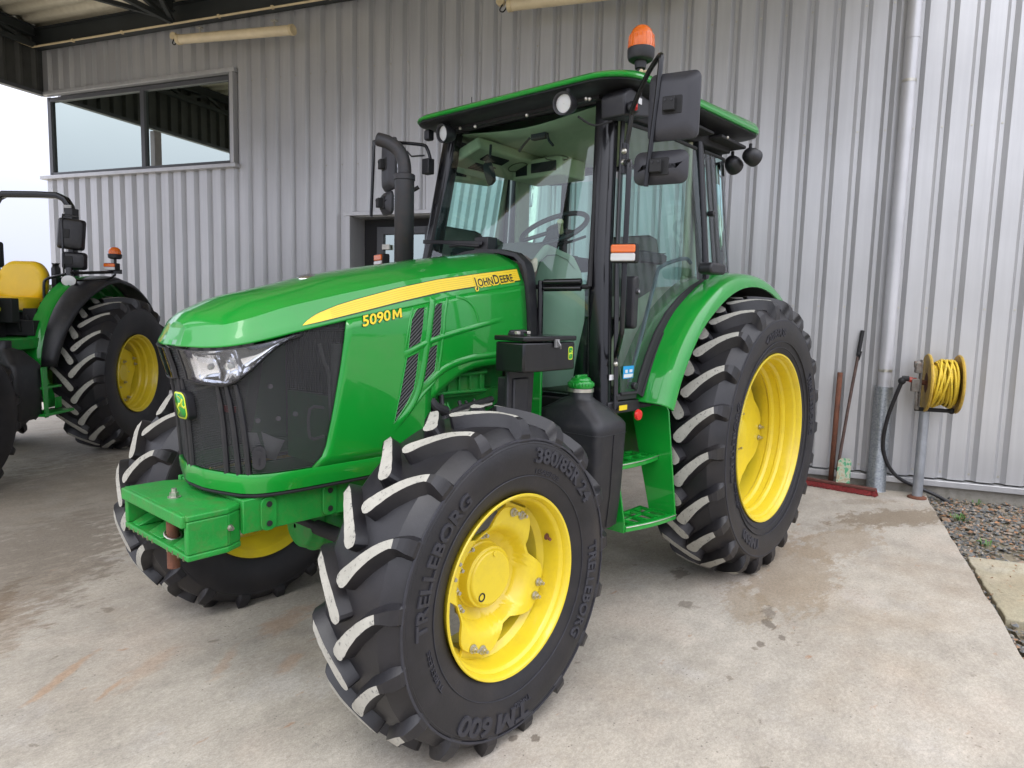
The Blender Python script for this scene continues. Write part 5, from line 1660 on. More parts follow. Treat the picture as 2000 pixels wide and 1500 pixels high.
m.bar((0.83, 0.36, 1.243), (0.91, 0.36, 1.243), 0.016, 0.018)
for k in range(24):
    a = 2 * PI * k / 24; m.box((0.87 + 0.060 * math.cos(a), 0.36 + 0.060 * math.sin(a), 1.207), (0.006, 0.006, 0.016))
sub(m, 'filler_cap', GREEN, tank, bevel=0.002)
m = MB(); m.tube([Vector((p.x, p.y, p.z)) for p in ring(0.774, 1.031, 0.184, 0.641, 0.985, 0.041)], 0.0022, 6, closed=True); m.tube([(0.90, 0.1835, 0.985), (0.90, 0.1925, 0.70), (0.90, 0.2075, 0.54)], 0.002, 6); sub(m, 'mould_seam', BLACKP, tank)
m = MB(); m.lathe([(1.172, 0.058), (1.172, 0.062), (1.188, 0.062), (1.188, 0.058)], (0.87, 0.36, 0), 'z', 32); sub(m, 'neck_band', STEEL, tank)

# ladder: two side plates and two cut-out treads
m = MB()
m.prism([(0.42, 1.085), (0.225, 1.085), (0.20, 1.075), (0.185, 1.045), (0.118, 0.505), (0.13, 0.485), (0.27, 0.485), (0.345, 0.78)], 'x', 1.416, 1.426)
lad = build_part(m, 'ladder', GREEN, tr, bevel=0.003)
m = MB(); m.prism([(0.255, 0.74), (0.235, 0.735), (0.195, 0.53), (0.195, 0.478), (0.36, 0.478), (0.36, 0.50), (0.235, 0.53)], 'x', 1.040, 1.049); sub(m, 'side_plate', GREEN, lad, bevel=0.002)
for (x0_, x1_, ya, yc, yb, zz) in ((1.035, 1.415, 0.245, 0.232, 0.40, 0.812), (1.050, 1.432, 0.190, 0.122, 0.34, 0.512)):
    m = MB(); n_ = 12
    outer = [(x0_ + (x1_ - x0_) * i / n_, ya + (yc - ya) * i / n_ - 0.016 * math.sin(PI * i / n_)) for i in range(n_ + 1)]
    m.prism(outer + [(x1_, yc + 0.022), (x0_, ya + 0.022)], 'z', zz - 0.030, zz)
    m.box(((x0_ + x1_) / 2, yb - 0.008, zz - 0.014), (x1_ - x0_, 0.016, 0.028))
    for i in range(8):
        xa = x0_ + (x1_ - x0_) * (i + 0.2) / 8; xb = x0_ + (x1_ - x0_) * (i + (1.1 if i % 2 else -0.4)) / 8
        xb = min(max(xb, x0_ + 0.01), x1_ - 0.01)
        m.bar((xa, ya + (yc - ya) * i / 8 + 0.012, zz - 0.008), (xb, yb - 0.016, zz - 0.008), 0.016, 0.014)
    m.box(((x0_ + x1_) / 2, (ya + yb) / 2, zz - 0.009), (x1_ - x0_ - 0.01, 0.012, 0.013))
    m.bar((x0_ + 0.005, ya + 0.01, zz - 0.012), (x0_ + 0.005, yb - 0.016, zz - 0.012), 0.010, 0.022)
    tread = sub(m, 'tread', GREEN, lad, bevel=0.002)
    mm = MB(); mm.tube([Vector((a, b - 0.0015, zz - 0.006)) for a, b in outer], 0.0028, 6); sub(mm, 'worn_edge', STEEL, lad)
m = MB(); m.lathe([(-0.012, 0.001), (-0.010, 0.024), (0.0, 0.027), (0.006, 0.024)], (1.065, 0.16, 1.065), 'y', 20); build_part(m, 'red_reflector', REDP, tr)

# ================================================================ REAR FENDERS
fp = [(1.262, 1.095), (1.285, 1.14), (1.33, 1.235), (1.40, 1.345), (1.48, 1.445), (1.58, 1.54), (1.70, 1.62), (1.85, 1.70), (2.02, 1.758), (2.2, 1.785), (2.38, 1.783), (2.56, 1.752), (2.74, 1.69), (2.88, 1.60), (3.0, 1.48)]
fpc = catmull([Vector((a, 0, b)) for a, b in fp], 4)
for side in (-1, 1):
    m = MB(); rows = []
    cen = Vector((2.308, 0, 0.85))
    for i, p in enumerate(fpc):
        d = (fpc[min(i + 1, len(fpc) - 1)] - fpc[max(i - 1, 0)]).normalized(); nn = Vector((-d.z, 0, d.x))
        if nn.dot(p - cen) < 0: nn = -nn
        row = []
        k = i / (len(fpc) - 1)
        w_in = 0.34
        lipd = 0.066
        for (yo, dr) in ((0.42, 0.020), (w_in, 0.022), (0.26, 0.020), (0.18, 0.012), (0.142, 0.002), (0.122, -0.016), (0.112, -0.036), (0.108, -lipd), (0.118, -lipd - 0.004)):
            q = p + nn * dr
            yy = YC - (YC - yo) if side == -1 else 2 * YC - yo
            row.append(Vector((q.x, yy, q.z)))
        rows.append(row)
    m.grid(rows)
    # front end cap
    fen = build_part(m, 'fender', GREEN, tr, angle=40, solid=0.006)
    m = MB(); rows = []
    for p in fpc:
        q = p + (cen - p).normalized() * 0.03
        rows.append([Vector((q.x, (yo if side == -1 else 2 * YC - yo), q.z)) for yo in (0.16, 0.45)])
    m.grid(rows)
    # inner wall of the wheel arch
    rows = []
    for p in fpc:
        q = p + (cen - p).normalized() * 0.02
        yy = 0.44 if side == -1 else 2 * YC - 0.44
        rows.append([Vector((q.x, yy, q.z)), Vector((cen.x + (q.x - cen.x) * 0.45, yy, cen.z + (q.z - cen.z) * 0.45 - 0.1))])
    m.grid(rows)
    sub(m, 'arch_liner', BLACKM, fen, solid=0.004)
m = MB(); m.prism([(1.80 + a, 1.80 + b) for a, b in rrect(0.19, 0.060, 0.028)], 'y', 0.13, 0.21); mk = build_part(m, 'fender_lamp', BLACKP, tr, bevel=0.012, seg=3)
# ================================================================ CAB
def my(y): return 2 * YC - y
def side_y(x, z): return 0.300 - 0.075 * (x - 1.05) + 0.100 * (z - 1.35) / 1.1      # left outer skin
def apx(z): return lin([(1.10, 0.975), (1.35, 0.995), (1.8, 1.035), (2.60, 1.150)])(z)   # front pillar, centre line
SIDES = ((-1, lambda y: y), (1, my))
floor = MB()
floor.prism([(0.93, 0.42), (0.93, 1.64), (1.05, 1.76), (2.40, 1.80), (2.40, 0.26), (1.05, 0.30)], 'z', 1.06, 1.12)
cabf = build_part(floor, 'cab_floor', BLACKM, tr, bevel=0.006)
frame = MB()
frm = None
def pil(pts, wx, wy, name, mats=BLACKG, bev=0.012, parent=None, taper=1.0):
    """pillar with a rounded rectangular section"""
    m = MB(); rows = []
    P = [Vector(p) for p in pts]
    for i, p in enumerate(P):
        k = 1 + (taper - 1) * i / (len(P) - 1)
        rows.append([Vector((p.x + a * k, p.y + b * k, p.z)) for a, b in rrect(wx, wy, min(wx, wy) * 0.3, 3)])
    m.grid(rows, closed=True)
    m.add(rows[0], [tuple(range(len(rows[0])))]); m.add(rows[-1], [tuple(range(len(rows[-1])))])
    return build_part(m, name, mats, parent or tr, angle=50)
for sd_, F_ in SIDES:
    zs = [1.08, 1.35, 1.6, 1.8, 2.05, 2.3, 2.60]
    pts = [(apx(z) + 0.035, F_(side_y(1.05, z) + 0.068), z) for z in zs]
    ap = pil(pts, 0.085, 0.105, 'front_pillar')
    # door shut channel beside the pillar
    m = MB(); m.tube([(apx(z) + 0.088, F_(side_y(1.1, z) + 0.012), z) for z in zs], 0.012, 8); m.tube([(apx(z) + 0.060, F_(side_y(1.1, z) - 0.001), z) for z in zs], 0.006, 8)
    sub(m, 'door_seal', BLACKP, ap)
    zs = [1.74, 2.0, 2.25, 2.52]
    pts = [(1.945 - 0.03 * (z - 1.74), F_(side_y(1.93, z) + 0.018), z) for z in zs]
    bp_ = pil(pts, 0.055, 0.065, 'middle_pillar', BLACKG)
    if sd_ == 1:
        pass
    m = MB()
    m.box((1.945, F_(side_y(1.95, 2.1) + 0.085), 2.15), (0.13, 0.03, 0.78)); m.box((1.945, F_(side_y(1.95, 2.1) + 0.085), 1.45), (0.15, 0.03, 0.64))
    sub(m, 'pillar_trim', BEIGE, bp_, bevel=0.012)
    pts = [(2.40 - 0.09 * (z - 1.74), F_(side_y(2.3, z) + 0.16), z) for z in zs]
    pil(pts, 0.045, 0.06, 'rear_pillar', BLACKM)
# headers and sills
m = MB()
m.bar((1.19, 0.42, 2.606), (1.19, my(0.42), 2.606), 0.05, 0.02)
for sd_, F_ in SIDES: m.bar((1.20, F_(0.43), 2.54), (2.30, F_(0.36), 2.555), 0.07, 0.06)
m.bar((2.32, 0.40, 2.55), (2.32, my(0.40), 2.55), 0.06, 0.06)
build_part(m, 'roof_frame', BLACKM, tr, bevel=0.008)
m = MB()
for sd_, F_ in SIDES:
    m.tube([(0.945, F_(0.66), 1.690), (0.985, F_(0.46), 1.695)], 0.016, 10); m.tube([(0.945, F_(0.66), 1.658), (0.985, F_(0.46), 1.662)], 0.014, 10)
    m.tube([(0.955, F_(0.685), 1.10), (0.950, F_(0.685), 1.70)], 0.016, 10)
    m.bar((0.955, F_(0.66), 1.115), (1.0, F_(0.44), 1.115), 0.04, 0.05)
build_part(m, 'front_window_rail', BLACKG, tr, bevel=0.003)
# --- glass
def gx(z): return lin([(1.12, 0.965), (1.69, 1.005), (2.60, 1.165)])(z)
m = MB(); rows = []
for z in [1.67 + 0.925 * i / 8 for i in range(9)]:
    yo = side_y(1.05, z) + 0.095
    rows.append([Vector((gx(z) - 0.022 * (1 - ((y - YC) / (YC - yo)) ** 2), y, z)) for y in [yo + (my(yo) - yo) * k / 12 for k in range(13)]])
m.grid(rows)
wsh = build_part(m, 'windscreen', GLASS, tr, angle=60)
m = MB()
for rr_ in (rows[0], rows[-1]): m.tube(rr_, 0.012, 8)
m.tube([r_[0] for r_ in rows], 0.012, 8); m.tube([r_[-1] for r_ in rows], 0.012, 8)
sub(m, 'windscreen_seal', BLACKM, wsh)
for sd_, F_ in SIDES:
    m = MB(); m.grid([[(0.945, F_(0.69), z), (0.990, F_(0.42), z)] for z in (1.13, 1.4, 1.655)])
    build_part(m, 'lower_front_window', GLASS, tr)
# door outline in (x, z)
arch = [(1.215, 1.150), (1.262, 1.235), (1.33, 1.345), (1.41, 1.450), (1.52, 1.555), (1.64, 1.635), (1.77, 1.700), (1.895, 1.745)]
def door_poly(): return [(1.085, 1.150)] + arch + [(1.90, 2.0), (1.885, 2.25), (1.868, 2.475), (1.60, 2.488), (1.235, 2.480), (1.165, 2.2), (1.125, 1.9), (1.10, 1.5)]
def skin(poly, F_, off=0.0): return [Vector((a, F_(side_y(a, b) + off), b)) for a, b in poly]
for sd_, F_ in SIDES:
    P_ = door_poly()
    m = MB()
    cx, cz = 1.50, 2.0
    bm = bmesh.new(); vv = [bm.verts.new((a, 0, b)) for a, b in P_]; bm.faces.new(vv); bmesh.ops.triangulate(bm, faces=bm.faces); bm.verts.ensure_lookup_table()
    m.add([Vector((v.co.x, F_(side_y(v.co.x, v.co.z) - 0.004), v.co.z)) for v in bm.verts], [[v.index for v in f.verts] for f in bm.faces]); bm.free()
    dr = build_part(m, 'door', GLASS, tr)
    m = MB()
    m.tube(skin([(1.085, 1.15)] + arch, F_, -0.004), 0.010, 8)
    m.tube(skin([(1.868, 2.475), (1.60, 2.488), (1.235, 2.480)], F_, -0.004), 0.010, 8)
    sub(m, 'door_edge', BLACKM, dr)
    # broad black rubber band following the fender
    m = MB()
    A2 = [(a + 0.030 + 0.012 * i / 7, b - 0.020) for i, (a, b) in enumerate(arch)]
    rows = [skin(arch, F_, 0.004), skin(arch, F_, -0.012), skin(A2, F_, -0.016), skin([(a + 0.012, b - 0.02) for a, b in A2], F_, 0.01)]
    m.grid(rows); m.tube(skin(A2, F_, -0.018), 0.007, 8)
    sub(m, 'fender_seal', BLACKM, dr)
    if sd_ == -1:
        m = MB()
        m.prism([(1.185 + a, 1.60 + b) for a, b in rrect(0.05, 0.26, 0.022)], 'y', side_y(1.18, 1.6) - 0.045, side_y(1.18, 1.6) + 0.02)
        m.lathe([(-0.02, 0.001), (-0.02, 0.015), (0.0, 0.018)], (1.190, side_y(1.18, 1.6) - 0.035, 1.655), 'y', 16)
        sub(m, 'door_handle', BLACKP, dr, bevel=0.01, seg=3)
        m = MB(); m.cyl((1.190, side_y(1.18, 1.6) - 0.056, 1.655), (1.190, side_y(1.18, 1.6) - 0.050, 1.655), 0.007, seg=12); sub(m, 'door_lock', CHROME, dr)
        m = MB(); m.tube([(1.22, F_(0.31), 1.20), (1.34, 0.32, 1.45), (1.47, 0.33, 1.72), (1.55, 0.345, 1.80), (1.78, 0.33, 1.86), (1.86, 0.33, 1.84)], 0.011, 8, smooth=4); sub(m, 'grab_rail', simple('blue_grey_rail', (0.06, 0.10, 0.12), 0.4), dr)
        m = MB(); m.cyl((1.205, side_y(1.2, 1.18) + 0.03, 1.185), (1.205, side_y(1.2, 1.18) - 0.015, 1.185), 0.018, seg=16); sub(m, 'strut_mount', BLACKP, dr, bevel=0.004)
        m = MB(); yl = side_y(1.17, 1.26) - 0.0065; x0_, z0_ = 1.105, 1.225
        m.add([(x0_, yl, z0_), (x0_ + 0.098, yl, z0_), (x0_ + 0.098, yl, z0_ + 0.062), (x0_, yl, z0_ + 0.062)], [(0, 1, 2, 3)])
        st_ = sub(m, 'info_sticker', BLUE, dr)
        m = MB()
        for (a, b, c_, d_) in ((0.006, 0.005, 0.086, 0.017), (0.018, 0.028, 0.022, 0.016), (0.056, 0.030, 0.028, 0.014)):
            m.add([(x0_ + a, yl - 0.001, z0_ + b), (x0_ + a + c_, yl - 0.001, z0_ + b), (x0_ + a + c_, yl - 0.001, z0_ + b + d_), (x0_ + a, yl - 0.001, z0_ + b + d_)], [(0, 1, 2, 3)])
        sub(m, 'sticker_print', LABELW, dr)
    # rear quarter window, wraps the corner
    m = MB(); rows = []
    for z in [1.80 + 0.68 * i / 6 for i in range(7)]:
        row = [Vector((1.965, F_(side_y(1.965, z) + 0.005), z)), Vector((2.12, F_(side_y(2.1, z) + 0.008), z)), Vector((2.26 - 0.05 * (z - 1.8), F_(side_y(2.2, z) + 0.018), z)),
               Vector((2.34 - 0.07 * (z - 1.8), F_(side_y(2.25, z) + 0.055), z)), Vector((2.375 - 0.08 * (z - 1.8), F_(side_y(2.25, z) + 0.11), z)), Vector((2.39 - 0.09 * (z - 1.8), F_(side_y(2.25, z) + 0.20), z))]
        rows.append(row)
    m.grid(rows)
    qw = build_part(m, 'rear_quarter_window', GLASS, tr, angle=70)
    m = MB(); m.tube(rows[0], 0.009, 8); m.tube(rows[-1], 0.009, 8); sub(m, 'quarter_seal', BLACKM, qw)
    m = MB(); m.cyl((2.0, F_(side_y(2.0, 2.12) - 0.03), 2.13), (2.0, F_(side_y(2.0, 2.12) + 0.01), 2.13), 0.016, seg=14); sub(m, 'window_catch', BLACKP, qw, bevel=0.004)
m = MB(); m.grid([[(2.40 - 0.09 * (z - 1.8), 0.50, z), (2.43 - 0.09 * (z - 1.8), YC, z), (2.40 - 0.09 * (z - 1.8), my(0.50), z)] for z in (1.45, 1.8, 2.1, 2.48)])
build_part(m, 'rear_window', GLASS, tr)
# small makers label and the etched mark on glass, serial plates
m = MB(); m.box((1.042, side_y(1.05, 1.24) + 0.006, 1.235), (0.055, 0.003, 0.026)); build_part(m, 'serial_label', LABELW, tr)
m = MB(); m.box((1.095, 0.262, 1.085), (0.07, 0.003, 0.024)); build_part(m, 'warning_label', simple('label_yellow', (0.8, 0.6, 0.02), 0.4), tr)
m = MB(); m.bar((1.06, 0.285, 1.135), (1.22, 0.272, 1.135), 0.02, 0.03); m.bar((1.0, 0.30, 1.085), (1.26, 0.28, 1.085), 0.03, 0.06); build_part(m, 'door_sill', BLACKP, tr, bevel=0.005)

# --- roof
YR = 0.975
HWF = 0.955
def roof_ring(x0, x1, hw, r1, r2, z, tilt=0.0, bow=0.03, hw2=None):
    pts = []
    hw2 = hw2 or hw
    def arc(cx, cy, rr, a0, a1, k=8):
        return [(cx + rr * math.cos(R(a0 + (a1 - a0) * i / k)), cy + rr * math.sin(R(a0 + (a1 - a0) * i / k))) for i in range(k + 1)]
    pts += arc(x0 + r1, -hw2 + r1, r1, 270, 180) + arc(x0 + r1, hw2 - r1, r1, 180, 90)
    pts += arc(x1 - r2, hw - r2, r2, 90, 0) + arc(x1 - r2, -hw + r2, r2, 0, -90)
    out = []
    for (x, y) in pts:
        bx = -bow * (1 - (y / hw) ** 2) if x < x0 + r1 + 0.01 else 0
        kz = 1.0 - 0.50 * min(1, max(0, (1.50 - x) / 0.55))
        out.append(Vector((x + bx, YR + (y if x > 1.3 or hw2 is None else y * (HWF if HWF else 1)), (2.64 + (z - 2.64) * kz if z > 2.64 else z) - tilt * max(0, (1.45 - x)) ** 1.6)))
    return out
X0, X1, HW, HW2 = 0.925, 2.475, 0.785, 0.74
m = MB()
TL = 0.06
rows = [roof_ring(X0 + 0.030, X1 - 0.03, HW - 0.03, 0.16, 0.10, 2.636, TL), roof_ring(X0 + 0.004, X1 - 0.004, HW - 0.004, 0.18, 0.12, 2.640, TL), roof_ring(X0, X1, HW, 0.18, 0.12, 2.652, TL), roof_ring(X0 + 0.004, X1 - 0.004, HW - 0.004, 0.18, 0.12, 2.668, TL),
        roof_ring(X0 + 0.004, X1 - 0.002, HW - 0.003, 0.18, 0.12, 2.672, TL), roof_ring(X0 + 0.016, X1 - 0.010, HW - 0.014, 0.18, 0.12, 2.692, TL), roof_ring(X0 + 0.05, X1 - 0.04, HW - 0.05, 0.17, 0.11, 2.716, TL),
        roof_ring(X0 + 0.13, X1 - 0.12, HW - 0.13, 0.15, 0.10, 2.735, TL), roof_ring(X0 + 0.35, X1 - 0.34, HW - 0.33, 0.10, 0.08, 2.75, TL * 0.7)]
m.grid(rows, closed=True)
m.add(rows[-1], [tuple(range(len(rows[-1])))])
roof = build_part(m, 'roof', GREEN, tr, angle=35)
m = MB()
rows = [roof_ring(X0 + 0.016, X1 - 0.016, HW - 0.016, 0.17, 0.11, 2.642, TL), roof_ring(X0 + 0.014, X1 - 0.012, HW - 0.012, 0.17, 0.11, 2.630, TL), roof_ring(X0 + 0.030, X1 - 0.04, HW - 0.035, 0.16, 0.10, 2.620, TL), roof_ring(X0 + 0.10, X1 - 0.12, HW - 0.13, 0.12, 0.10, 2.614, TL * 0.8), roof_ring(X0 + 0.22, X1 - 0.20, HW - 0.22, 0.09, 0.08, 2.610, TL * 0.5)]
m.grid(rows, closed=True)
m.box((X0 + 0.20, YC, 2.600), (0.04, 1.10, 0.02))
und = sub(m, 'roof_underside', BLACKP, roof, angle=40)
m = MB()
for sd_, F_ in SIDES: m.box((2.2, F_(0.36), 2.567), (0.34, 0.20, 0.02)); m.box((1.75, F_(0.34), 2.566), (0.40, 0.14, 0.016))
sub(m, 'roof_hatch', BLACKM, roof, bevel=0.006)
m = MB()
for (x, y, z) in ((1.0, 0.85, 2.545), (1.0, 1.22, 2.545), (0.985, 0.45, 2.55), (2.10, 0.262, 2.572)): m.ball((x, y, z), 0.010, 10)
sub(m, 'roof_screw', STEEL, roof)
# headliner and its fittings, seen through the windscreen
m = MB(); rows = []
for i in range(11):
    x = 1.20 + 1.15 * i / 10
    rows.append([Vector((x, 0.42 + (my(0.42) - 0.42) * k / 12, 2.592 - 0.05 * (1 - math.cos(PI * 2 * k / 12)) * 0.4 - 0.04 * math.sin(PI * i / 10) * (1 if 2 < k < 10 else 0.3))) for k in range(13)])
m.grid(rows)
hl_ = build_part(m, 'headliner', HEADL, tr, angle=60, solid=0.006)
m = MB()
M_ = Matrix.Translation((1.50, 1.50, 2.485)) @ Matrix.Rotation(R(-18), 4, 'X')
m.box((0, 0, 0), (0.62, 0.26, 0.07), 0, M_)
m.box((1.80, YC + 0.30, 2.45), (0.26, 0.40, 0.12))
oc = sub(m, 'overhead_console', HEADL, hl_, bevel=0.015, seg=3)
m = MB()
m.box((-0.10, -0.05, -0.036), (0.20, 0.07, 0.012), 0, M_); m.box((1.667, YC + 0.24, 2.45), (0.010, 0.20, 0.06)); sub(m, 'radio_panel', BLACKM, hl_, bevel=0.004)
m = MB()
for k in range(5): m.box((-0.10, 0.03 + 0.016 * k, -0.037), (0.18, 0.006, 0.010), 0, M_)
for k in range(8): m.box((1.667, YC + 0.38 + 0.012 * k, 2.45), (0.010, 0.005, 0.075))
sub(m, 'vent_slots', DARKIN, hl_)
for (x, y) in ((0.13, -0.04),):
    m = MB(); m.tube([M_ @ Vector((x + 0.062 * math.cos(a), y + 0.062 * math.sin(a), -0.037)) for a in [i * PI / 12 for i in range(24)]], 0.004, 6, closed=True); sub(m, 'speaker_ring', simple('dark_trim_ring', (0.16, 0.15, 0.09), 0.6), hl_)
m = MB(); m.tube([(1.62 + 0.07 * math.cos(a), YC + 0.10 + 0.07 * math.sin(a), 2.478) for a in [i * PI / 12 for i in range(24)]], 0.004, 6, closed=True); sub(m, 'speaker_ring', MATS['dark_trim_ring'], hl_)
m = MB(); m.box((1.23, 0.95, 2.50), (0.03, 0.10, 0.03)); m.tube([(1.22, 0.89, 2.50), (1.20, 0.86, 2.46), (1.20, 0.83, 2.43)], 0.007, 8); m.tube([(1.22, 1.01, 2.50), (1.20, 1.04, 2.46), (1.20, 1.07, 2.43)], 0.007, 8); sub(m, 'visor_clip', BLACKM, hl_)
m = MB()
m.tube([(1.235, 1.32, 2.51), (1.24, 1.33, 2.43), (1.245, 1.34, 2.38)], 0.008, 8)
M2 = Matrix.Translation((1.28, 1.37, 2.36)) @ Matrix.Rotation(R(52), 4, 'Z') @ Matrix.Rotation(R(-18), 4, 'X')
m.prism(rrect(0.20, 0.13, 0.05), 'y', -0.012, 0.012, 0, M2)
sub(m, 'inner_mirror', BLACKM, hl_, bevel=0.005)
# dashboard cowl, steering column and wheel
DASHC = simple('dash_brown_grey', (0.13, 0.115, 0.10), 0.85, var=0.1, bump=0.1, bscale=200)
m = MB(); rows = []
prof = [(0.985, 1.12), (0.975, 1.60), (0.985, 1.80), (1.02, 1.875), (1.08, 1.915), (1.16, 1.925), (1.26, 1.905), (1.33, 1.86)]
for i in range(13):
    t = -1 + 2 * i / 12; y = YC - 0.03 + 0.25 * t
    dz = -0.05 * t * t - 0.12 * max(0, abs(t) - 0.75)
    rows.append([Vector((x, y, z + (dz if z > 1.7 else 0))) for x, z in prof])
m.grid(rows)
dash = build_part(m, 'dashboard', DASHC, tr, angle=50)
m = MB()
pc = [(1.33, 1.855), (1.40, 1.78), (1.45, 1.66), (1.455, 1.50), (1.40, 1.33), (1.35, 1.12), (0.99, 1.12), (0.985, 1.80), (1.10, 1.90)]
m.prism(pc, 'y', YC - 0.275, YC - 0.23); m.prism(pc, 'y', YC + 0.17, YC + 0.215); m.prism([(1.33, 1.855), (1.42, 1.74), (1.44, 1.5), (1.30, 1.5)], 'y', YC - 0.23, YC + 0.17)
sub(m, 'dash_side', simple('dash_beige', (0.42, 0.43, 0.34), 0.7, var=0.05), dash, bevel=0.02, seg=3)
m = MB(); m.tube([(1.36, YC, 1.80), (1.43, YC, 1.90), (1.50, YC, 2.01)], [0.06, 0.05, 0.045], 16, smooth=3)
col_ = build_part(m, 'steering_column', DARKIN, tr)
SW = Matrix.Translation((1.50, YC + 0.01, 2.035)) @ Matrix.Rotation(R(-33), 4, 'Y')
m = MB()
m.tube([SW @ Vector((0.205 * math.cos(a), 0.205 * math.sin(a), 0)) for a in [i * PI / 24 for i in range(48)]], 0.0155, 12, closed=True)
m.lathe([(-0.05, 0.045), (-0.01, 0.052), (0.012, 0.045), (0.016, 0.001)], (0, 0, 0), 'z', 24)
for i in range(len(m.v) - 24 * 4, len(m.v)): m.v[i] = SW @ m.v[i]
for a in (0.3, 2.3, 4.4): m.tube([SW @ Vector((0.03 * math.cos(a), 0.03 * math.sin(a), -0.01)), SW @ Vector((0.195 * math.cos(a), 0.195 * math.sin(a), 0))], 0.012, 8)
swl = build_part(m, 'steering_wheel', BLACKP, tr, angle=50)
m = MB(); m.tube([SW @ Vector((-0.10, -0.125, 0.02)), SW @ Vector((-0.12, -0.16, 0.09))], 0.014, 10); m.tube([SW @ Vector((-0.12, -0.16, 0.09)), SW @ Vector((-0.122, -0.164, 0.10))], 0.018, 10); sub(m, 'spinner_knob', CREAM, swl)
m = MB(); m.tube([(1.44, YC - 0.06, 1.93), (1.42, YC - 0.20, 1.95), (1.43, YC - 0.27, 1.97)], 0.008, 8); m.tube([(1.44, YC + 0.06, 1.93), (1.42, YC + 0.20, 1.95)], 0.008, 8); m.tube([(1.46, YC - 0.04, 1.88), (1.50, YC - 0.17, 1.86)], 0.009, 8); sub(m, 'column_levers', DARKIN, col_)
# seat
m = MB()
def cushion(mm, c_, s_, r_, M_=None, puff=0.0):
    rows = []
    for k, (dz, ins) in enumerate(((-0.5, 0.06), (-0.42, 0.0), (0.30, 0.0), (0.46, 0.03), (0.5, 0.10))):
        rows.append([(M_ or Matrix.Identity(4)) @ Vector((c_[0] + a, c_[1] + b, c_[2] + dz * s_[2])) for a, b in rrect(s_[0] - ins, s_[1] - ins, r_, 5)])
    mm.grid(rows, closed=True); mm.add(rows[0], [tuple(range(len(rows[0])))]); mm.add(rows[-1], [tuple(range(len(rows[-1])))])
cushion(m, (2.02, YC, 1.58), (0.50, 0.52, 0.14), 0.08)
seat = build_part(m, 'seat', SEATG, tr, angle=60)
m = MB(); cushion(m, (0, 0, 0), (0.13, 0.50, 0.44), 0.05, Matrix.Translation((2.24, YC, 1.84)) @ Matrix.Rotation(R(10), 4, 'Y'))
sub(m, 'backrest', SEATG, seat, angle=60)
m = MB(); m.box((2.02, YC, 1.36), (0.40, 0.36, 0.48)); sub(m, 'seat_base', DARKIN, seat, bevel=0.02)
m = MB(); cushion(m, (2.08, YC - 0.31, 1.90), (0.34, 0.07, 0.07), 0.03); cushion(m, (2.08, YC + 0.33, 1.88), (0.40, 0.14, 0.10), 0.03); sub(m, 'armrest', DARKIN, seat, angle=60)
# inner fender trim and consoles
m = MB()
for sd_, F_ in SIDES:
    ip = [(1.42, 1.12), (1.44, 1.30), (1.56, 1.50), (1.74, 1.63), (1.96, 1.71), (2.36, 1.74), (2.36, 1.12)]
    m.prism(ip, 'y', F_(0.34), F_(0.62)) if sd_ == -1 else m.prism(ip, 'y', my(0.66), my(0.34))
inn = build_part(m, 'inner_fender_trim', BEIGE, tr, bevel=0.03, seg=3)
m = MB()
m.box((1.75, my(0.52), 1.76), (0.40, 0.18, 0.10))
for k in range(5): m.tube([(1.60 + 0.07 * k, my(0.52), 1.80), (1.59 + 0.07 * k, my(0.53), 1.90)], 0.010, 8)
sub(m, 'control_levers', DARKIN, inn, bevel=0.01)
m = MB(); m.box((1.25, YC - 0.45, 1.135), (0.5, 0.30, 0.02)); m.box((1.20, YC + 0.10, 1.135), (0.40, 0.70, 0.02)); sub(m, 'floor_mat', simple('floor_mat', (0.10, 0.085, 0.06), 0.9, var=0.4, vscale=12), cabf)
# front wiper
m = MB(); m.tube([(0.955, 1.36, 1.90), (0.95, 1.28, 1.905), (0.948, 1.12, 1.89)], 0.010, 8); m.bar((0.95, 1.58, 1.935), (0.948, 1.10, 1.905), 0.008, 0.022); m.box((1.0, 1.12, 1.905), (0.08, 0.10, 0.07)); m.ball((0.955, 1.13, 1.85), 0.020, 12)
build_part(m, 'wiper', BLACKP, tr, bevel=0.003)

# --- work lights
def round_lamp(c_, d_, r_=0.052, lens_=True, name='work_light'):
    d_ = Vector(d_).normalized(); q = Vector((0, 1, 0)).rotation_difference(d_).to_matrix().to_4x4()
    T_ = Matrix.Translation(c_) @ q
    m = MB()
    pr = [(-0.075, 0.001), (-0.07, 0.022), (-0.055, 0.040), (-0.02, r_ * 0.98), (0.015, r_ * 1.02), (0.022, r_), (0.020, r_ * 0.86), (0.004, r_ * 0.80)]
    if not lens_: pr += [(0.004, 0.001)]
    n0 = 0; m.lathe(pr, (0, 0, 0), 'y', 28)
    m.v = [T_ @ v for v in m.v]
    o = build_part(m, name, BLACKP, tr, angle=40)
    if lens_:
        m = MB(); m.lathe([(0.006, 0.001), (0.0055, r_ * 0.4), (0.004, r_ * 0.84)], (0, 0, 0), 'y', 28); m.v = [T_ @ v for v in m.v]; sub(m, 'lamp_lens', WLENS, o)
    m = MB(); m.tube([T_ @ Vector((0.0, -0.03, 0)), T_ @ Vector((0.0, -0.03, 0)) + Vector((0.0, 0, 0.07))], 0.010, 8); sub(m, 'lamp_bracket', BLACKM, o)
    return o
round_lamp((0.895, 0.530, 2.522), (-1, -0.12, -0.15))
round_lamp((1.00, 1.465, 2.545), (-1, 0.12, -0.15))
m = MB(); m.ball((0.985, 0.47, 2.555), 0.010, 10); m.ball((1.06, 1.40, 2.575), 0.010, 10); build_part(m, 'lamp_screw', STEEL, tr)
round_lamp((2.42, 0.235, 2.515), (0.9, -0.25, -0.2), lens_=False)
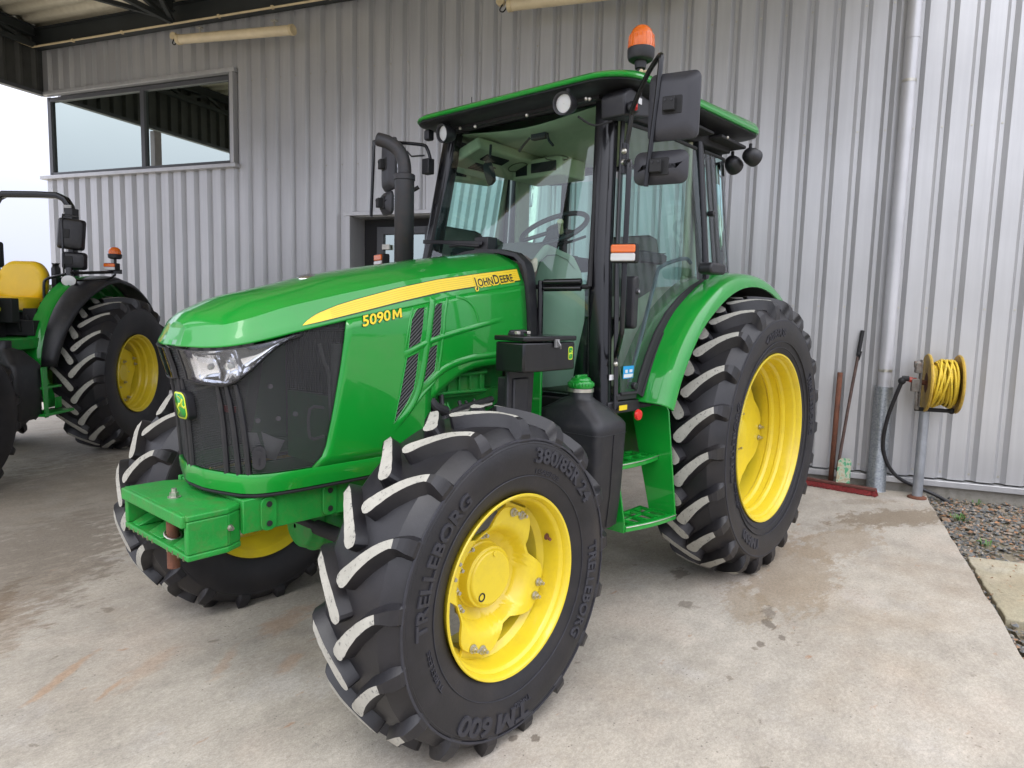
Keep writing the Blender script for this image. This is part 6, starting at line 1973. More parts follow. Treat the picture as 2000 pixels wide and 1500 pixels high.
round_lamp((2.40, 0.345, 2.475), (0.9, 0.0, -0.3), lens_=False)
# aerial
m = MB(); m.tube([(1.28, 1.53, 2.68), (1.22, 1.47, 2.80)], 0.0025, 6); build_part(m, 'aerial', BLACKM, tr)
# --- amber beacon on its folding stalk
m = MB(); bx_, by_ = 1.182, 0.30
m.tube([(bx_, by_, 2.56), (bx_, by_, 2.665)], 0.014, 12); m.tube([(bx_, by_, 2.665), (bx_, by_, 2.68)], 0.024, 12); m.box((bx_, by_, 2.695), (0.03, 0.024, 0.034)); m.tube([(bx_, by_, 2.71), (bx_, by_, 2.745)], [0.026, 0.030], 14)
m.lathe([(2.742, 0.001), (2.742, 0.045), (2.75, 0.058), (2.765, 0.064), (2.80, 0.065), (2.803, 0.060)], (bx_, by_, 0), 'z', 32)
bea = build_part(m, 'beacon', BLACKP, tr, bevel=0.002)
m = MB(); m.lathe([(2.800, 0.0620), (2.83, 0.0625), (2.86, 0.058), (2.885, 0.047), (2.902, 0.030), (2.909, 0.012), (2.91, 0.001)], (bx_, by_, 0), 'z', 32)
for k in range(20):
    a = 2 * PI * k / 20; m.tube([(bx_ + 0.0625 * math.cos(a), by_ + 0.0625 * math.sin(a), 2.806), (bx_ + 0.059 * math.cos(a), by_ + 0.059 * math.sin(a), 2.86)], 0.0022, 5)
sub(m, 'beacon_lens', AMBER, bea, angle=60)
m = MB(); m.tube([(bx_, by_ - 0.012, 2.695), (bx_ + 0.02, by_ - 0.04, 2.70), (bx_ + 0.03, by_ - 0.05, 2.708)], 0.005, 6); m.ball((bx_ - 0.012, by_ - 0.012, 2.695), 0.010, 10); sub(m, 'wing_nut', CREAM, bea)
m = MB(); m.prism([(1.04, 2.46), (1.26, 2.50), (1.26, 2.585), (1.08, 2.60), (1.03, 2.56)], 'y', 0.285, 0.42); m.tube([(1.07, 0.28, 2.50), (1.07, 0.24, 2.50)], 0.03, 16)
hb = build_part(m, 'pillar_head', BLACKP, tr, bevel=0.012, seg=3)
m = MB(); m.tube([(1.06, 0.25, 2.50), (1.045, 0.26, 2.42), (1.055, 0.28, 2.34)], 0.005, 6, smooth=4); m.tube([(0.95, 0.49, 2.47), (1.0, 0.43, 2.43), (1.05, 0.36, 2.45)], 0.005, 6, smooth=4); sub(m, 'wiring', BLACKM, hb)
m = MB(); m.tube([(1.07, 0.25, 2.515), (1.05, 0.235, 2.485)], 0.010, 8); sub(m, 'red_connector', REDP, hb)
m = MB(); m.box((1.165, 0.283, 2.555), (0.03, 0.003, 0.028)); sub(m, 'stamp_label', LABELW, hb)

# --- mirrors
def mirror_head(c_, w, h, M_, name, parent, r=0.03, d=0.05):
    T_ = Matrix.Translation(c_) @ M_
    m = MB(); rows = []
    for (yy, ins) in ((0.0, 0.012), (-0.006, 0.0), (-0.020, 0.0), (-d * 0.8, 0.018), (-d, 0.045)):
        rows.append([T_ @ Vector((a, yy, b)) for a, b in rrect(w - ins * 2, h - ins * 2, r, 5)])
    m.grid(rows, closed=True); m.add(rows[-1], [tuple(range(len(rows[-1])))])
    o = build_part(m, name, simple('mirror_shell' + str(len(MATS)), (0.028, 0.028, 0.034), 0.45, var=0.06, bump=0.04, bscale=200), tr, angle=35)
    m = MB(); m.prism(rrect(w - 0.03, h - 0.03, r * 0.8, 5), 'y', 0.0, 0.003, 0, T_); sub(m, 'mirror_glass', CHROME, o)
    m = MB(); m.prism(rrect(0.085, 0.075, 0.008), 'y', -d - 0.002, -d + 0.004, 0, T_); m.box((-0.01, -d - 0.012, 0.0), (0.05, 0.035, 0.055), 0, T_); sub(m, 'mirror_clamp', BLACKM, o, bevel=0.006)
    m = MB()
    for s_ in (-1, 1): m.cyl(T_ @ Vector((-0.01 + 0.014 * s_, -d - 0.029, 0.014)), T_ @ Vector((-0.01 + 0.014 * s_, -d - 0.033, 0.014)), 0.005, seg=10)
    sub(m, 'clamp_screw', BLACKP, o)
    return o
# left: arm reaches out and forward, both shells show their backs
MR = Matrix.Rotation(R(-90 + 14), 4, 'Z')
mirror_head((0.925, -0.035, 2.415), 0.215, 0.275, MR @ Matrix.Rotation(R(0), 4, 'X'), 'mirror', tr, 0.028, 0.045)
mirror_head((0.935, 0.020, 2.172), 0.235, 0.140, MR, 'wide_angle_mirror', tr, 0.035, 0.045)
m = MB(); m.tube([(1.065, 0.29, 2.30), (1.06, 0.265, 2.43), (1.04, 0.245, 2.485), (0.96, 0.13, 2.585), (0.915, 0.055, 2.628), (0.885, 0.020, 2.628), (0.872, 0.012, 2.595), (0.868, 0.020, 2.45), (0.868, 0.045, 2.20), (0.868, 0.055, 2.09)], 0.0115, 10, smooth=4)
m.tube([(1.065, 0.29, 2.20), (1.065, 0.29, 2.34)], 0.018, 12)
build_part(m, 'mirror_arm', BLACKG, tr)
# right
MR2 = Matrix.Rotation(R(-90 - 20), 4, 'Z')
mirror_head((0.93, 1.845, 2.40), 0.20, 0.30, MR2, 'mirror', tr, 0.03, 0.05)
mirror_head((0.93, 1.865, 2.175), 0.17, 0.135, MR2, 'wide_angle_mirror', tr, 0.03, 0.05)
m = MB(); m.tube([(1.075, 1.66, 2.42), (1.06, 1.68, 2.50), (1.03, 1.72, 2.525), (0.90, 1.945, 2.545), (0.885, 1.965, 2.53), (0.875, 1.96, 2.40), (0.872, 1.975, 2.10)], 0.010, 10, smooth=4)
build_part(m, 'mirror_arm', BLACKG, tr)
m = MB(); m.box((1.065, 1.675, 2.395), (0.05, 0.06, 0.09)); m.tube([(1.05, 1.69, 2.46), (0.99, 1.74, 2.45), (0.97, 1.76, 2.48)], 0.006, 6); m.prism(rrect(0.045, 0.06, 0.012), 'y', -0.02, 0.02, 0, Matrix.Translation((1.02, 1.62, 2.56)))
build_part(m, 'arm_bracket', BLACKP, tr, bevel=0.005)
m = MB(); m.tube([(1.05, 1.74, 2.28), (1.00, 1.80, 2.22), (0.975, 1.83, 2.10), (0.965, 1.84, 1.86), (0.97, 1.84, 1.60)], 0.012, 10, smooth=4); build_part(m, 'grab_handle', BLACKG, tr)
# left grab handle with the side lamp
m = MB(); m.tube([(1.06, 0.29, 2.245), (1.03, 0.265, 2.245), (0.93, 0.185, 2.212), (0.912, 0.170, 2.18), (0.905, 0.168, 1.84), (0.908, 0.170, 1.50), (0.925, 0.185, 1.44), (1.02, 0.265, 1.345), (1.05, 0.285, 1.34)], 0.0125, 10, smooth=4); gh = build_part(m, 'grab_handle', BLACKG, tr)
m = MB()
for z in (2.25, 2.30, 1.30): m.ball((1.045, 0.285, z), 0.014, 12)
sub(m, 'handle_bolt', STEEL, gh)
def side_lamp(c_, M_, parent, w=0.125, h=0.085):
    T_ = Matrix.Translation(c_) @ M_
    m = MB(); m.prism(rrect(w, h, 0.012), 'y', 0.0, 0.05, 0, T_); o = build_part(m, 'side_lamp', BLACKM, parent, bevel=0.006, seg=3)
    m = MB(); m.prism([(a, b + h * 0.22) for a, b in rrect(w - 0.014, h * 0.42, 0.008)], 'y', -0.010, 0.004, 0, T_); sub(m, 'amber_lens', AMBER, o, bevel=0.004)
    m = MB(); m.prism([(a, b - h * 0.22) for a, b in rrect(w - 0.014, h * 0.42, 0.008)], 'y', -0.010, 0.004, 0, T_); sub(m, 'clear_lens', WLENS, o, bevel=0.004)
    return o
side_lamp((0.875, 0.160, 1.812), Matrix.Rotation(R(-72), 4, 'Z'), tr)
side_lamp((0.965, 2.02, 1.84), Matrix.Rotation(R(-105), 4, 'Z'), tr)

# --- exhaust stack
ex_, ey_ = 0.80, 1.575
m = MB()
m.lathe([(1.45, 0.055), (2.262, 0.055), (2.264, 0.060), (2.292, 0.060), (2.296, 0.055), (2.298, 0.040)], (ex_, ey_, 0), 'z', 28)
m.tube([(ex_, ey_, 2.28), (ex_, ey_, 2.33), (ex_ - 0.004, ey_ + 0.010, 2.38), (ex_ - 0.020, ey_ + 0.038, 2.435), (ex_ - 0.050, ey_ + 0.09, 2.475), (ex_ - 0.078, ey_ + 0.14, 2.492)], 0.038, 20, smooth=4, cap=False)
build_part(m, 'exhaust_stack', simple('exhaust_black', (0.025, 0.025, 0.028), 0.5, var=0.2, vscale=8, dirt=(0.10, 0.05, 0.03), dirt_amt=0.25), tr, angle=40, solid=0.003)
# ================================================================ THE OPEN TRACTOR AT THE LEFT
t2 = thing('tractor', 'smaller green tractor without a cab at the left edge, yellow seat and black roll bar', 'tractor', (1.0716, 6.2184, 0.0), 0.7435)
YD = 0.93
rear_wheel(t2, Vector((0, 0, 0.795)), 1, text=False, Ro=0.803, rb=0.405, W=0.50, sc=0.225, ydisc=0.20, nl=20, phase=R(3), lobes=(20, 110, 200, 290))
rear_wheel(t2, Vector((0, 2 * YD, 0.795)), -1, text=False, Ro=0.803, rb=0.405, W=0.50, sc=0.225, ydisc=0.20, nl=20, phase=R(8), lobes=(20, 110, 200, 290))
front_wheel(t2, Vector((-2.15, 0.20, 0.62)), 1, text=False, phase=R(9), Ro=0.66)
front_wheel(t2, Vector((-2.15, 2 * YD - 0.20, 0.62)), -1, text=False, phase=R(2), Ro=0.66)
for side in (-1, 1):
    F2 = (lambda y: y) if side == -1 else (lambda y: 2 * YD - y)
    g_, b_ = MB(), MB()
    rg, rb_, ru = [], [], []
    for i in range(31):
        wq = min(1.0, i / 12); yo = lambda y: 0.40 - (0.40 - y) * (0.45 + 0.55 * wq)
        a = R(172 - (172 - 28) * i / 30)
        rr = 1.0 if a > R(90) else 0.985
        rr *= 0.95 + 0.05 * math.sin(a)
        def q(r_, y): return Vector((r_ * math.cos(a), F2(y), 0.80 + r_ * math.sin(a)))
        rg.append([q(rr * 0.90, 0.56), q(rr * 0.975, 0.56), q(rr, 0.545), q(rr + 0.002, 0.47), q(rr, 0.40)])
        rb_.append([q(rr * 0.995, 0.405), q(rr + 0.004, 0.39), q(rr + 0.006, yo(0.30)), q(rr, yo(0.22)), q(rr - 0.012, yo(0.175)), q(rr - 0.035, yo(0.15)), q(rr - 0.060, yo(0.145))])
    g_.grid(rg); b_.grid(rb_)
    fe = g_.build('fender', GREEN, t2, angle=35, solid=0.006)
    b_.build('fender_extension', BLACKP, fe, angle=50, solid=0.008)
    u_ = MB(); u_.grid([[Vector((p[0].x, F2(0.555), p[0].z)), Vector((p[0].x * 0.4, F2(0.555), 0.8 + (p[0].z - 0.8) * 0.4))] for p in rg]); u_.build('fender_wall', GREENM, fe, solid=0.006)
# seat
m = MB(); cushion(m, (-0.53, YD, 1.50), (0.44, 0.50, 0.13), 0.09)
s2 = m.build('seat', SEATY, t2, angle=60)
m = MB(); rows = []
Mb = Matrix.Translation((-0.30, YD, 1.72)) @ Matrix.Rotation(R(8), 4, 'Y')
for (dx, ins) in ((-0.07, 0.05), (-0.062, 0.02), (-0.03, 0.0), (0.03, 0.0), (0.05, 0.03)):
    row = []
    for a, b in rrect(0.50 - ins * 2, 0.40 - ins * 2, 0.13, 6):
        wr = -0.06 * (abs(a) / 0.25) ** 2 * (1.0 if b < 0.05 else 0.4)
        row.append(Mb @ Vector((dx + wr, a * (1 - 0.25 * max(0, b) / 0.2), b)))
    rows.append(row)
m.grid(rows, closed=True); m.add(rows[0], [tuple(range(len(rows[0])))]); m.add(rows[-1], [tuple(range(len(rows[-1])))])
m.build('backrest', SEATY, s2, angle=60)
for y in (YD - 0.30, YD + 0.30):
    m = MB(); cushion(m, (-0.30, y, 1.775), (0.10, 0.055, 0.27), 0.025); m.build('armrest', BLACKP, s2, angle=60)
m = MB(); m.box((-0.48, YD, 1.34), (0.36, 0.40, 0.16)); m.box((-0.40, YD - 0.24, 1.46), (0.18, 0.05, 0.12)); m.tube([(-0.45, YD - 0.28, 1.45), (-0.40, YD - 0.27, 1.58), (-0.33, YD - 0.27, 1.62)], 0.018, 8); m.build('seat_base', BLACKM, s2, bevel=0.015)
# platform, console, cross member
m = MB(); m.box((-0.95, YD, 1.145), (1.0, 0.98, 0.10)); m.box((-0.75, 0.52, 1.145), (0.9, 0.10, 0.09))
m.build('platform', GREENM, t2, bevel=0.01)
m = MB()
m.box((-0.55, YD, 1.28), (0.70, 0.90, 0.14)); m.box((-0.62, 0.60, 1.35), (0.30, 0.12, 0.22)); m.box((-0.98, 0.66, 1.44), (0.10, 0.16, 0.22)); m.box((-1.02, YD, 1.35), (0.25, 0.40, 0.35))
m.box((-0.30, 0.50, 1.30), (0.5, 0.10, 0.26))
for k in range(5): m.tube([(-0.90 + 0.12 * k, 0.60, 1.25), (-0.95 + 0.13 * k, 0.59, 1.40)], 0.012, 8)
cons = m.build('console', BLACKM, t2, bevel=0.012)
m = MB(); m.cyl((-1.035, 0.70, 1.45), (-1.04, 0.70, 1.45), 0.028, seg=18); m.build('round_badge', LIME, cons)
m = MB(); m.box((-0.66, 0.555, 1.335), (0.05, 0.03, 0.03)); m.build('marker_lamp', AMBER, t2, bevel=0.006)
m = MB(); m.box((-1.1, YD, 0.80), (2.2, 0.42, 0.45)); m.box((-1.9, YD, 0.98), (0.9, 0.44, 0.36)); m.cyl((0, 0.5, 0.795), (0, 2 * YD - 0.5, 0.795), 0.13, seg=20); m.box((-0.1, YD, 0.85), (0.7, 0.5, 0.55)); m.cyl((-2.05, 0.4, 0.575), (-2.05, 2 * YD - 0.4, 0.575), 0.08, seg=16)
m.build('drivetrain', GREENM, t2, bevel=0.02)
# bonnet parts follow the big tractor's shapes
for src in (hood, SP, rim, gri):
    o = src.copy(); COL.objects.link(o); o.parent = t2; o.location = (-2.05 + 1.15, YD - YC + 1.05, 0)
# tank and ladder
m = MB()
def ring2(x0, x1, y0, y1, z_, r): return [Vector(((x0 + x1) / 2 + a, (y0 + y1) / 2 + b, z_)) for a, b in rrect(x1 - x0, y1 - y0, r, 5)]
rows = [ring2(-1.52, -1.23, 0.25, 0.62, 0.50, 0.04), ring2(-1.54, -1.20, 0.22, 0.64, 0.54, 0.05), ring2(-1.55, -1.19, 0.22, 0.64, 0.97, 0.05), ring2(-1.54, -1.20, 0.24, 0.62, 1.0, 0.05), ring2(-1.50, -1.28, 0.30, 0.52, 1.10, 0.06), ring2(-1.48, -1.36, 0.34, 0.46, 1.13, 0.055), ring2(-1.48, -1.36, 0.34, 0.46, 1.19, 0.055)]
m.grid(rows, closed=True); m.add(rows[0], [tuple(range(len(rows[0])))]); m.add(rows[-1], [tuple(range(len(rows[-1])))])
m.build('fuel_tank', BLACKP, t2, angle=50)
m = MB()
zp = [(-1.20, 0.97), (-1.10, 0.97), (-0.93, 0.80), (-0.86, 0.66), (-0.86, 0.55), (-0.95, 0.55), (-0.95, 0.64), (-1.05, 0.80)]
m.prism(zp, 'y', 0.34, 0.352); m.box((-0.91, 0.28, 0.60), (0.09, 0.012, 0.10))
m.prism([(-1.25, 0.95), (-1.17, 0.95), (-1.17, 0.50), (-1.22, 0.50)], 'y', 0.20, 0.21)
l2 = m.build('ladder', GREEN, t2, bevel=0.003)
m = MB(); m.box((-1.10, 0.29, 0.765), (0.28, 0.16, 0.022)); m.build('tread', GREEN, l2, bevel=0.004)
m = MB(); m.box((-1.06, 0.27, 0.528), (0.42, 0.20, 0.024)); m.build('tread', GREEN, l2, bevel=0.004)
# roll bar
m = MB()
rb2 = [(-0.05, 0.60, 1.20), (-0.05, 0.60, 2.0), (-0.05, 0.60, 2.42), (-0.05, 0.615, 2.50), (-0.05, 0.66, 2.57), (-0.05, 0.73, 2.605), (-0.05, YD, 2.61)]
pts = [Vector(p) for p in rb2] + [Vector((p[0], 2 * YD + 0.14 - p[1], p[2])) for p in reversed(rb2[:-1])]
rows = []
for i, p in enumerate(pts):
    d = (pts[min(i + 1, len(pts) - 1)] - pts[max(i - 1, 0)]).normalized(); s_ = Vector((1, 0, 0)); t_ = d.cross(s_)
    rows.append([p + s_ * a + t_ * b for a, b in rrect(0.085, 0.062, 0.012, 2)])
m.grid(rows, closed=True)
rops = m.build('roll_bar', BLACKG, t2, angle=50)
m = MB(); m.box((-0.05, 0.605, 2.40), (0.11, 0.09, 0.16)); m.tube([(-0.12, 0.60, 2.36), (0.02, 0.60, 2.36)], 0.016, 8); m.build('hinge', BLACKP, rops, bevel=0.008)
m = MB(); m.box((-0.095, 0.615, 2.46), (0.015, 0.08, 0.10)); m.tube([(-0.10, 0.64, 2.44), (-0.12, 0.65, 2.36)], 0.006, 6); m.build('grey_tape', simple('grey_tape', (0.42, 0.42, 0.42), 0.6, var=0.3, vscale=30), rops, bevel=0.003)
def mir2(c_, w, h, name, rz, ry=0.0):
    T_ = Matrix.Translation(c_) @ Matrix.Rotation(R(rz), 4, 'Z') @ Matrix.Rotation(R(ry), 4, 'Y')
    m = MB(); rows = []
    for (yy, ins) in ((0.0, 0.012), (-0.006, 0.0), (-0.03, 0.0), (-0.06, 0.018), (-0.07, 0.045)):
        rows.append([T_ @ Vector((a, yy, b)) for a, b in rrect(w - ins * 2, h - ins * 2, 0.03, 5)])
    m.grid(rows, closed=True); m.add(rows[-1], [tuple(range(len(rows[-1])))]); m.add(rows[0], [tuple(range(len(rows[0])))])
    o = m.build(name, BLACKP, t2, angle=35)
    m = MB(); m.prism(rrect(0.075, 0.085, 0.008), 'y', -0.075, -0.066, 0, T_ @ Matrix.Translation((-0.04, 0, 0))); m.build('clamp', BLACKM, o, bevel=0.004)
    return o
mir2((-0.30, 0.455, 2.195), 0.24, 0.30, 'mirror', -75, 5)
mir2((-0.30, 0.435, 1.935), 0.22, 0.17, 'wide_angle_mirror', -75, 2)
mir2((-0.10, 1.36, 1.99), 0.20, 0.26, 'mirror', -95)
m = MB(); m.tube([(-0.06, 0.55, 2.40), (-0.36, 0.50, 2.38), (-0.385, 0.50, 2.30), (-0.385, 0.50, 1.80), (-0.37, 0.48, 1.78)], 0.010, 8); m.build('mirror_arm', BLACKG, t2)
# fender lamp, rails, beacon
m = MB(); T_ = Matrix.Translation((-0.44, 0.42, 1.735)) @ Matrix.Rotation(R(-90), 4, 'Z')
m.lathe([(0.06, 0.01), (0.05, 0.05), (0.0, 0.078), (-0.01, 0.078)], (0, 0, 0), 'y', 28); m.v = [T_ @ Vector((v.x, v.y, v.z * 0.72)) for v in m.v]; wl = m.build('work_light', BLACKP, t2, angle=40)
m = MB(); m.lathe([(-0.018, 0.001), (-0.012, 0.05), (-0.006, 0.072)], (0, 0, 0), 'y', 28); m.v = [T_ @ Vector((v.x, v.y, v.z * 0.72)) for v in m.v]; m.build('lamp_lens', WLENS, wl)
m = MB()
m.tube([(-0.40, 0.44, 1.86), (-0.41, 0.43, 1.78), (-0.42, 0.42, 1.68)], 0.032, 12)
m.tube([(-0.42, 0.42, 1.81), (-0.12, 0.12, 1.845)], 0.016, 10); m.tube([(-0.42, 0.36, 1.74), (-0.22, 0.18, 1.765), (-0.14, 0.13, 1.82)], 0.010, 8, smooth=4)
m.tube([(-0.42, 0.46, 1.80), (-0.44, 0.56, 1.77), (-0.46, 0.63, 1.74), (-0.47, 0.645, 1.68), (-0.47, 0.645, 1.48)], 0.014, 8, smooth=4)
m.box((-0.115, 0.13, 1.85), (0.09, 0.06, 0.045))
m.build('lamp_rail', BLACKG, t2)
lo = side_lamp  # same lamp type
T_ = Matrix.Translation((-0.19, 0.16, 1.895)) @ Matrix.Rotation(R(-100), 4, 'Z')
m = MB(); m.prism(rrect(0.13, 0.075, 0.01), 'y', 0.0, 0.07, 0, T_); sl = m.build('side_lamp', BLACKM, t2, bevel=0.005)
m = MB(); m.prism([(a, b + 0.015) for a, b in rrect(0.12, 0.032, 0.006)], 'y', -0.01, 0.004, 0, T_); m.build('amber_lens', AMBER, sl)
m = MB(); m.prism([(a, b - 0.018) for a, b in rrect(0.12, 0.028, 0.006)], 'y', -0.01, 0.004, 0, T_); m.build('clear_lens', WLENS, sl)
m = MB(); m.tube([(-0.14, 0.13, 1.88), (-0.14, 0.13, 1.99)], 0.014, 10); m.lathe([(1.975, 0.001), (1.975, 0.045), (1.985, 0.062), (2.02, 0.066), (2.025, 0.06)], (-0.14, 0.13, 0), 'z', 24); be2 = m.build('beacon', BLACKP, t2)
m = MB(); m.lathe([(2.022, 0.060), (2.05, 0.060), (2.075, 0.050), (2.092, 0.030), (2.097, 0.001)], (-0.14, 0.13, 0), 'z', 24); m.build('beacon_lens', AMBER, be2, angle=60)
# ================================================================ THINGS ALONG THE WALL
def Bl(u, off, z): return Vector((u, -off, z))
reel = thing('hose_reel', 'weathered yellow hose reel standing on a galvanised post by the wall', 'hose reel', B(2.05, 0.24, 0.0), TH)
O_ = Vector((-2.05, 0.24, 0))
def rb3(m, name, mats, parent, **k):
    m.v = [v + O_ for v in m.v]
    return m.build(name, mats, parent, **k)
m = MB(); m.cyl(Bl(2.05, 0.24, 0.012), Bl(2.05, 0.24, 0.80), 0.040, seg=24); rb3(m, 'post', GALV2, reel)
m = MB(); m.lathe([(0.0, 0.075), (0.012, 0.075), (0.020, 0.060), (0.022, 0.042)], tuple(Bl(2.05, 0.24, 0)), 'z', 28); rb3(m, 'post_base', RUST, reel)
cz = 1.025; off = 0.31
for i, u in enumerate((2.035, 2.262)):
    m = MB(); rows = []
    pr = [(u - 0.006, 0.085), (u - 0.008, 0.232), (u - 0.014, 0.243), (u - 0.004, 0.250), (u + 0.008, 0.243), (u + 0.002, 0.232), (u, 0.085)]
    m.lathe([(a, b) for a, b in pr], (0, -off, cz), 'x', 56, close=True)
    rb3(m, 'flange', REELY, reel, angle=30)
m = MB(); m.tube([(2.03, -off, cz), (2.27, -off, cz)], 0.085, 28); m.tube([(1.93, -off, cz), (2.30, -off, cz)], 0.022, 12); rb3(m, 'drum', RUST, reel)
# windings
m = MB(); pts = []
rq = random.Random(4)
for layer, r_ in enumerate((0.135, 0.158, 0.180)):
    n_ = 8
    for i in range(n_ * 22 + 1):
        a = 2 * PI * i / 22; t = i / (n_ * 22)
        u = 2.056 + 0.186 * (t if layer % 2 == 0 else 1 - t)
        rr = r_ + 0.006 * math.sin(a * 0.37 + layer)
        jl = 0.010 * math.sin(a * 0.53 + layer * 2) + 0.006 * math.sin(a * 1.31 + layer)
        pts.append((min(2.250, max(2.050, u + jl * (0.4 + 0.6 * (layer > 0)))), -off + (rr + 0.004 * math.sin(a * 0.91)) * math.cos(a), cz + (rr + 0.004 * math.sin(a * 0.91)) * math.sin(a)))
for i in range(130):
    a = 2 * PI * i / 22; t = i / 130
    pts.append((2.15 + 0.075 * math.sin(t * 17) + 0.012 * math.sin(a), -off + (0.198 + 0.004 * t) * math.cos(a), cz + (0.198 + 0.004 * t) * math.sin(a)))
m.tube(pts, 0.0100, 8); rb3(m, 'wound_hose', HOSEY, reel, angle=60)
GREYM = simple('worn_grey_casting', (0.22, 0.21, 0.19), 0.6, metal=0.3, var=0.3, vscale=25, dirt=(0.20, 0.09, 0.05), dirt_amt=0.8)
m = MB(); m.box((1.985, -off, 1.02), (0.012, 0.10, 0.40)); m.box((1.965, -off, 1.15), (0.05, 0.09, 0.09)); m.box((1.955, -off, 1.0), (0.07, 0.07, 0.11)); m.box((1.975, -off, 0.86), (0.03, 0.05, 0.14)); m.tube([(1.93, -off, 1.18), (1.99, -off, 1.18)], 0.03, 12); m.tube([(1.96, -off - 0.02, 0.95), (1.965, -off - 0.03, 0.86), (1.97, -off, 0.80)], 0.014, 8)
rb3(m, 'side_bracket', GREYM, reel, bevel=0.006)
m = MB(); m.tube([(1.885, -off, 1.045), (1.955, -off, 1.045)], 0.018, 12); m.tube([(1.905, -off, 1.045), (1.925, -off, 1.045)], 0.026, 6); rb3(m, 'red_coupling', simple('red_worn_paint', (0.42, 0.05, 0.03), 0.5, var=0.3, vscale=40), reel)
m = MB(); m.tube([(1.96, -off, 0.795), (2.235, -off, 0.795)], 0.018, 10); m.box((2.235, -off, 0.795), (0.03, 0.05, 0.045)); m.box((2.05, -0.27, 0.792), (0.10, 0.12, 0.014)); rb3(m, 'guide_bar', BLACKM, reel, bevel=0.004)
m = MB(); m.tube([(1.89, -off, 1.050), (1.865, -off, 1.050), (1.85, -off, 1.035), (1.84, -off, 1.0), (1.815, -off + .02, 0.90), (1.775, -off + .06, 0.72), (1.758, -0.20, 0.52), (1.775, -0.17, 0.36), (1.84, -0.14, 0.22), (1.93, -0.12, 0.13), (2.05, -0.10, 0.075), (2.22, -0.12, 0.015), (2.33, -0.20, -0.04)], 0.0165, 12, smooth=6); fh = rb3(m, 'feed_hose', BLACKP, reel, angle=60)
m = MB(); m.ball((1.848, -off, 1.03), 0.032, 12); m.tube([(1.85, -off, 1.05), (1.90, -off, 1.052)], 0.024, 12); rb3(m, 'hose_elbow', BLACKM, fh)
# tools leaning on the wall
st_ = thing('pipe', 'short rusty iron pipe leaning upright on the wall between the rear wheel and the downpipe', 'pipe', B(1.36, 0.16, 0.0), TH)
m = MB(); m.tube([(0.0, 0, 0.0), (0.02, 0.10, 1.06)], 0.023, 16, cap=False); m.build('tube', RUST, st_, solid=0.003)
sc_ = thing('scraper', 'floor scraper with a long rusty handle and a pale blade flecked with green paint', 'scraper', B(1.45, 0.22, 0.0), TH)
m = MB(); m.tube([(-0.045, 0.02, 0.16), (0.01, 0.06, 0.75), (0.075, 0.155, 1.30)], 0.0135, 12, smooth=4); hd = m.build('handle', simple('dark_rod', (0.09, 0.055, 0.045), 0.7, var=0.4, vscale=20), sc_)
m = MB(); m.tube([(0.066, 0.143, 1.22), (0.090, 0.177, 1.45)], 0.0175, 12); m.tube([(0.055, 0.12, 1.22), (0.088, 0.12, 1.26), (0.07, 0.13, 1.18)], 0.008, 6); m.ball((0.07, 0.13, 1.235), 0.022, 10); m.build('grip', BLACKM, sc_)
m = MB(); M_ = Matrix.Translation((0.005, 0.0, 0.15)) @ Matrix.Rotation(R(-4), 4, 'X') @ Matrix.Rotation(R(18), 4, 'Z')
m.prism([(-0.065, -0.145), (0.06, -0.145), (0.065, 0.11), (0.045, 0.14), (-0.03, 0.14), (-0.055, 0.11)], 'y', -0.005, 0.005, 0, M_)
bl_, n_, l_, b_ = newmat('flecked_blade')
tcn = N(n_, 'ShaderNodeTexCoord'); v1 = N(n_, 'ShaderNodeTexNoise', Scale=26.0, Detail=3.0); l_.new(tcn.outputs['Object'], v1.inputs['Vector'])
crr = N(n_, 'ShaderNodeValToRGB'); ee = crr.color_ramp.elements
ee[0].position = 0.42; ee[0].color = (0.07, 0.30, 0.15, 1); ee[1].position = 0.50; ee[1].color = (0.42, 0.44, 0.33, 1)
e3 = ee.new(0.62); e3.color = (0.36, 0.30, 0.19, 1)
l_.new(v1.outputs['Fac'], crr.inputs[0]); l_.new(crr.outputs[0], b_.inputs['Base Color']); b_.inputs['Roughness'].default_value = 0.7
m.build('blade', bl_, sc_, bevel=0.002)
br = thing('broom_head', 'red bristle broom head lying on the concrete against the wall behind the rear wheel', 'broom', B(1.36, 0.24, 0.0), TH)
M_ = Matrix.Rotation(R(-19), 4, 'Z')
m = MB(); m.box((0, 0.012, 0.058), (0.74, 0.055, 0.022), 0, M_); m.build('wooden_back', simple('dark_wood', (0.12, 0.04, 0.03), 0.8, var=0.3, vscale=20), br, bevel=0.004)
m = MB(); rq = random.Random(8)
for i in range(2600):
    x = rq.uniform(-0.365, 0.375); y = rq.uniform(-0.035, 0.045); a = rq.uniform(-0.02, 0.02); b = rq.uniform(-0.02, 0.012)
    p0 = Vector((x, 0.01 + y * 0.5, 0.055)); p1 = Vector((x + a, y * 1.0 + b, rq.uniform(0.0, 0.012)))
    w = 0.0016
    m.add([M_ @ (p0 + Vector((-w, 0, 0))), M_ @ (p0 + Vector((w, 0, 0))), M_ @ (p1 + Vector((w * 1.2, 0, 0))), M_ @ (p1 + Vector((-w * 1.2, 0, 0)))], [(0, 1, 2, 3)])
m.build('bristles', BRISTLE, br)

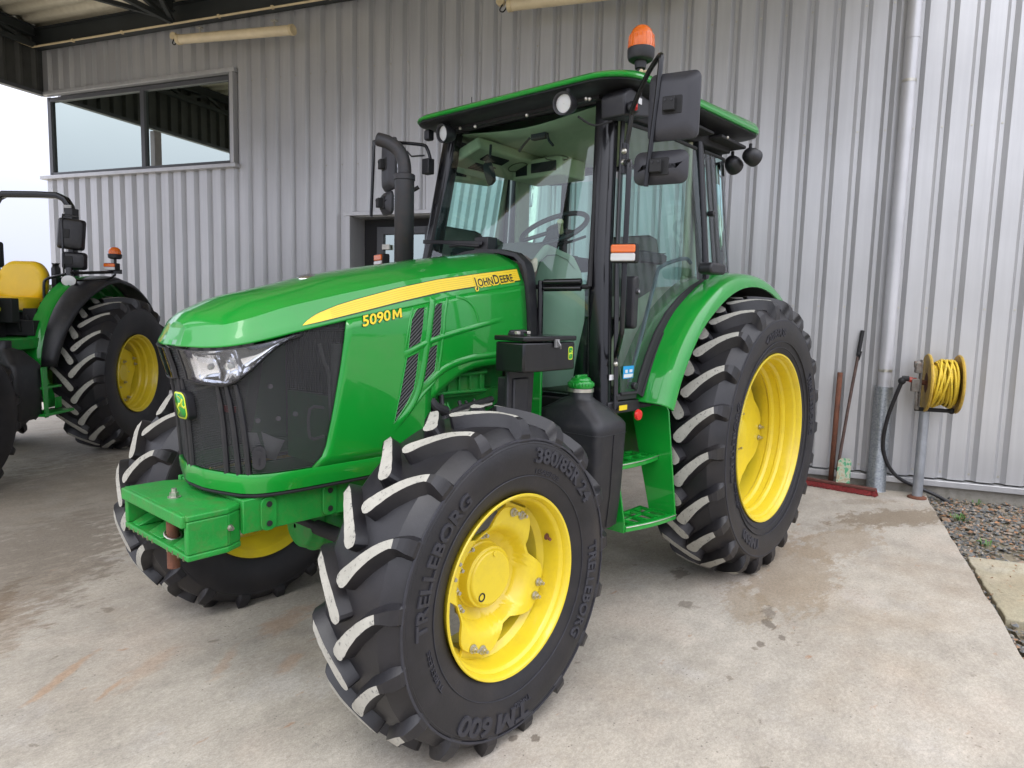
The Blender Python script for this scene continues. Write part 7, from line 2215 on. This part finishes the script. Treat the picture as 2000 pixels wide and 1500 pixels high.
# every loose piece of these parts becomes an object of its own
def explode(o, name):
    me = o.data; n = len(me.vertices); par = list(range(n))
    def find(a):
        while par[a] != a: par[a] = par[par[a]]; a = par[a]
        return a
    for e in me.edges:
        a, b = find(e.vertices[0]), find(e.vertices[1])
        if a != b: par[a] = b
    groups = {}
    for p in me.polygons: groups.setdefault(find(p.vertices[0]), []).append(p)
    if len(groups) < 2: o.name = name; return
    sh = me.attributes.get('sharp_edge')
    for k, (r_, ps) in enumerate(sorted(groups.items())):
        idx = {}; V = []; F = []; MI = []
        for p in ps:
            f = []
            for vi in p.vertices:
                if vi not in idx: idx[vi] = len(V); V.append(tuple(me.vertices[vi].co))
                f.append(idx[vi])
            F.append(f); MI.append(p.material_index)
        m2 = bpy.data.meshes.new(name); m2.from_pydata(V, [], F)
        for mt in me.materials: m2.materials.append(mt)
        m2.polygons.foreach_set('material_index', MI)
        m2.shade_smooth(); m2.set_sharp_from_angle(angle=R(35)); m2.update()
        q = bpy.data.objects.new(name, m2); COL.objects.link(q); q.parent = o.parent; q.location = o.location; q.rotation_euler = o.rotation_euler
        for md in o.modifiers:
            nm = q.modifiers.new(md.name, md.type)
            for at in (('thickness', 'offset') if md.type == 'SOLIDIFY' else ('width', 'segments', 'limit_method', 'angle_limit') if md.type == 'BEVEL' else ()):
                setattr(nm, at, getattr(md, at))
    bpy.data.objects.remove(o)
SPLIT = {'arm_bracket': 'arm_bracket', 'handle': 'handle', 'fins': 'fin', 'front_window_rail': 'window_rail', 'door_edge': 'door_edge', 'weight_notches': 'weight_notch', 'roof_hatch': 'roof_hatch', 'roof_screw': 'roof_screw', 'armrest': 'armrest', 'vent_slots': 'vent_slot', 'bulb': 'bulb',
         'end_cap': 'end_cap', 'pipe_clip': 'pipe_clip', 'clamp_screw': 'clamp_screw', 'handle_bolt': 'handle_bolt', 'nut': 'nut', 'lamp_screw': 'lamp_screw', 'pane': 'pane', 'fuel_lines': 'fuel_line', 'hoses': 'hose', 'metal_pipes': 'metal_pipe',
         'control_levers': 'control_lever', 'column_levers': 'column_lever', 'base_flashing': 'base_flashing', 'plinth': 'plinth', 'rear_walls': 'rear_wall', 'coolant_pipes': 'coolant_pipe', 'bracket': 'bracket', 'door_trim': 'door_trim', 'sticker_print': 'sticker_print'}
for o in [x for x in bpy.data.objects if x.type == 'MESH' and x.name.split('.')[0] in SPLIT]:
    explode(o, SPLIT[o.name.split('.')[0]])
